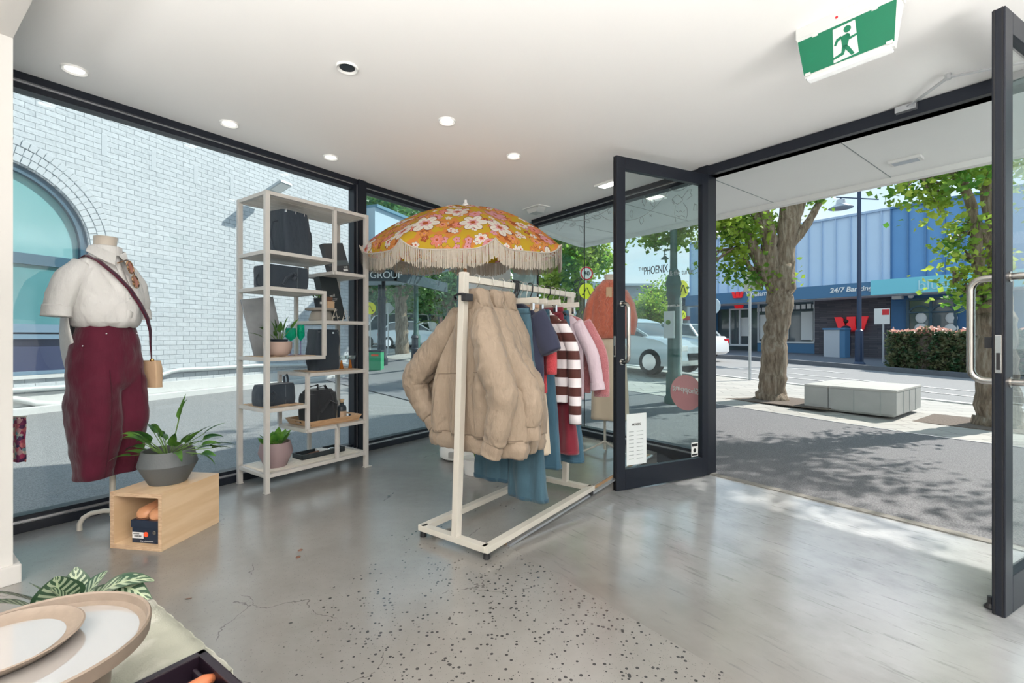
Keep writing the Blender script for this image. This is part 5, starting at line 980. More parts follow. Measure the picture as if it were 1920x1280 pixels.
# ================================================================ ceiling fittings
for i, (u, v, on) in enumerate(((140, 130, 1), (430, 231, 1), (838, 226, 1), (620, 294, 1), (963, 292, 1), (651, 126, 0))):
    p = PF(u, 1000, 0); Yc = (2.71-H)*F/(HV-v); M = T(Vector(((u-960)/F*Yc, Yc, 2.71)))
    lab = ['lit round downlight above the shirt mannequin, nearest the left window', 'lit round downlight above the left end of the shelf', 'lit round downlight in the middle of the ceiling left of the umbrella top', 'small lit round downlight above the right end of the shelf', 'small lit round downlight between the umbrella and the open door', 'unlit round eyeball fitting with a dark centre, nearest the middle of the ceiling'][i]
    r = thing('downlight', lab, 'downlight', M, 'round fittings in the ceiling'); m = MB(M); m.lathe([(.042, -.002), (.058, -.012), (.062, -.006), (.062, 0)], 30, cap=False); m.build('trim_ring', 'white_plastic', r, smooth=True)
    m = MB(M); m.lathe([(.043, -.004), (.02, -.0042)], 24); m.build('lamp_face', 'lamp_on' if on else 'pot_black', r)
def ceil_rect(u, v, on, lab, nm='emergency_light'):
    Yc = (2.71-H)*F/(HV-v); p = toFR(((u-960)/F*Yc, Yc)); M = at(FR, p[0], p[1], 2.71); r = thing(nm, lab, 'light', M)
    if on: m = MB(M); m.box(-.14, .14, -.07, .07, -.02, 0); m.build('housing', 'white_plastic', r, bev=.004); m = MB(M); m.box(-.10, .10, -.045, .045, -.024, -.018); m.build('diffuser', 'lamp_on', r)
    else: m = MB(M); m.box(-.15, .15, -.09, .09, -.012, 0); m.build('base_plate', 'white_plastic', r, bev=.004); m = MB(M); m.prism([(-.11, -.012), (.11, -.012), (.07, -.07), (-.07, -.07)], -.06, .06); m.build('lamp_housing', 'exit_white', r, bev=.004)
ceil_rect(1142, 343, 1, 'lit rectangular ceiling light just left of the open door top', 'ceiling_light'); ceil_rect(1005, 389, 0, 'small white wedge shaped emergency light above the right edge of the umbrella')
# exit sign
M = at(FR, *toFR((1.60, 2.245)), 2.71, math.radians(1)); ex = thing('exit_sign', 'green and white running man exit sign box on the ceiling above the door', 'exit sign', M)
m = MB(M); m.loft([[(-.21, -.035, 0), (.21, -.035, 0), (.21, .06, 0), (-.21, .06, 0)], [(-.21, -.035, -.055), (.21, -.035, -.055), (.21, .06, -.055), (-.21, .06, -.055)]]); m.build('housing', 'exit_white', ex, bev=.004)
m = MB(M); m.loft([[(-.205, -.038, -.055), (.205, -.038, -.055), (.205, .055, -.055), (-.205, .055, -.055)], [(-.18, .005, -.25), (.18, .005, -.25), (.18, .045, -.25), (-.18, .045, -.25)]]); m.build('sign_body', 'exit_white', ex, bev=.003)
A = Vector((0, -.0385, -.055)); Bv = Vector((0, .0045, -.25)); yv = (A-Bv).normalized(); Mx = M @ Matrix(((1, 0, 0, 0), (0, yv.y, -yv.z, Bv.y), (0, yv.z, yv.y, Bv.z), (0, 0, 0, 1)))
ExM = Mx   # local x right, y up along the face, z out of the face
m = MB(ExM); m.slab([(-.182, .018), (.182, .018), (.198, .185), (-.198, .185)], .001, .003); pnl = m.build('sign_panel', 'exit_green', ex)
m = MB(ExM); m.slab([(-.052, .022), (.050, .030), (.044, .175), (-.046, .172)], .003, .0036); m.build('door_symbol', 'exit_white', pnl)
m = MB(ExM); mm_ = lambda pts: m.slab(pts, .0036, .0046)
mm_([(.012+.015*math.cos(a), .150+.015*math.sin(a)) for a in [2*math.pi*i/18 for i in range(18)]])
mm_([(-.016, .126), (.012, .132), (.022, .122), (.008, .075), (-.012, .078)]); mm_([(-.014, .130), (-.034, .124), (-.046, .098), (-.037, .094), (-.026, .113), (-.010, .117)]); mm_([(.014, .131), (.022, .112), (.050, .116), (.050, .107), (.018, .100), (.006, .118)])
mm_([(.006, .084), (-.012, .082), (.002, .062), (.022, .028), (.034, .034), (.018, .066)]); mm_([(-.012, .084), (-.018, .056), (-.060, .044), (-.066, .034), (-.008, .044), (.002, .070)])
m.build('running_figure', 'exit_green', pnl)
m = MB(ExM)
for x in (-.12, .12): m.box(x-.012, x+.012, .178, .192, .002, .006)
for x in (-.165, .165): m.box(x-.012, x+.012, .012, .026, .002, .006)
m.build('panel_clip', 'exit_white', ex); m = MB(M); m.box(-.17, .17, .0, .045, -.262, -.25); m.build('lens', 'lens', ex, bev=.003); m = MB(M); m.sphere((-.03, -.036, -.03), .006, 6); m.build('indicator_lamp', 'lamp_red', ex)
# ================================================================ display shelf
D_ = .42; b = .013
sh = thing('display_shelf', 'tall white metal shelving unit with staggered plank shelves by the side window', 'shelf', SH.M.copy())
LZ = dict(L=.872, A=.56, B=.465, C=.32, D=.59)
def frame(parts):
    for (nm, segs) in parts:
        m = MB(SH.M)
        for p, q in segs: m.bar(p, q, .028)
        m.build(nm, 'shelf_metal', sh, bev=.002)
L_ = .872; zt_ = 2.23
for (x, y) in ((0, 0), (0, D_), (L_, 0), (L_, D_)):
    m = MB(SH.M); m.bar((x, y, .004), (x, y, zt_), .034); o = m.build('post', 'shelf_metal', sh, bev=.002); m = MB(SH.M); dx = .03 if x > 0 else 0; m.box(x-.02, x+.02+dx, y-.022, y+.022, 0, .006); m.build('foot', 'shelf_metal', o)
for (x, z0, z1) in ((.56, 1.70, zt_), (.465, 1.0, 1.527), (.32, .42, .866), (.585, .14, .42)):
    for y in (0, D_): m = MB(SH.M); m.bar((x, y, z0), (x, y, z1), .028); m.build('short_post', 'shelf_metal', sh, bev=.002)
for (x0, x1, z) in ((0, L_, zt_), (0, .56, 1.796), (0, .465, 1.527), (.56, L_, 1.70), (.465, L_, 1.287), (0, .465, 1.0), (.32, L_, .866), (0, .32, .62), (.32, L_, .42), (0, L_, .14)):
    m = MB(SH.M)
    for y in (0, D_): m.bar((x0, y, z-.014), (x1, y, z-.014), .028)
    for x in (x0, x1): m.bar((x, 0, z-.014), (x, D_, z-.014), .028)
    o = m.build('shelf_frame', 'shelf_metal', sh, bev=.002)
    m = MB(SH.M); n_ = 4; w_ = (D_-.03)/n_
    for k in range(n_): m.box(x0+.014, x1-.014, .016+k*w_, .016+(k+1)*w_-.003, z-.024, z-.003)
    m.build('shelf_board', 'plank', sh, label='whitewashed plank board')
def mat_(x0, x1, y0, y1, z, lab, mm='jute'):
    m = MB(SH.M); rg = random.Random(int(x0*100)); m.grid(lambda u, v: (x0+(x1-x0)*u+.006*math.sin(v*17), y0+(y1-y0)*v+.005*math.sin(u*23), z+.002+.0025*math.sin(u*60)*math.sin(v*40)), 40, 24)
    for i in range(50): y = y0+(y1-y0)*i/50; m.tube([(x0, y, z+.003), (x0-.012-rg.uniform(0, .008), y+rg.uniform(-.005, .005), z+.002)], .0015, 4); m.tube([(x1, y, z+.003), (x1+.012+rg.uniform(0, .008), y, z+.002)], .0015, 4)
    return single('table_runner', m, mm, lab, 'runner', M=at(SH, x0, y0, z), solid=.004)
Z0 = .0005
mat_(.03, .40, .04, .38, .9995, 'woven jute runner under the tan plant bowl on the shelf'); mat_(.42, .83, .03, .36, .8655, 'woven jute runner under the tall black paper bag'); mat_(.025, .29, .03, .39, .6195, 'woven jute runner under the folded handle tote'); mat_(.03, .80, .04, .38, .1395, 'long cream runner on the bottom shelf', 'linen')
def softbox(m, w, d, h, M, taper=0, bulge=.012, seed=0, nz_=10, lean=0):
    rs = []; n_ = 40
    for j in range(nz_+1):
        f = j/nz_; z = h*f; ring = []
        for i in range(n_):
            a = 2*math.pi*i/n_; c, s_ = math.cos(a), math.sin(a); e = .28
            x = math.copysign(abs(c)**e, c)*w/2*(1+taper*f); y = math.copysign(abs(s_)**e, s_)*d/2*(1+taper*f)
            k = bulge*math.sin(math.pi*f)*(1+nz3(x, y, z+seed, 9)); q = Vector((x, y)).normalized()*k
            ring.append((x+q.x+lean*f+.004*nz3(x, z, seed, 20), y+q.y+.005*nz3(z, y, seed, 18), z+.004*nz3(x, y, seed, 10)*f))
        rs.append(ring)
    m.loft(rs, True, True, M)
def S(ell, w, z, rz=0): return at(SH, ell, w, z, rz)
# tall black tote on the second shelf
M = S(.30, .20, 1.797, .12); r = thing('tote_bag', 'tall dark grey tote bag on the second highest shelf', 'bag', M)
m = MB(M); softbox(m, .25, .22, .35, I4, -.06, .008, 1, lean=-.03); m.build('bag_body', 'charcoal', r, smooth=True)
m = MB(M)
for x, y in ((-.10, -.112), (-.02, -.115), (.06, -.112)): m.box(x-.033, x-.025, y-.006, y+.01, .325, .35)
m.build('bag_clip', 'chrome', r); m = MB(M); m.tube([(-.16, -.05, .26), (-.20, -.05, .24), (-.215, -.05, .14), (-.19, -.05, .05), (-.13, -.05, .01)], .009, 6); m.build('bag_strap', 'charcoal', r, smooth=True); m = MB(M); m.tube([(.10, -.05, .26), (.14, -.05, .22), (.15, -.05, .12), (.14, -.05, .03)], .008, 6); m.build('bag_strap', 'charcoal', r, smooth=True)
M = S(.215, .2, 1.528, .05); r = thing('storage_bag', 'wide dark grey box shaped bag with side handles on the third shelf', 'bag', M)
m = MB(M); softbox(m, .32, .26, .175, I4, .02, .008, 2); m.build('bag_body', 'charcoal', r, smooth=True)
for sg in (-1, 1): m = MB(M); m.tube([(sg*.165, .03, .11), (sg*.20, .0, .07), (sg*.205, -.02, .02), (sg*.175, -.03, .006)], .007, 6); m.build('bag_strap', 'charcoal', r, smooth=True)
m = MB(M); m.tube([(-.07, -.14, .03), (-.04, -.155, .09), (.0, -.16, .125), (.03, -.155, .10), (.01, -.15, .07)], .012, 8); m.build('bag_strap', 'charcoal', r, smooth=True); m = MB(M); m.box(.048, .052, -.142, -.137, .01, .17); m.build('bag_seam', 'box_band', r)
# leaning boxes
def leanbox(nm, lab, ell, w, z, bw_, bd, bh, ax, ay, rz, mm, extra=None):
    M = S(ell, w, z, rz) @ RX(ax) @ RY(ay); r = thing(nm, lab, 'box', M); m = MB(M); m.box(-bw_/2, bw_/2, -bd/2, bd/2, 0, bh); m.build('box_body', mm, r, bev=.002)
    if extra: extra(M, r)
    return r
def ex1(M, r):
    m = MB(M); m.box(-.111, .111, -.0265, -.025, .07, .115); m.build('box_band', 'box_band', r); m = MB(M); m.box(.035, .085, -.0265, -.025, .018, .038); m.build('price_label', 'label_white', r); text('box_print', 'VND', .022, M @ T(.045, -.0256, .052) @ RX(math.pi/2), 'print_white', r, ext=.0005)
leanbox('gift_box', 'dark grey box with pale label leaning on the upper right shelf', .72, .17, 1.706, .22, .05, .27, -.16, -.20, .1, 'box_grey', ex1)
def ex2(M, r):
    text('box_print', 'wolf', .032, M @ T(0, -.0412, .22) @ RX(math.pi/2), 'print_white', r, ext=.0005, ax='CENTER'); m = MB(M); m.box(-.045, .045, -.0412, -.04, .190, .193).box(-.04, .04, -.0412, -.04, .178, .181).box(-.012, .012, -.0412, -.04, .160, .163); m.build('box_print', 'print_white', r)
leanbox('tall_box', 'tall black printed box leaning back on the right hand middle shelf', .71, .22, 1.294, .18, .08, .40, -.14, -.16, .08, 'black_card', ex2)
M = S(.165, .27, 1.01, .05) @ RX(-.14) @ RY(-.16); r = thing('stone_board', 'mottled grey stone board leaning behind the tan plant bowl', 'board', M); m = MB(M); m.box(-.13, .13, -.008, .008, 0, .46); m.build('board_slab', 'stone', r, bev=.002)
for k, (x, lab) in enumerate(((.60, 'left of the two small white wire easels before the tall black box'), (.70, 'right of the two small white wire easels before the tall black box'))):
    M = S(x, .05, 1.2875); r = thing('wire_easel', lab, 'easel', M, 'small wire easels'); m = MB(M); m.tube([(-.028, 0, .003), (0, .0, .105), (.028, 0, .003)], .0028, 6).tube([(0, 0, .1), (0, .05, .003)], .0025, 6).tube([(-.02, 0, .03), (-.02, -.025, .03), (-.02, -.025, .04)], .0025, 6).tube([(.02, 0, .03), (.02, -.025, .03), (.02, -.025, .04)], .0025, 6); m.build('easel_wire', 'cream_metal', r, smooth=True)
# cake stand with pot and little box
M = S(.545, .17, 1.2875); r = thing('cake_stand', 'grey round footed stand on the middle shelf', 'stand', M); m = MB(M); m.lathe([(.095, 0), (.10, .01), (.088, .05), (.075, .085), (.05, .088)], 36); m.build('stand_foot', 'stand_grey', r, smooth=True); m = MB(M); m.lathe([(.05, .086), (.125, .088), (.13, .097), (.125, .107), (.02, .106)], 40); m.build('stand_plate', 'stand_grey', r, smooth=True)
def blade(m, base, dirv, L1, W_, droop, up=None, n_=8, fold=.25, twist=0, uvs=None, shape=.5):
    d = Vector(dirv).normalized(); side = d.cross(Vector((0, 0, 1)));
    if side.length < .05: side = Vector((1, 0, 0))
    side.normalize(); side = (Matrix.Rotation(twist, 3, d) @ side); p = Vector(base); k = len(m.v); vs = []; st = L1/n_
    for i in range(n_+1):
        f = i/n_; w = W_*.5*(math.sin(math.pi*min(1, f**shape*.97+.02)))**.8+.0005; up_ = side.cross(d).normalized()
        for j in (-1, -.5, 0, .5, 1): vs.append(p+side*w*j+up_*w*fold*abs(j))
        if uvs is not None:
            for j in (-1, -.5, 0, .5, 1): uvs.append((.5+.45*j, f))
        p = p+d*st; d = (d+Vector((0, 0, -1))*droop/n_).normalized()
    fs = [(i*5+j, i*5+j+1, (i+1)*5+j+1, (i+1)*5+j) for i in range(n_) for j in range(4)]
    m.add(vs, fs)
    return p
def plant(r, M, stems, lm, leafL, leafW, seed, droop=.9, par='foliage'):
    rg = random.Random(seed); m = MB(M); ms = MB(M)
    for (az, el, L_s) in stems:
        d = Vector((math.cos(az)*math.cos(el), math.sin(az)*math.cos(el), math.sin(el))); p0 = Vector((math.cos(az)*.012, math.sin(az)*.012, 0)); p1 = p0+d*L_s*.5; p2 = p0+d*L_s+Vector((0, 0, -.15*L_s*math.cos(el)))
        ms.tube([p0, p1, p2], [.0028, .0024, .0018], 5); dd = (p2-p1); blade(m, p2-dd*.1, dd+Vector((0, 0, .02)), leafL*rg.uniform(.75, 1.2), leafW*rg.uniform(.8, 1.15), droop*rg.uniform(.5, 1.5), twist=rg.uniform(-.7, .7))
    ms.build('stems', 'stem', r, smooth='all', kind='stuff'); m.build('foliage', lm, r, smooth='all', kind='stuff')
M = S(.51, .13, 1.3955); r = thing('potted_cactus', 'small leafy plant in a dark tapered pot on the grey stand', 'plant', M); m = MB(M); m.lathe([(.038, 0), (.052, .075), (.055, .078), (.05, .08), (.047, .07)], 28); m.build('pot', 'pot_black', r, smooth=True); m = MB(M); m.box(-.03, .0, -.052, -.044, .03, .048); m.build('pot_label', 'label_white', r)
plant(r, M @ T(0, 0, .07), [(a*1.1, .75+.3*math.sin(a*3), .03+.03*abs(math.sin(a*2))) for a in range(11)], 'leaf_light', .035, .02, 4, .4)
M = S(.595, .15, 1.3955, .1); r = thing('kraft_box', 'tiny stacked kraft and brown boxes beside the dark plant pot', 'box', M); m = MB(M); m.box(-.03, .045, -.03, .03, 0, .062); m.build('box_body', 'card', r, bev=.001); m = MB(M); m.box(-.03, .03, -.025, .025, .063, .10); m.build('box_body', 'brown_leather', r, bev=.002)
# shelf 4: plant bowl, goblets
M = S(.135, .10, 1.004); r = thing('potted_plant', 'spiky green plant in a tan bowl on the shelf by the stone board', 'plant', M); m = MB(M); m.lathe([(.055, 0), (.085, .02), (.10, .06), (.102, .11), (.096, .112), (.09, .07), (.06, .06)], 36); m.build('pot', 'pot_tan', r, smooth=True); m = MB(M); m.lathe([(.05, .06), (.062, .125), (.064, .13), (.058, .13), (.05, .10), (.01, .10)], 28, T(.01, 0, 0)); m.build('inner_pot', 'pot_black', r, smooth=True)
plant(r, M @ T(.01, 0, .11), [(3.4, .75, .12), (3.0, .45, .13), (3.7, 1.1, .08), (2.5, .9, .1), (1.6, 1.3, .12), (0.4, 1.2, .13), (0.0, .95, .15), (-1.2, 1.1, .10), (-2.0, 1.0, .1), (.9, 1.25, .10), (-.5, 1.35, .08), (4.0, .6, .1)], 'leaf_peace', .10, .032, 5, .8)
def goblet(x, y, z, R1, h1, hs, bowl, stem_m, label, par='wine glasses'):
    M = S(x, y, z); r = thing('goblet', label, 'glass', M, par); m = MB(M); m.lathe([(.004, hs), (R1*.8, hs+h1*.22), (R1, hs+h1*.34), (R1*.88, hs+h1), (R1*.86, hs+h1), (R1*.97, hs+h1*.35), (R1*.75, hs+h1*.25), (.003, hs+.004)], 32); m.build('bowl', bowl, r, smooth=True)
    m = MB(M); m.lathe([(.032, 0), (.032, .002), (.006, .006), (.0035, .02), (.0035, hs-.01), (.006, hs)], 24); m.build('stem', stem_m, r, smooth=True)
goblet(.30, .21, 1.004, .042, .105, .115, 'teal_glass', 'lilac_glass', 'wide pale green goblet with a lilac stem on the shelf'); goblet(.385, .21, 1.004, .031, .135, .115, 'teal_glass', 'lilac_glass', 'narrow deep green flute with a lilac stem on the shelf')
# right shelf: paper bag, cups
M = S(.585, .20, .871, .1); r = thing('paper_bag', 'tall crumpled dark grey bag standing on the right shelf', 'bag', M); m = MB(M); softbox(m, .23, .15, .345, I4, -.03, .014, 6); m.build('bag_body', 'charcoal', r, smooth=True); m = MB(M); m.box(-.105, .105, -.072, -.066, .315, .33); m.build('bag_fold', 'box_band', r); m = MB(M); m.box(.03, .05, -.076, -.07, .31, .322); m.build('bag_clip', 'chrome', r)
for x, lab in ((.735, 'left amber footed clear glass cup beside the dark grey bag'), (.825, 'right amber footed clear glass cup at the end of the shelf')):
    M = S(x, .16, .871); r = thing('glass_cup', lab, 'cup', M, 'amber footed cups'); m = MB(M); m.lathe([(.016, 0), (.018, .004), (.007, .07), (.008, .075)], 20); m.build('cup_foot', 'amber_glass', r, smooth=True); m = MB(M); m.lathe([(.008, .074), (.035, .08), (.042, .09), (.043, .115), (.041, .115), (.04, .092), (.034, .084), (.005, .08)], 28); m.tube([(.042, 0, .105), (.06, 0, .12), (.052, 0, .145), (.045, 0, .13)], .004, 8); m.build('cup_bowl', 'clear_glass', r, smooth=True)
# shelf 5: folded tote
M = S(.15, .18, .6255, .15); r = thing('handle_bag', 'soft dark grey bag with a looped handle on the lower left shelf', 'bag', M); m = MB(M); softbox(m, .27, .16, .16, I4, -.05, .02, 8); m.build('bag_body', 'charcoal', r, smooth=True); m = MB(M); m.tube([(-.13, -.08, .01), (-.15, -.09, .05), (-.13, -.10, .10), (-.09, -.10, .115), (-.06, -.095, .09), (-.09, -.09, .03)], .016, 8, flat=.6); m.tube([(.09, .0, .16), (.085, 0, .21), (.11, 0, .225), (.12, 0, .19), (.12, 0, .15)], .012, 8, flat=.6); m.build('bag_handle', 'charcoal', r, smooth=True)
m = MB(M); m.box(.028, .032, -.094, -.088, .01, .15); m.build('bag_seam', 'box_band', r); M = S(.19, .06, .6255, -.3); m = MB(M); m.box(-.06, .06, -.035, .035, 0, .003).box(-.05, .02, -.02, .03, .003, .006, RZ(.4)); single('swing_tag', m, 'card', 'brown card swing tag lying before the folded handle bag', 'tag', M=M)
# R4: tray, cooler bag, bottle
M = S(.60, .21, .4205); r = thing('serving_tray', 'light wooden serving tray with cut-out handles on the lower shelf', 'tray', M)
hw, hd = .22, .165; m = MB(M); m.box(-hw, hw, -hd, hd, 0, .008); m.build('tray_base', 'oak', r)
m = MB(M)
for sg in (-1, 1): m.loft([[(-hw, sg*hd, .0), (hw, sg*hd, .0), (hw+.03, sg*(hd+.022), .05), (-hw-.03, sg*(hd+.022), .05)], [(-hw, sg*(hd-.009), .004), (hw, sg*(hd-.009), .004), (hw+.03, sg*(hd+.013), .05), (-hw-.03, sg*(hd+.013), .05)]])
for sg in (-1, 1):
    X = lambda z: sg*(hw+.03*z/.05)
    for (y0, y1, z0, z1) in ((-hd-.01, -.05, 0, .05), (.05, hd+.01, 0, .05), (-.05, .05, 0, .02), (-.05, .05, .038, .05)): m.loft([[(X(z0), y0, z0), (X(z0), y1, z0), (X(z1), y1, z1), (X(z1), y0, z1)], [(X(z0)-sg*.009, y0, z0), (X(z0)-sg*.009, y1, z0), (X(z1)-sg*.009, y1, z1), (X(z1)-sg*.009, y0, z1)]])
m.build('tray_side', 'oak', r)
M = S(.53, .19, .4295, .12); r = thing('cooler_bag', 'black insulated bag with carry straps standing in the wooden tray', 'bag', M); m = MB(M); softbox(m, .25, .19, .25, I4, -.02, .014, 9); m.build('bag_body', 'black_fab', r, smooth=True); m = MB(M); softbox(m, .22, .17, .035, T(0, 0, .245), -.15, .004, 3, 4); m.build('bag_lid', 'black_fab', r, smooth=True)
for y in (-.105, .1): m = MB(M); m.tube([(-.08, y, .02), (-.075, y-.004, .2), (-.05, y*.5, .30), (.03, y*.4, .31), (.06, y-.002, .2), (.07, y, .02)], .013, 6, flat=.35); m.build('carry_strap', 'black_fab', r, smooth=True)
m = MB(M); m.tube([(.13, -.03, .20), (.14, -.06, .17), (.10, -.11, .15), (.02, -.12, .19), (-.06, -.11, .10)], .012, 6, flat=.4); m.build('bag_strap', 'black_fab', r, smooth=True); m = MB(M); m.tube([(.125, -.03, .22), (.145, -.04, .19), (.14, -.05, .165)], .008, 8).sphere((-.14, -.03, .2), .014, 6); m.build('bag_buckle', 'steel', r, smooth=True)
M = S(.722, .135, .4295); r = thing('bottle', 'dark round shouldered bottle with cork and kraft label in the wooden tray', 'bottle', M); m = MB(M); m.lathe([(.036, 0), (.038, .005), (.038, .10), (.034, .118), (.016, .128), (.015, .145), (.018, .148), (.005, .148)], 32); m.build('bottle_glass', 'pot_black', r, smooth=True); m = MB(M); m.lathe([(.013, .147), (.014, .165), (.02, .167), (.02, .178), (.005, .179)], 20); m.build('cork', 'cork', r, smooth=True); m = MB(M); m.loft([[(math.cos(a)*.0386, math.sin(a)*.0386, z) for z in (.015, .075)] for a in [-2.6+i*.1 for i in range(20)]], False, False); m.build('bottle_label', 'kraft', r)
# bottom shelf: mauve pot, cutlery box
def facet_pot(nm, lab, M, R_, h, mm, soilz=.8):
    r = thing(nm, lab, 'plant', M); m = MB(M); m.lathe([(R_*.62, 0), (R_*.64, .004), (R_, h*.58), (R_*.86, h), (R_*.80, h), (R_*.80, h*.9), (R_*.86, h*.62), (R_*.3, h*.6)], 48); m.build('pot', mm, r, smooth=True); m = MB(M); m.lathe([(R_*.85, h*.70), (.01, h*.72)], 30); m.build('soil', 'soil', r); return r
M = S(.155, .17, .1425); r = facet_pot('potted_plant', 'round leaved green plant in a mauve faceted pot on the bottom shelf', M, .125, .19, 'pot_mauve')
plant(r, M @ T(0, 0, .14), [(a*2.4, .95-.35*((a*7) % 5)/5, .07+.012*(a % 4)) for a in range(22)], 'leaf_light', .085, .062, 6, .5)
M = S(.56, .22, .1445, .0); r = thing('cutlery_box', 'open black presentation box of carving cutlery on the bottom shelf', 'box', M); m = MB(M); m.box(-.20, .20, -.075, .075, 0, .008).box(-.20, .20, -.075, -.065, 0, .04).box(-.20, .20, .065, .075, 0, .04).box(-.20, -.19, -.075, .075, 0, .04).box(.19, .20, -.075, .075, 0, .04); m.build('box_body', 'black_card', r, bev=.001)
m = MB(M); m.box(.0, .06, -.066, .066, .02, .039); m.build('paper_band', 'label_white', r); m = MB(M); m.tube([(-.17, -.02, .02), (-.05, .0, .024), (.0, .01, .024)], [.006, .009, .007], 8); m.build('knife_handle', 'brown_leather', r, smooth=True); m = MB(M); m.sphere((.12, .0, .025), .035, 8, sz=.3); m.tube([(.09, .02, .03), (.0, .03, .03)], .004, 6); m.build('spoon', 'chrome', r, smooth=True)
# ================================================================ plywood box, shoe box, shoes, plant
bp = Vector((-2.192, 2.562, 0)); M = Matrix.Translation(bp) @ RZ(math.atan2(-.044, .314)); bwid, bdep, bh = .317, .405, .306
r = thing('plywood_box', 'open ended pine plywood box on the floor under the dark plant pot', 'box', M); th = .022
for nm, a in (('side_panel', (0, th, 0, bdep, 0, bh)), ('side_panel', (bwid-th, bwid, 0, bdep, 0, bh)), ('top_panel', (th, bwid-th, 0, bdep, bh-th, bh)), ('bottom_panel', (th, bwid-th, 0, bdep, 0, th)), ('back_panel', (th, bwid-th, bdep-.012, bdep, th, bh-th))): m = MB(M); m.box(*a); m.build(nm, 'ply', r, bev=.0008)
m = MB(M); m.box(0, th, -.0012, 0, 0, bh).box(bwid-th, bwid, -.0012, 0, 0, bh).box(th, bwid-th, -.0012, 0, bh-th, bh).box(th, bwid-th, -.0012, 0, 0, th)
m.build('ply_edge', 'ply_edge', r, label='darker layered plywood edge')
Ms = M @ T(.095, .03, th+.0005); r = thing('shoe_box', 'navy lidded shoe box with small labels inside the plywood box', 'box', Ms); m = MB(Ms); m.box(.004, .181, .004, .28, 0, .085); m.build('box_body', 'navy_card', r, bev=.001); m = MB(Ms); m.box(0, .185, 0, .284, .085, .125); m.build('box_lid', 'navy_card', r, bev=.001)
m = MB(Ms); m.box(.006, .075, .0025, .004, .025, .058); m.build('size_label', 'label_white', r); m = MB(Ms)
for i in range(9): m.box(.02+i*.005, .0225+i*.005, .0015, .0025, .032, .042)
m.box(.012, .05, .0015, .0025, .048, .051); m.build('barcode', 'sign_black', r); m = MB(Ms); m.lathe([(.014, 0), (.014, .0015)], 20, T(.09, .004, .048) @ RX(math.pi/2)); m.build('price_sticker', 'label_orange', r); m = MB(Ms); m.lathe([(.011, 0), (.011, .002), (.007, .0025)], 20, T(.142, .004, .06) @ RX(math.pi/2)); m.build('box_eyelet', 'steel', r)
text('box_words', 'shop online anytime', .010, Ms @ T(.055, .003, .012) @ RX(math.pi/2), 'print_white', r, ext=.0003)
def shoe(M, label):
    r = thing('shoe', label, 'shoe', M, 'tan shoes'); rs = []
    for f, w, h0, h1 in ((0, .018, .006, .03), (.03, .036, .002, .042), (.10, .045, 0, .055), (.25, .043, 0, .062), (.45, .036, 0, .070), (.70, .031, 0, .085), (.9, .032, 0, .09), (1, .022, 0, .085)):
        y = f*.25; c = (h0+h1)/2; hh = (h1-h0)/2; rs.append([(math.copysign(abs(math.cos(a))**.75, math.cos(a))*w, y, c+math.copysign(abs(math.sin(a))**.75, math.sin(a))*hh) for a in [2*math.pi*i/20 for i in range(20)]])
    m = MB(M); m.loft(rs); m.build('upper', 'shoe_tan', r, smooth=True); m = MB(M); m.loft([[(x*1.05, y, z*.12-.002) for x, y, z in q] for q in rs]); m.build('sole', 'brown_leather', r, smooth=True)
    m = MB(M); m.tube([(-.036, .12, .03), (-.028, .12, .066), (0, .12, .074), (.028, .12, .066), (.036, .12, .03)], .007, 6, flat=.4); m.build('strap', 'shoe_tan', r, smooth=True); m = MB(M); m.box(-.01, .012, .11, .13, .072, .077); m.build('buckle', 'chrome', r)
shoe(Ms @ T(.052, .006, .128) @ RZ(-.05), 'left of the two tan leather shoes on the shoe box'); shoe(Ms @ T(.142, -.004, .128) @ RZ(-.05), 'right of the two tan leather shoes on the shoe box')
M = M @ T(.155, .205, bh+.0005); r = facet_pot('potted_plant', 'large leafy green plant in a dark grey faceted pot on the plywood box', M, .148, .19, 'pot_grey')
rg = random.Random(5); plant(r, M @ T(0, 0, .14), [(rg.uniform(-.7, .7)+(0 if i % 2 else math.pi), rg.uniform(.25, .9), rg.uniform(.12, .24)) for i in range(26)]+[(1.3, 1.35, .26), (1.0, 1.4, .24), (-1.2, 1.1, .18), (-1.9, 1.0, .15), (4.4, .9, .14), (-1.5, .8, .12), (0.2, .35, .26), (-.1, .3, .25), (3.3, .2, .22)], 'leaf_peace', .13, .042, 7, 1.1)
# ================================================================ clothes rack
M = RK.M.copy(); r = thing('clothes_rack', 'cream painted metal clothes rack standing on a low rectangular base', 'clothes rack', M)
xa, xb, ya, yb = -.0, 1.21, -.235, .235; tx, ty = .026, -.034; RL = 1.47
for nm, p, q in (('base_rail', (xa-.02, ya, .052), (xb+.02, ya, .052)), ('base_rail', (xa-.02, yb, .052), (xb+.02, yb, .052)), ('cross_rail', (xa, ya, .052), (xa, yb, .052)), ('cross_rail', (xb, ya, .052), (xb, yb, .052))): m = MB(M); m.bar(p, q, .045, .032); m.build(nm, 'cream_metal', r, bev=.002)
y0r = -.022
for x in (xa, xb): m = MB(M); m.bar((x, y0r, .066), (x+tx, y0r+ty, 1.505 if x == xa else RL+.02), .04, .04); m.build('upright', 'cream_metal', r, bev=.002)
YR = y0r+ty
m = MB(M); m.bar((tx+.01, YR, RL), (xb+tx+.05, YR, RL), .030, .036); m.build('hanging_rail', 'cream_metal', r, bev=.002)
for x in (xa, xb):
    for y in (ya, yb): m = MB(M); m.lathe([(.018, 0), (.02, .004), (.016, .036)], 14, T(x, y, 0)); m.build('rubber_foot', 'black_plastic', r, smooth=True)
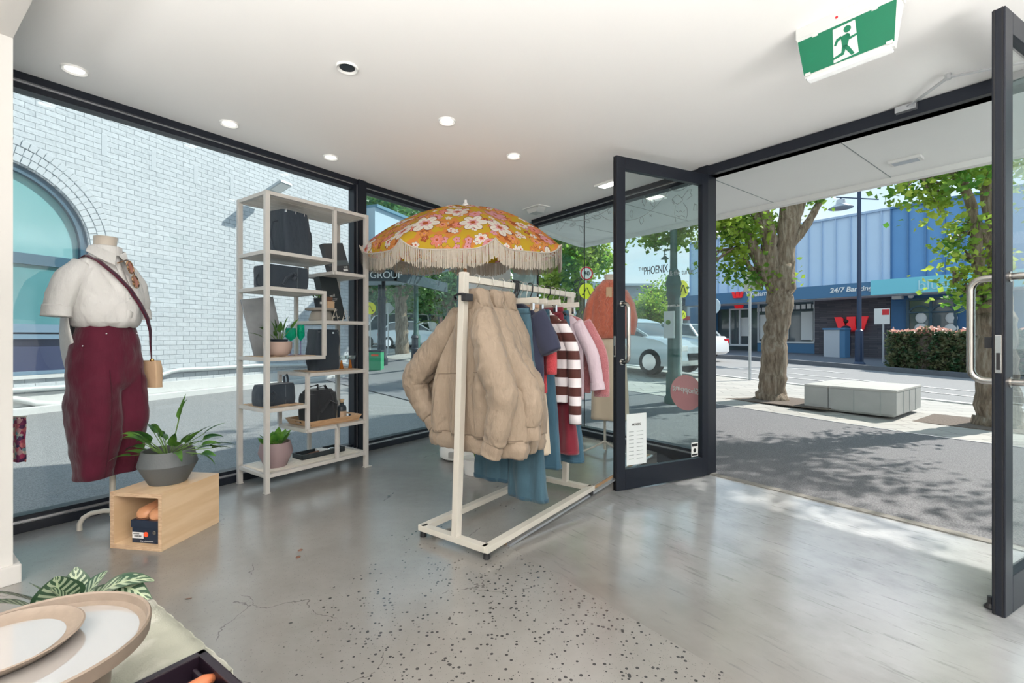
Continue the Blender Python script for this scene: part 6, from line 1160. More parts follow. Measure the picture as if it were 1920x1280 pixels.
m = MB(M); m.box(-.03, .03, -.035, .0, -.02, .02, T(tx*.9-.01, YR-.015, 1.365)); m.tube([(tx-.02, YR-.02, 1.385), (tx-.035, YR+.01, 1.385), (tx-.03, YR+.045, 1.375), (tx-.01, YR+.05, 1.36), (tx-.03, YR+.03, 1.35)], .006, 8); m.build('rail_clamp', 'black_plastic', r, bev=.004, label='black plastic clamp')
GX = lambda x: RK.M @ T(x, YR, 0) @ RZ(math.pi/2)     # garment frame: local x = towards the left (away), y = -along rail ; q=-x
# hanger builders (local: x across, y along rail, z up)
def GM(x): return RK.M @ T(x, YR, 0) @ RZ(-math.pi/2)  # local +x = right-near on screen, local +y = along the rail away
def hook(m, z0, y=0, r_=.0022, rr=.024):
    pts = [(0, 0, z0)]+[(0, 0, RL-.01-.02)]
    pts = [(0, 0, z0), (.0, 0, z0+.03)]
    zc = RL+.012; a0 = -.9
    pts += [(rr*.9, 0, zc-.03)]+[(rr*math.cos(a), 0, zc+rr*math.sin(a)) for a in [-.2+i*(math.pi+.2)/9 for i in range(10)]]
    m.tube(pts, r_, 6)
def hanger(x, label, kind, zb=1.37, w=.21, group='hangers on the rail'):
    M = GM(x); r = thing('hanger', label, 'hanger', M, group); m = MB(M); hook(m, zb, r_=.0022 if kind != 'black' else .0042); m.build('hook', 'steel' if kind != 'black' else 'black_plastic', r, smooth=True)
    m = MB(M)
    if kind == 'clip': m.box(-w, w, -.006, .006, zb-.03, zb+.004); m.build('hanger_bar', 'cream_metal', r, bev=.002); m = MB(M)
    if kind == 'clip':
        for sx in (-w*.8, w*.8): m.box(sx-.01, sx+.01, -.011, .011, zb-.075, zb-.03)
        m.build('clip', 'chrome', r, bev=.002)
    else:
        m.tube([(-w, 0, zb-.10), (-w*.5, 0, zb-.045), (0, 0, zb), (w*.5, 0, zb-.045), (w, 0, zb-.10)], .008, 8); m.build('hanger_bar', 'black_plastic' if kind == 'black' else 'cream_metal', r, smooth=True)
def ring(z, w, t, amp=0, fr=30, ph=0, n_=80, cx=0, cy=0, e=.7, sd=0):
    o = []
    for i in range(n_):
        a = 2*math.pi*i/n_; c, s_ = math.cos(a), math.sin(a); x = math.copysign(abs(c)**e, c)*w; y = math.copysign(abs(s_)**e, s_)*t
        y += amp*math.sin(fr*x+ph+.8*math.sin(4*z))+amp*1.2*nz3(x, z*.5, sd, 7); o.append((cx+x+amp*.6*nz3(y, z, sd+3, 6), cy+y, z))
    return o
def interp(pts, z):
    for a, b in zip(pts, pts[1:]):
        if a[0] >= z >= b[0]: f = (a[0]-z)/(a[0]-b[0]+1e-9); return [p+(q-p)*f for p, q in zip(a[1:], b[1:])]
    return list(pts[-1][1:])
def body(m, prof, amp, fr, sd, steps=26, cx=0, cy=0, e=.7, puff=None):
    z1, z0 = prof[0][0], prof[-1][0]; rs = []
    for i in range(steps+1):
        z = z1+(z0-z1)*i/steps; w, t = interp(prof, z); k = min(1, (z1-z)/.25); q = 1
        if puff: q = puff(z)
        rs.append(ring(z, w*(1+.03*(q-1)), t*q, amp*k, fr, sd, cx=cx, cy=cy, e=e, sd=sd))
    m.loft(rs)
def sleeve(m, pts, rx, ry, sd=0, n_=18, wr=.006, steps=5):
    P_ = [Vector(p) for p in pts]; rs = []; N_ = len(P_)
    fine = []; 
    for i in range(N_-1):
        for k in range(steps+(1 if i == N_-2 else 0)):
            f = k/steps; p0 = P_[max(i-1, 0)]; p1 = P_[i]; p2 = P_[i+1]; p3 = P_[min(i+2, N_-1)]
            q = .5*((2*p1)+(-p0+p2)*f+(2*p0-5*p1+4*p2-p3)*f*f+(-p0+3*p1-3*p2+p3)*f**3); fine.append((q, rx[i]+(rx[i+1]-rx[i])*f, ry[i]+(ry[i+1]-ry[i])*f))
    for i, (p, a_, b_) in enumerate(fine):
        d = (fine[min(i+1, len(fine)-1)][0]-fine[max(i-1, 0)][0]).normalized(); yv = Vector((0, 1, 0)); yv = (yv-d*yv.dot(d)).normalized(); xv = yv.cross(d)
        rs.append([p+xv*math.cos(t)*a_*(1+wr*8*nz3(i*.35, t, sd, 1.3))+yv*math.sin(t)*b_*(1+wr*10*nz3(i*.3, t, sd+5, 1.2)) for t in [2*math.pi*k/n_ for k in range(n_)]])
    m.loft(rs)
# --- beige puffer coats
def puffer(x, label, sd, w=1.0, rq=None):
    M = GM(x); r = thing('puffer_coat', label, 'coat', M, 'beige puffer coats on the rack')
    def pf(z): return 1+.10*abs(math.sin((z-.60)*math.pi/.36)) if z > .60 else 1.0
    prof = [(1.395, .05, .045), (1.36, .075, .055), (1.30, .105, .07), (1.15, .17, .08), (1.0, .235*w, .085), (.85, .31*w, .085), (.70, .345*w, .08), (.60, .345*w, .068)]
    m = MB(M); body(m, prof, .020, 38, sd, 70, e=.62, puff=pf); m.build('coat_body', 'puffer', r, smooth='all', wr=(.007, 9, (1, 1, .28)))
    m = MB(M); body(m, [(.605, .335*w, .062), (.56, .35*w, .074), (.515, .335*w, .064)], .014, 46, sd, 8, e=.62); m.build('hem_band', 'puffer', r, smooth='all', wr=(.005, 22, (1, 1, .4)))
    for sg in (-1, 1):
        o = .0 if sg < 0 else -.02
        m = MB(M); q = [(-.12, o, 1.285), (-.25, o-.0, 1.14), (-.38*w, o-.01, 1.0), (-.475*w, o-.02, .89), (-.44*w, o-.0, .77), (-.37*w, o+.01, .67)] if sg < 0 else [(a_, o-b_, c_) for a_, b_, c_ in rq]
        sleeve(m, q, [.05, .075, .09, .085, .075, .06], [.055, .072, .08, .07, .06, .05], sd+sg, 44, .014, 12); s_ = m.build('sleeve', 'puffer', r, smooth='all', wr=(.009, 9, (1, 1, .4)))
        m = MB(M); c = Vector(q[-1]); dd = (Vector(q[-1])-Vector(q[-2])).normalized(); sleeve(m, [c-dd*.01, c+dd*.035, c+dd*.075], [.056, .064, .060], [.045, .05, .046], sd, wr=.01); m.build('cuff', 'puffer', s_, smooth='all')
    m = MB(M); rs = []
    for i, (z, w_, t_, cy) in enumerate(((1.31, .115, .06, 0), (1.345, .09, .068, 0), (1.375, .092, .072, .0), (1.40, .085, .066, .0), (1.418, .068, .052, .0), (1.422, .048, .036, 0), (1.41, .03, .022, 0))): rs.append(ring(z, w_, t_, .014, 55, i*.5, cy=cy, sd=sd+9, e=1.0))
    m.loft(rs); m.build('collar', 'puffer', r, smooth='all', wr=(.008, 18, (1, 1, 1)))
    n_ = 44
    def yf(x_, z):
        w_, t_ = interp(prof, z); t_ *= pf(z); k = min(1, abs(x_)/w_); s0 = (max(0, 1-k**(2/.62)))**(.62/2)
        y = -t_*s0; q = min(1, (1.395-z)/.25)*.020; return y+q*math.sin(38*x_+sd+.8*math.sin(4*z))+q*1.2*nz3(x_, z*.5, sd, 7)
    m = MB(M)
    for xs in (-1,): m.tube([(xx, yf(xx, .955+.015*math.sin(xx*6))-.002, .955+.015*math.sin(xx*6)) for xx in [(-.24+.44*i/n_)*w for i in range(n_+1)]], .0035, 5)
    for xx in (-.20, -.10, .05): m.tube([(xx*(1+.35*f), yf(xx*(1+.35*f), .94-.32*f)-.002, .94-.32*f) for f in [i/12 for i in range(13)]], .003, 5)
    m.tube([(xx, yf(xx, .61)-.002, .61) for xx in [(-.33+.66*i/n_)*w for i in range(n_+1)]], .004, 5)
    m.build('stitching', mat('beige_stitch', (.20, .15, .11), .8), r, smooth=True)
    return r
puffer(.13, 'nearest and largest of the beige puffer coats on the rack', 1, 1.0, [(.065, 0, 1.30), (.11, .04, 1.16), (.18, .06, 1.0), (.245, .07, .86), (.235, .08, .72), (.20, .08, .60)])
puffer(.255, 'second beige puffer coat, just behind the nearest one', 2, .93, [(.055, 0, 1.30), (.09, .02, 1.16), (.15, .03, 1.02), (.27, .04, .88), (.32, .05, .78), (.325, .05, .68)])
puffer(.36, 'third beige puffer coat, farthest back of the three', 3, .88, [(.05, 0, 1.30), (.07, .01, 1.16), (.12, .02, 1.02), (.23, .03, .88), (.245, .04, .77), (.24, .04, .66)])
hanger(.13, 'wire hook hanger in the nearest beige coat', 'plain', 1.40, .045); hanger(.255, 'wire hook hanger in the second beige coat', 'plain', 1.40, .045); hanger(.36, 'wire hook hanger in the third beige coat', 'plain', 1.40, .045)
# --- trousers / jeans
def trousers(x, label, mm, w, ztop, zb, flare, sd, waist=None, name='jeans', cat='trousers', hem=True, dz=.0, cx=0, gap=.0, wm=None):
    M = GM(x); r = thing(name, label, cat, M, 'trousers hanging on the rack'); m = MB(M); w0 = w*.58
    body(m, [(ztop, w0, .022), (ztop-.12, w0*1.08, .026), (ztop-.27, w0*1.16, .03)], .004, 60, sd, 16, cx=cx); m.build('hip', mm, r, smooth='all', wr=(.003, 14, (1, 1, .4)))
    for sg in (-1, 1):
        zz = zb+(dz if sg < 0 else 0); m = MB(M); rs = []
        hwf = lambda f: w*.5*(.62+(flare-.62)*f**.8)
        for i in range(50):
            f = i/49; z = ztop-.22+(zz-(ztop-.22))*f; hw = hwf(f); rs.append(ring(z, hw, .024+.022*f*flare, .008*min(1, f*3), 48, sd+sg, cx=cx+sg*(hw+gap*f), e=.75, sd=sd))
        m.loft(rs); lg = m.build('trouser_leg', mm, r, smooth='all', wr=(.005, 11, (1, 1, .22)))
        if hem: m = MB(M); hw = hwf(1); m.loft([ring(zz+a_, hw*1.012, (.024+.022*flare)*1.05, .008, 48, sd+sg, cx=cx+sg*(hw+gap), e=.75, sd=sd) for a_ in (-.004, .018)]); m.build('hem', wm or mm, lg, smooth='all')
    m = MB(M); body(m, [(ztop+.035, w0*.98, .024), (ztop, w0, .025)], .004, 160 if waist else 20, sd, 3, cx=cx); m.build('waistband', waist or mm, r, smooth='all')
    return r
trousers(.45, 'very wide legged faded blue jeans hanging below the beige coats', 'denim', .26, 1.29, .185, 1.06, 4, dz=.07, wm='denim_dark')
hanger(.45, 'white bar clip hanger holding the wide legged jeans', 'clip', 1.385)
def top(x, label, mm, name, w, zt, zb, slv, sd, collar=None, amp=.007, thick=.03, cuffm=None, sl_r=.05):
    M = GM(x); r = thing(name, label, 'top', M, 'tops hanging on the rack'); m = MB(M)
    body(m, [(zt, .06, .02), (zt-.03, w*.6, .026), (zt-.10, w*.95, thick), (zt-.25, w, thick), (zb, w*.98, thick*.9)], amp, 40, sd, 50); m.build('garment_body', mm, r, smooth='all', wr=(.005, 12, (1, 1, .3)))
    for sg in (-1, 1):
        q = [(sg*w*.72, 0, zt-.07), (sg*(w+.03), -.005, zt-.22)]+[(sg*(a_), -.01, b_) for a_, b_ in slv]
        n_ = len(q); m = MB(M); sleeve(m, q, [sl_r]*(n_-1)+[sl_r*.9], [.028]+[.034]*(n_-1), sd+sg); s_ = m.build('sleeve', mm, r, smooth='all')
        if cuffm: c = Vector(q[-1]); dd = (Vector(q[-1])-Vector(q[-2])).normalized(); m = MB(M); sleeve(m, [c-dd*.045, c+dd*.008], [sl_r*1.04, sl_r*1.08], [.036, .04], sd, wr=0); m.build('cuff', cuffm, s_, smooth='all')
    if collar: m = MB(M); m.loft([ring(z, w_, .03, .002, 30, sd, e=.9) for z, w_ in ((zt-.03, .085), (zt, .075), (zt+.02, .06), (zt+.015, .05))]); m.build('collar', collar, r, smooth='all')
    return r
top(.51, 'navy short sleeved top beside the farthest beige coat', 'navy', 'navy_top', .205, 1.355, .62, [(.27, 1.06)], 6, None, .008, .032, sl_r=.075); hanger(.51, 'black hanger carrying the navy top', 'black', 1.36, .17)
trousers(.565, 'narrow dark blue jeans between the navy top and the coral cardigan', 'denim_dark', .145, 1.29, .33, .95, 7); hanger(.565, 'white bar clip hanger behind the navy top', 'clip', 1.385, .2)
top(.615, 'coral red knitted cardigan between dark jeans and tan trousers', 'coral', 'cardigan', .165, 1.30, .80, [(.205, .92)], 8, None, .006, .026, sl_r=.04); hanger(.615, 'thin wire hanger in the coral cardigan', 'plain', 1.32, .14)
trousers(.675, 'pale cream trousers with a tan ribbed waistband', 'cream', .145, 1.335, .40, 1.0, 9, waist='tan', hem=False); hanger(.675, 'black clip hanger over the tan ribbed waistband', 'black', 1.375, .13)
trousers(.745, 'mid blue elastic waisted jeans in the middle of the rack', 'denim_mid', .185, 1.30, .30, 1.05, 10, waist='denim_dark'); hanger(.745, 'white bar clip hanger over the elastic waisted jeans', 'clip', 1.39, .19)
top(.825, 'brown and white striped sweater with long hanging sleeves', 'stripes', 'striped_sweater', .20, 1.315, .72, [(.255, .90), (.262, .585)], 11, 'shirt', .006, .03, sl_r=.045); hanger(.825, 'wire hanger in the striped sweater', 'plain', 1.34, .17)
trousers(.90, 'burgundy corduroy trousers beside the striped sweater', 'burg', .215, 1.32, .37, 1.1, 12); hanger(.90, 'black clip hanger over the burgundy trousers', 'black', 1.40, .15)
trousers(.965, 'turned up blue jeans behind the burgundy trousers', 'denim_mid', .225, 1.30, .30, 1.08, 13); hanger(.965, 'white bar clip hanger right of the burgundy trousers', 'clip', 1.385, .21)
top(1.03, 'pale pink shirt with a wide turned cuff near the far end of the rack', 'lilac', 'pink_shirt', .215, 1.32, .72, [(.29, 1.0), (.325, .80)], 14, 'lilac', .006, .026, 'lilac', .048); hanger(1.03, 'wire hanger in the pale pink shirt', 'plain', 1.34, .18)
top(1.11, 'fluffy rose pink cardigan last on the rack', 'pinkfuzz', 'fluffy_cardigan', .23, 1.315, .76, [(.30, .98), (.315, .74)], 15, None, .006, .035, sl_r=.065); hanger(1.11, 'wire hanger in the fluffy rose cardigan', 'plain', 1.34, .2)
for x, q_ in ((.485, 'nearest'), (.498, 'middle'), (.53, 'farthest')): hanger(x, q_+' of the three thick black hooks crowded above the navy top', 'black', 1.38, .05, 'thick black hooks')
# ================================================================ umbrella
UC = Vector((-.455, 4.50, 0)); M = Matrix.Translation(UC); um = thing('beach_umbrella', 'orange retro floral umbrella with cream fringe standing behind the coats', 'umbrella', M)
m = MB(M); m.lathe([(.20, 0), (.235, .02), (.24, .08), (.215, .125), (.15, .15), (.06, .155), (.05, .24), (.02, .24)], 32, sx=1.0, sy=.9)
m.build('umbrella_base', 'white_plastic', um, smooth=True); 
m = MB(M)
for a in (-1.9, -.4, 1.2, 2.8): m.box(.17, .245, -.05, .05, .045, .095, RZ(a))
m.build('base_handle', mat('base_recess', (.35, .35, .34), .6), um)
m = MB(M); m.tube([(0, 0, .1), (.0, 0, 1.2), (.012, -.02, 2.36)], .017, 14); m.build('umbrella_pole', 'pole_wood', um, smooth=True)
TI = math.radians(5.5); MC = M @ T(.012, -.02, 2.405) @ RX(TI); RR = .955; a_r = -math.pi/2+math.radians(19)
def can(r_, th, fl=0):
    ph = ((th-a_r) % (math.pi/4))-math.pi/8; pk = abs(ph)/(math.pi/8); pol = math.cos(math.pi/8)/math.cos(ph)
    lim = pol+(1-pol)*.1; rad = r_*RR*lim
    z = -.365*r_**2.1-.045*r_-(1-pk**2)*-.0*r_; sag = .028*math.sin(math.pi*r_)*(1-pk**1.5)
    f = fl*(.085*(1-pk**5)+.0); return Vector((rad*math.cos(th)*(1+.02*fl), rad*math.sin(th)*(1+.02*fl), z-sag-f))
m = MB(MC); NT = 128; NR = 14; vs = []; uv = []
for j in range(NR+3):
    for i in range(NT):
        th = a_r+2*math.pi*i/NT; f = min(j/NR, 1); fl = max(0, (j-NR)/2); r_ = max(f, .012); vs.append(can(r_, th, fl)); k = (r_*1.05+fl*.09); uv.append((math.cos(th)*k, math.sin(th)*k))
fs = [(j*NT+i, j*NT+(i+1) % NT, (j+1)*NT+(i+1) % NT, (j+1)*NT+i) for j in range(NR+2) for i in range(NT)]
m.add(vs, fs); m.build('canopy', 'floral', um, smooth='all', uv=uv)
m = MB(MC); rg = random.Random(2)
m.tube([can(1, a_r+2*math.pi*i/256, 1)+Vector((0, 0, .003)) for i in range(257)], .006, 6); NS = 1000
for i in range(NS):
    th = a_r+2*math.pi*(i+rg.random()*.6)/NS; p = can(1, th, 1)*1.0; L1 = .135+rg.uniform(-.012, .012); t_ = Vector((-math.sin(th), math.cos(th), 0))*.0032; o = Vector((math.cos(th), math.sin(th), 0))*rg.uniform(-.004, .004); sw = Vector((rg.uniform(-.004, .004), rg.uniform(-.004, .004), 0))
    m.add([p-t_+o, p+t_+o, p+t_+sw+o-Vector((0, 0, L1)), p-t_+sw+o-Vector((0, 0, L1))], [(0, 1, 2, 3)])
m.build('fringe', 'fringe', um, kind='stuff')
m = MB(MC); m.lathe([(.03, -.02), (.032, .012), (.02, .02), (.014, .03), (.014, .03), (.014, .052), (.004, .052)], 20); m.build('finial', 'white_plastic', um, smooth=True)
for k in range(8):
    th = a_r+k*math.pi/4; m = MB(MC); m.tube([can(f, th)+Vector((0, 0, -.012)) for f in (.02, .2, .4, .6, .8, .99)], .006, 6); m.tube([can(.48, th)+Vector((0, 0, -.012)), Vector((0, 0, -.42))], .005, 6); m.build('rib', 'cream_metal', um, smooth=True)
m = MB(MC); m.lathe([(.03, -.44), (.03, -.40), (.018, -.40)], 16); m.build('runner_hub', 'white_plastic', um, smooth=True)
# tall plant hidden behind the coats, leaf tips showing
M = Matrix.Translation((-.30, 3.98, 0)); r = thing('potted_plant', 'tall plant behind the coats, only its leaf tips showing left of the rack post', 'plant', M); m = MB(M); m.lathe([(.10, 0), (.12, .13), (.11, .13), (.10, .10), (.02, .10)], 28); m.build('pot', 'white_plastic', r, smooth=True)
m = MB(M); ms = MB(M)
for (az, el, L1) in ((2.9, 1.28, 1.22), (2.6, 1.33, 1.12), (.5, 1.36, 1.24), (.2, 1.30, 1.17), (1.4, 1.36, 1.1), (2.0, 1.3, 1.0)):
    d = Vector((math.cos(az)*math.cos(el), math.sin(az)*math.cos(el), math.sin(el))); ms.tube([(0, 0, .09), d*L1*.6+Vector((0, 0, .1)), d*L1+Vector((0, 0, .1))], .005, 6); blade(m, d*L1+Vector((0, 0, .1)), (math.cos(az), math.sin(az), .35), .22, .07, .9)
ms.build('stems', 'stem', r, smooth='all', kind='stuff'); m.build('foliage', 'leaf_light', r, smooth='all', kind='stuff')
# ================================================================ mannequins
def mannequin(M, label):
    r = thing('mannequin', label, 'mannequin', M); m = MB(M)
    m.loft([ring(z, w, d_, 0, 1, 0, e=.95, cy=c) for z, w, d_, c in ((.93, .15, .10, 0), (1.0, .165, .12, .0), (1.12, .14, .10, 0), (1.25, .115, .085, 0), (1.38, .145, .11, -.01), (1.48, .165, .11, 0), (1.56, .17, .085, .01), (1.61, .11, .07, .015), (1.64, .06, .06, .015), (1.70, .052, .054, .01), (1.755, .056, .058, .005))]); m.build('torso', 'manq', r, smooth='all')
    return r
M1 = Matrix.Translation((-2.455, 2.84, 0)) @ RZ(math.radians(78)); r1 = mannequin(M1, 'headless cream mannequin in white shirt and plum trousers by the side window')
m = MB(M1); m.tube([(.06, .03, .05), (.06, .03, .95)], .016, 12); m.build('stand_pole', 'cream_metal', r1, smooth=True)
def arcb(p0, p1): pass
Mw = I4; m = MB(); p = Vector((-2.335, 2.84, .0)); e1 = Vector((-2.575, 2.795, 0)); pts = [e1+Vector((0, 0, .0)), e1+Vector((0, 0, .04)), e1+Vector((.012, .012, .07)), e1+Vector((.04, .03, .09)), e1+Vector((.10, .05, .098)), p+Vector((0, 0, .10))]
m.tube(pts, .014, 10); e2 = Vector((-2.12, 2.98, 0)); m.tube([p+Vector((0, 0, .10)), e2+Vector((-.06, -.03, .098)), e2+Vector((-.01, 0, .07)), e2+Vector((0, 0, .0))], .014, 10); e3 = Vector((-2.38, 3.06, 0)); m.tube([p+Vector((0, 0, .10)), e3+Vector((0, -.06, .098)), e3+Vector((0, 0, .06)), e3], .014, 10); m.build('stand_foot', 'cream_metal', r1, smooth=True)
# plum trousers
r = thing('velvet_trousers', 'plum velvet barrel leg trousers on the mannequin by the side window', 'trousers', M1)
TQ = MB(M1); TQ.loft([ring(z, w, d_, a_, 22, 1, e=.9) for z, w, d_, a_ in ((1.255, .125, .108, 0), (1.2, .148, .122, .001), (1.1, .172, .142, .002), (1.0, .185, .152, .003), (.93, .187, .156, .004), (.88, .186, .155, .004), (.84, .165, .135, .004))])
for sg in (-1, 1):
    m = MB(M1); rs = []
    for i in range(61):
        f = i/60; z = 1.0+(.315-1.0)*f; w = interp([(1, .070, .105), (.86, .094, .145), (.72, .104, .154), (.5, .106, .148), (.25, .094, .122), (0, .078, .088)], 1-f); rs.append(ring(z+.0, w[0], w[1], .009*min(1, f*3), 26, 2+sg, cx=sg*(.082-.008*f), cy=-.01*math.sin(f*3), e=.85, sd=4+sg))
    TQ.loft(rs); m = MB(M1); m.tube([(sg*(.082-.008*f)+sg*.01, -interp([(1, .140), (.75, .152), (.5, .148), (.25, .122), (0, .088)], 1-f)[0]-.008, .96-.64*f) for f in [i/20 for i in range(21)]], .002, 5); m.build('leg_seam', mat('plum_seam', (.05, .003, .012), .8), r, smooth=True)
TL = TQ.build('trouser_legs', 'velvet', r, smooth='all'); q_ = TL.modifiers.new('r', 'REMESH'); q_.mode = 'VOXEL'; q_.voxel_size = .0065; q_.use_smooth_shade = True; q_ = TL.modifiers.new('s', 'SMOOTH'); q_.iterations = 10; q_.factor = .6
ct = bpy.data.textures.new('cloth_folds', 'CLOUDS'); ct.noise_scale = .12; ct.noise_depth = 1; eo = bpy.data.objects.new('fold_space', None); q_ = TL.modifiers.new('d', 'DISPLACE'); q_.texture = ct; q_.strength = .022; q_.mid_level = .5; bpy.data.objects.remove(eo)
m = MB(M1); m.loft([ring(z, w, d_, 0, 1, 0, e=.9) for z, w, d_ in ((1.262, .126, .11), (1.262, .132, .114), (1.225, .142, .12), (1.222, .138, .116))]); m.build('waistband', 'velvet', r, smooth='all')
m = MB(M1)
for x, y, z in ((-.09, -.120, 1.17), (-.165, -.05, 1.10), (.09, -.120, 1.17)): m.sphere((x, y, z), .005, 6)
m.build('rivet', 'chrome', r, smooth=True)
# white shirt
r = thing('white_shirt', 'loose white cotton shirt half tucked on the left mannequin', 'shirt', M1); m = MB(M1)
SP = ((1.655, .07, .065, 0, .01), (1.62, .10, .078, 0, .01), (1.585, .15, .092, .003, .01), (1.50, .178, .12, .008, 0), (1.42, .182, .145, .012, -.01), (1.35, .186, .155, .014, -.01), (1.28, .182, .16, .016, 0), (1.235, .165, .15, .014, 0), (1.212, .14, .125, .006, 0)); SP = [(a[0],)+tuple(a[1:]) for a in SP]; m.loft([ring(z, *interp(SP, z)[:3], 24, 5, cy=interp(SP, z)[3], e=.85, sd=7, n_=96) for z in [1.655-.443*i/54 for i in range(55)]]); m.build('shirt_body', 'shirt', r, smooth='all', wr=(.009, 9, (1, 1, .55)))
m = MB(M1)     # long back tail
def tail(u, v):
    a = math.pi*(.02+.96*u); w = .19*(1-.25*v*v); d_ = .185+.06*math.sin(v*2.2); z = 1.33-(.40-.16*abs(u-.5)**1.5*2)*v; return (math.cos(a)*w, math.sin(a)*d_+.01*math.sin(u*26+v*3), z)
m.grid(tail, 40, 16); m.build('shirt_tail', 'shirt', r, smooth='all', solid=.004)
for sg in (-1, 1):
    q = [(sg*.12, .01, 1.565), (sg*.185, .02, 1.48), (sg*.215, .035, 1.38), (sg*.23, .04, 1.30)]; m = MB(M1); sleeve(m, q, [.055, .062, .062, .058], [.065, .075, .078, .068], sg+3, 24, .012); s_ = m.build('sleeve', 'shirt', r, smooth='all'); c = Vector(q[-1]); m = MB(M1); sleeve(m, [c+Vector((0, 0, .03)), c-Vector((sg*-.004, 0, .035))], [.060, .063], [.072, .075], 1, 24, 0); m.build('cuff', 'shirt', s_, smooth='all')
m = MB(M1)
for sg in (-1, 1): m.add([(0+sg*.006, -.085, 1.645), (sg*.07, -.055, 1.675), (sg*.085, .02, 1.69), (sg*.10, .02, 1.655), (sg*.095, -.07, 1.61), (sg*.045, -.125, 1.575)], [(0, 1, 2, 3, 4, 5)])
m.loft([ring(z, w, d_, 0, 1, 0, e=.95, n_=32) for z, w, d_ in ((1.64, .078, .075), (1.695, .072, .072), (1.697, .068, .068), (1.645, .07, .068))]); m.build('collar', 'shirt', r, smooth=False, solid=.004)
m = MB(M1); m.grid(lambda u, v: (-.018+.036*u, -interp([(1.655, .06), (1.585, .088), (1.5, .125), (1.42, .163), (1.28, .172), (1.215, .13)], 1.63-.40*v)[0]-.006, 1.63-.40*v), 2, 20); m.build('button_placket', 'shirt', r, smooth='all', solid=.003)
m = MB(M1)
for z in (1.56, 1.47, 1.38): m.sphere((0, -interp([(1.655, .06), (1.585, .088), (1.5, .125), (1.42, .163)], z)[0]-.011, z), .005, 6)
m.build('button', 'chrome', r, smooth=True)
# cross body strap and bag
r = thing('crossbody_bag', 'small tan bag on a plum striped strap across the white shirt', 'bag', M1); m = MB(M1)
sp = [(-.12, .08, 1.58), (-.115, .0, 1.628), (-.10, -.07, 1.595), (-.05, -.128, 1.52), (.0, -.168, 1.44), (.055, -.180, 1.35), (.10, -.178, 1.27), (.14, -.155, 1.19), (.155, -.14, 1.10), (.165, -.135, 1.01)]
def strapgrid(u, v):
    f = v*(len(sp)-1); i = min(int(f), len(sp)-2); a, b = Vector(sp[i]), Vector(sp[i+1]); p = a.lerp(b, f-i); w = .017*(1 if v < .65 else 1-(v-.65)*2.2); return p+Vector((1, .25, .25)).normalized()*w*(2*u-1)+Vector((0, -.006, 0))
m.grid(strapgrid, 4, 54); m.build('bag_strap', 'velvet', r, smooth='all', solid=.003)
m = MB(M1)
m.grid(lambda u, v: strapgrid(.42+.16*u, v)+Vector((0, -.004, 0)), 2, 54); m.build('strap_stripe', 'navy', r, smooth='all')
m = MB(M1); softbox(m, .05, .15, .17, T(.19, -.10, .83), -.1, .006, 3); m.build('bag_body', 'card', r, smooth=True); m = MB(M1); m.sphere((.172, -.137, 1.005), .012, 6).tube([(.17, -.135, 1.0), (.18, -.12, .985)], .004, 6); m.build('bag_ring', 'gold', r, smooth=True)
# sunglasses hanging on the placket
Mg = M1 @ T(.04, -.150, 1.53) @ RZ(.15) @ RY(math.radians(66)) @ RX(-.30) @ Matrix.Scale(1.25, 4); r = thing('sunglasses', 'tortoiseshell sunglasses hooked on the front of the white shirt', 'sunglasses', Mg); m = MB(Mg)
def lensring(cx, w, h, m, r_): m.tube([(cx+math.copysign(abs(math.cos(a))**.8, math.cos(a))*w, 0, math.copysign(abs(math.sin(a))**.8, math.sin(a))*h) for a in [2*math.pi*i/28 for i in range(29)]], r_, 8)
lensring(-.036, .029, .021, m, .0042); lensring(.036, .029, .021, m, .0042); m.tube([(-.009, 0, .006), (0, -.002, .009), (.009, 0, .006)], .003, 6); m.tube([(-.066, 0, .01), (-.07, .01, .01), (-.06, .05, .005)], .003, 6); m.tube([(.066, 0, .01), (.07, .01, .01), (.06, .05, .005)], .003, 6); m.build('glasses_frame', 'tortoise', r, smooth=True)
for cx in (-.036, .036): m = MB(Mg); m.lathe([(.027, 0), (.026, .001), (.002, .0015)], 24, T(cx, 0, 0) @ RX(math.pi/2), sy=.72); m.build('lens', 'lens_rose', r)
# second mannequin, orange knit vest
M2 = Matrix.Translation((.985, 4.72, .0)) @ RZ(math.radians(165)) @ Matrix.Scale(1.012, 4); r = mannequin(M2, 'headless cream mannequin in an orange knit top behind the rack end')
m = MB(M2); m.tube([(0.05, 0, .02), (0.05, 0, .95)], .013, 10); m.build('stand_pole', 'cream_metal', r, smooth=True); m = MB(M2)
for a in (.5, 2.6, 4.7): m.tube([(0.05, 0, .10), (0.05+.12*math.cos(a), .12*math.sin(a), .05), (0.05+.24*math.cos(a), .24*math.sin(a), .012)], .010, 8)
m.build('stand_foot', 'cream_metal', r, smooth=True)
r = thing('orange_vest', 'fluffy orange cable knit top with a hanging swing tag', 'top', M2); m = MB(M2); m.loft([ring(z, w, d_, a_, 60, 5, cy=.0, e=.8, sd=9, n_=72) for z, w, d_, a_ in ((1.70, .072, .07, 0), (1.665, .10, .08, .001), (1.63, .145, .10, .003), (1.55, .17, .125, .005), (1.45, .18, .14, .006), (1.3, .188, .148, .007), (1.18, .19, .15, .007), (1.13, .18, .14, .003), (1.125, .16, .13, 0))]); m.build('knit_body', 'orange', r, smooth='all')
for sg in (-1, 1): m = MB(M2); sleeve(m, [(sg*.12, 0, 1.58), (sg*.18, 0, 1.45), (sg*.205, .0, 1.30), (sg*.20, 0, 1.16)], [.05, .06, .06, .04], [.07, .09, .09, .05], sg, 20, .01); m.build('sleeve', 'orange', r, smooth='all')
m = MB(M2)
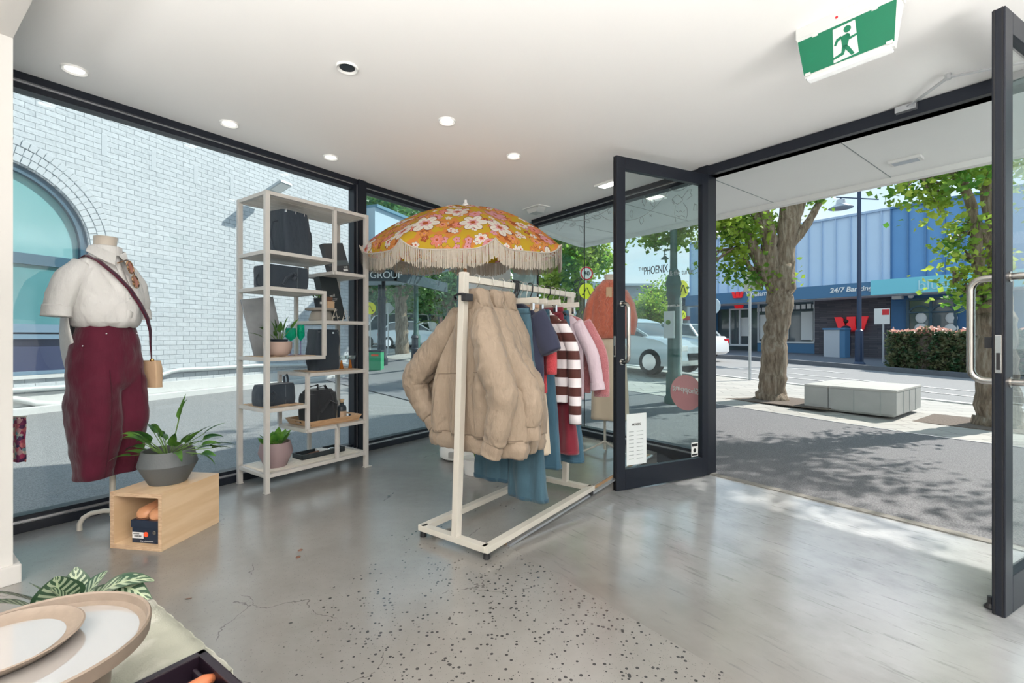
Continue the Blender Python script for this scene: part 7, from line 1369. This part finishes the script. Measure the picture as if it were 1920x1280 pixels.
for x in (-.11, -.045, .02, .09): m.tube([(x+.012*math.sin(f*26+x*30), interp([(1.7, .07), (1.63, .10), (1.55, .125), (1.45, .14), (1.18, .15), (1.12, .14)], 1.6-.44*f)[0]*(.985 if abs(x) < .09 else .90)+.004, 1.6-.44*f) for f in [i/28 for i in range(29)]], .012, 8)
m.build('cable_knit', 'orange', r, smooth='all')
m = MB(M2); m.box(-.028, .028, .138, .141, 1.52, 1.62, RX(0)); o = m.build('swing_tag', 'card', r, label='brown card swing tag'); m = MB(M2); m.tube([(0, .139, 1.61), (.0, .09, 1.67)], .0015, 5); m.build('tag_string', 'black_plastic', o)
r = thing('cream_skirt', 'long cream cotton skirt under the orange knit top', 'skirt', M2); m = MB(M2); m.loft([ring(z, w, d_, a_, 30, 2, e=.85, sd=3, n_=72) for z, w, d_, a_ in ((1.17, .12, .10, .001), (1.05, .15, .12, .004), (.8, .165, .13, .008), (.55, .18, .14, .010), (.36, .185, .145, .010), (.33, .187, .147, .010))]); m.build('skirt_body', 'cream', r, smooth='all')
# ================================================================ table in the near left corner
e1 = Vector((.816, -.578, 0)).normalized(); TBf = Frame((-.691+e1.x*.30, .901+e1.y*.30), (e1.x, e1.y)); M = TBf.M @ T(0, 0, 0)
r = thing('display_table', 'low white display table in the near left corner', 'table', M); m = MB(M); m.box(-.315, .55, -.62, 0, .605, .636); m.build('tabletop', 'white_paint', r, bev=.003)
for x in (-.28, .49):
    for y in (-.56, -.06): m = MB(M); m.box(x-.025, x+.025, y-.025, y+.025, 0, .605); m.build('leg', 'white_paint', r, bev=.002)
m = MB(M); m.grid(lambda u, v: (-.318+.335*u, .004-.60*v, .6395+.0015*math.sin(u*40+v*13)+.001*math.sin(v*30)), 40, 24); m.grid(lambda u, v: (-.318+.335*u, .005+.001*math.sin(u*50), .6395-.12*v), 40, 4); single('table_linen', m, 'linen_print', 'leaf printed pale linen cloth spread over the table corner', 'cloth', smooth='all', solid=.002, M=M)
PC = Vector((-.617, .594, .6415)); M = Matrix.Translation(PC); r = thing('footed_plate', 'large stoneware footed plate with speckled rim in the near left corner', 'plate', M); m = MB(M); m.lathe([(.075, 0), (.082, .003), (.084, .05), (.076, .092), (.05, .093)], 56); m.build('pedestal', 'plate_rim', r, smooth=True)
m = MB(M); m.lathe([(.05, .092), (.116, .094), (.1265, .100), (.128, .117), (.1262, .1195), (.1235, .1175), (.121, .108), (.113, .104), (.01, .1035)], 72); m.build('plate_dish', 'plate_rim', r, smooth=True); m = MB(M); m.lathe([(.1145, .1045), (.08, .1048), (.01, .1049)], 60); m.build('glaze', 'plate_glaze', r, smooth=True)
M = Matrix.Translation(PC+Vector((-.038, .006, .1055))); r = thing('side_plate', 'small glazed stoneware plate stacked on the footed plate', 'plate', M); m = MB(M); m.lathe([(.04, 0), (.066, .001), (.080, .012), (.0815, .0145), (.0795, .0155), (.077, .0135), (.066, .006), (.01, .005)], 64); m.build('plate_dish', 'plate_rim', r, smooth=True); m = MB(M); m.lathe([(.062, .0062), (.03, .0064), (.005, .0064)], 48); m.build('glaze', 'plate_glaze', r, smooth=True)
TR = Frame((-.467, .712), (e1.x, e1.y)); M = TR.M @ T(0, 0, .6425); r = thing('dark_tray', 'dark plum rimmed tray at the near table edge', 'tray', M); w_, d_, h_ = .50, .36, .036
m = MB(M); m.box(0, w_, -d_, 0, 0, .006); m.build('tray_base', 'tray_plum', r)
m = MB(M); m.box(0, w_, -.012, 0, 0, h_).box(0, w_, -d_, -d_+.012, 0, h_).box(0, .012, -d_, 0, 0, h_).box(w_-.012, w_, -d_, 0, 0, h_).box(.02, w_-.02, -.024, -.018, .006, h_*.7); m.build('tray_rim', 'tray_plum', r, bev=.002)
m = MB(); p0 = Vector((-.422, .668, .668)); p1 = Vector((-.475, .60, .660)); p2 = Vector((-.55, .48, .660)); m.tube([p0, p0.lerp(p1, .15), p1, p2], [.004, .0105, .0115, .009], 14); single('wooden_spoon', m, 'spoon_wood', 'reddish wooden spoon handle lying in the dark tray', 'spoon', smooth='all', M=Matrix.Translation(p1))
# prayer plant
pc = Vector((-.95, 1.06, .47)); M = Matrix.Translation((-.95, 1.06, 0)); r = thing('prayer_plant', 'patterned silvery leaved plant standing behind the plates in the near left corner', 'plant', M); m = MB(M); m.lathe([(.09, 0), (.12, .50), (.112, .50), (.10, .46), (.01, .46)], 32); m.build('pot', 'pot_grey', r, smooth=True)
m = MB(); uv = []; ms = MB()
def PL(u, v, Y): return P(u, Y, H-(v-HV)*Y/F)
for (u0, v0, u1, v1, Ya, Yb, W_, dr, tw) in ((112, 1140, 106, 1084, 1.0, .98, .085, -.3, .2), (110, 1135, 58, 1094, 1.02, 1.0, .04, .3, .4), (140, 1130, 143, 1066, 1.08, 1.1, .062, .4, .1), (150, 1135, 197, 1072, 1.05, 1.06, .052, .6, .7), (170, 1128, 282, 1079, 1.03, 1.0, .05, .9, .5), (215, 1096, 286, 1132, 1.02, .98, .048, .7, .9), (80, 1135, -20, 1108, 1.0, .98, .06, .5, .6), (70, 1145, -20, 1128, .97, .96, .05, .5, .8), (130, 1135, 96, 1104, .99, .97, .055, .4, -.2), (160, 1130, 235, 1098, 1.06, 1.1, .05, .6, .4), (150, 1135, 165, 1090, 1.1, 1.14, .055, .5, .2)):
    a = PL(u0, v0, Ya); b_ = PL(u1, v1, Yb); L1 = (b_-a).length*1.06; d = (b_-a).normalized(); d = (d+Vector((0, 0, dr*.42))).normalized(); blade(m, a, d, L1, W_, dr, n_=10, fold=.18, twist=tw, uvs=uv, shape=.62); ms.tube([pc+Vector((0, 0, .04)), pc.lerp(a, .5)+Vector((0, 0, .02)), a], .002, 5)
m.build('foliage', 'leaf_prayer', r, smooth='all', uv=uv, kind='stuff'); ms.build('stems', 'stem', r, smooth='all', kind='stuff')
# printed scarf on a rail behind the pillar, small things on the floor
M = LF.M @ T(-4.93, -.55, 0); r = thing('printed_scarf', 'colourful printed scarf peeking out beside the left pillar', 'scarf', M)
p_ = PL(37, 780, 2.62); m = MB(); m.grid(lambda u, v: P(18+30*u+1.0*math.sin(v*9), 2.62+.01*math.sin(u*9), H-(782+84*v-HV)*2.62/F), 8, 20); m.build('scarf_cloth', 'scarf', r, smooth='all', solid=.004)
m = MB(); a = P(10, 2.62, H-(781-HV)*2.62/F); b_ = P(49, 2.62, H-(781-HV)*2.62/F); m.tube([a+Vector((-.3, -.15, 0)), a, b_], .004, 8); m.build('scarf_rail', 'cream_metal', r)
m = MB(); p = PF(352, 1123, 0); m.add([p+Vector((-.012, 0, .002)), p+Vector((0, -.006, .006)), p+Vector((.016, .004, .003)), p+Vector((0, .007, .002))], [(0, 1, 2, 3)]); single('dry_leaf', m, 'brown_leather', 'small dry brown leaf on the concrete floor near the plates', 'leaf', M=Matrix.Translation(p), solid=.001)
for (u, v, lab) in ((563, 1031, 'upper of two small dark spots on the floor before the shelf'), (559, 1044, 'lower of two small dark spots on the floor before the shelf')):
    p = PF(u, v, 0); m = MB(Matrix.Translation(p)); m.lathe([(.012, 0), (.01, .002), (.002, .003)], 10, sy=1.3); single('floor_plug', m, 'brown_leather', lab, 'floor plug', M=Matrix.Translation(p))
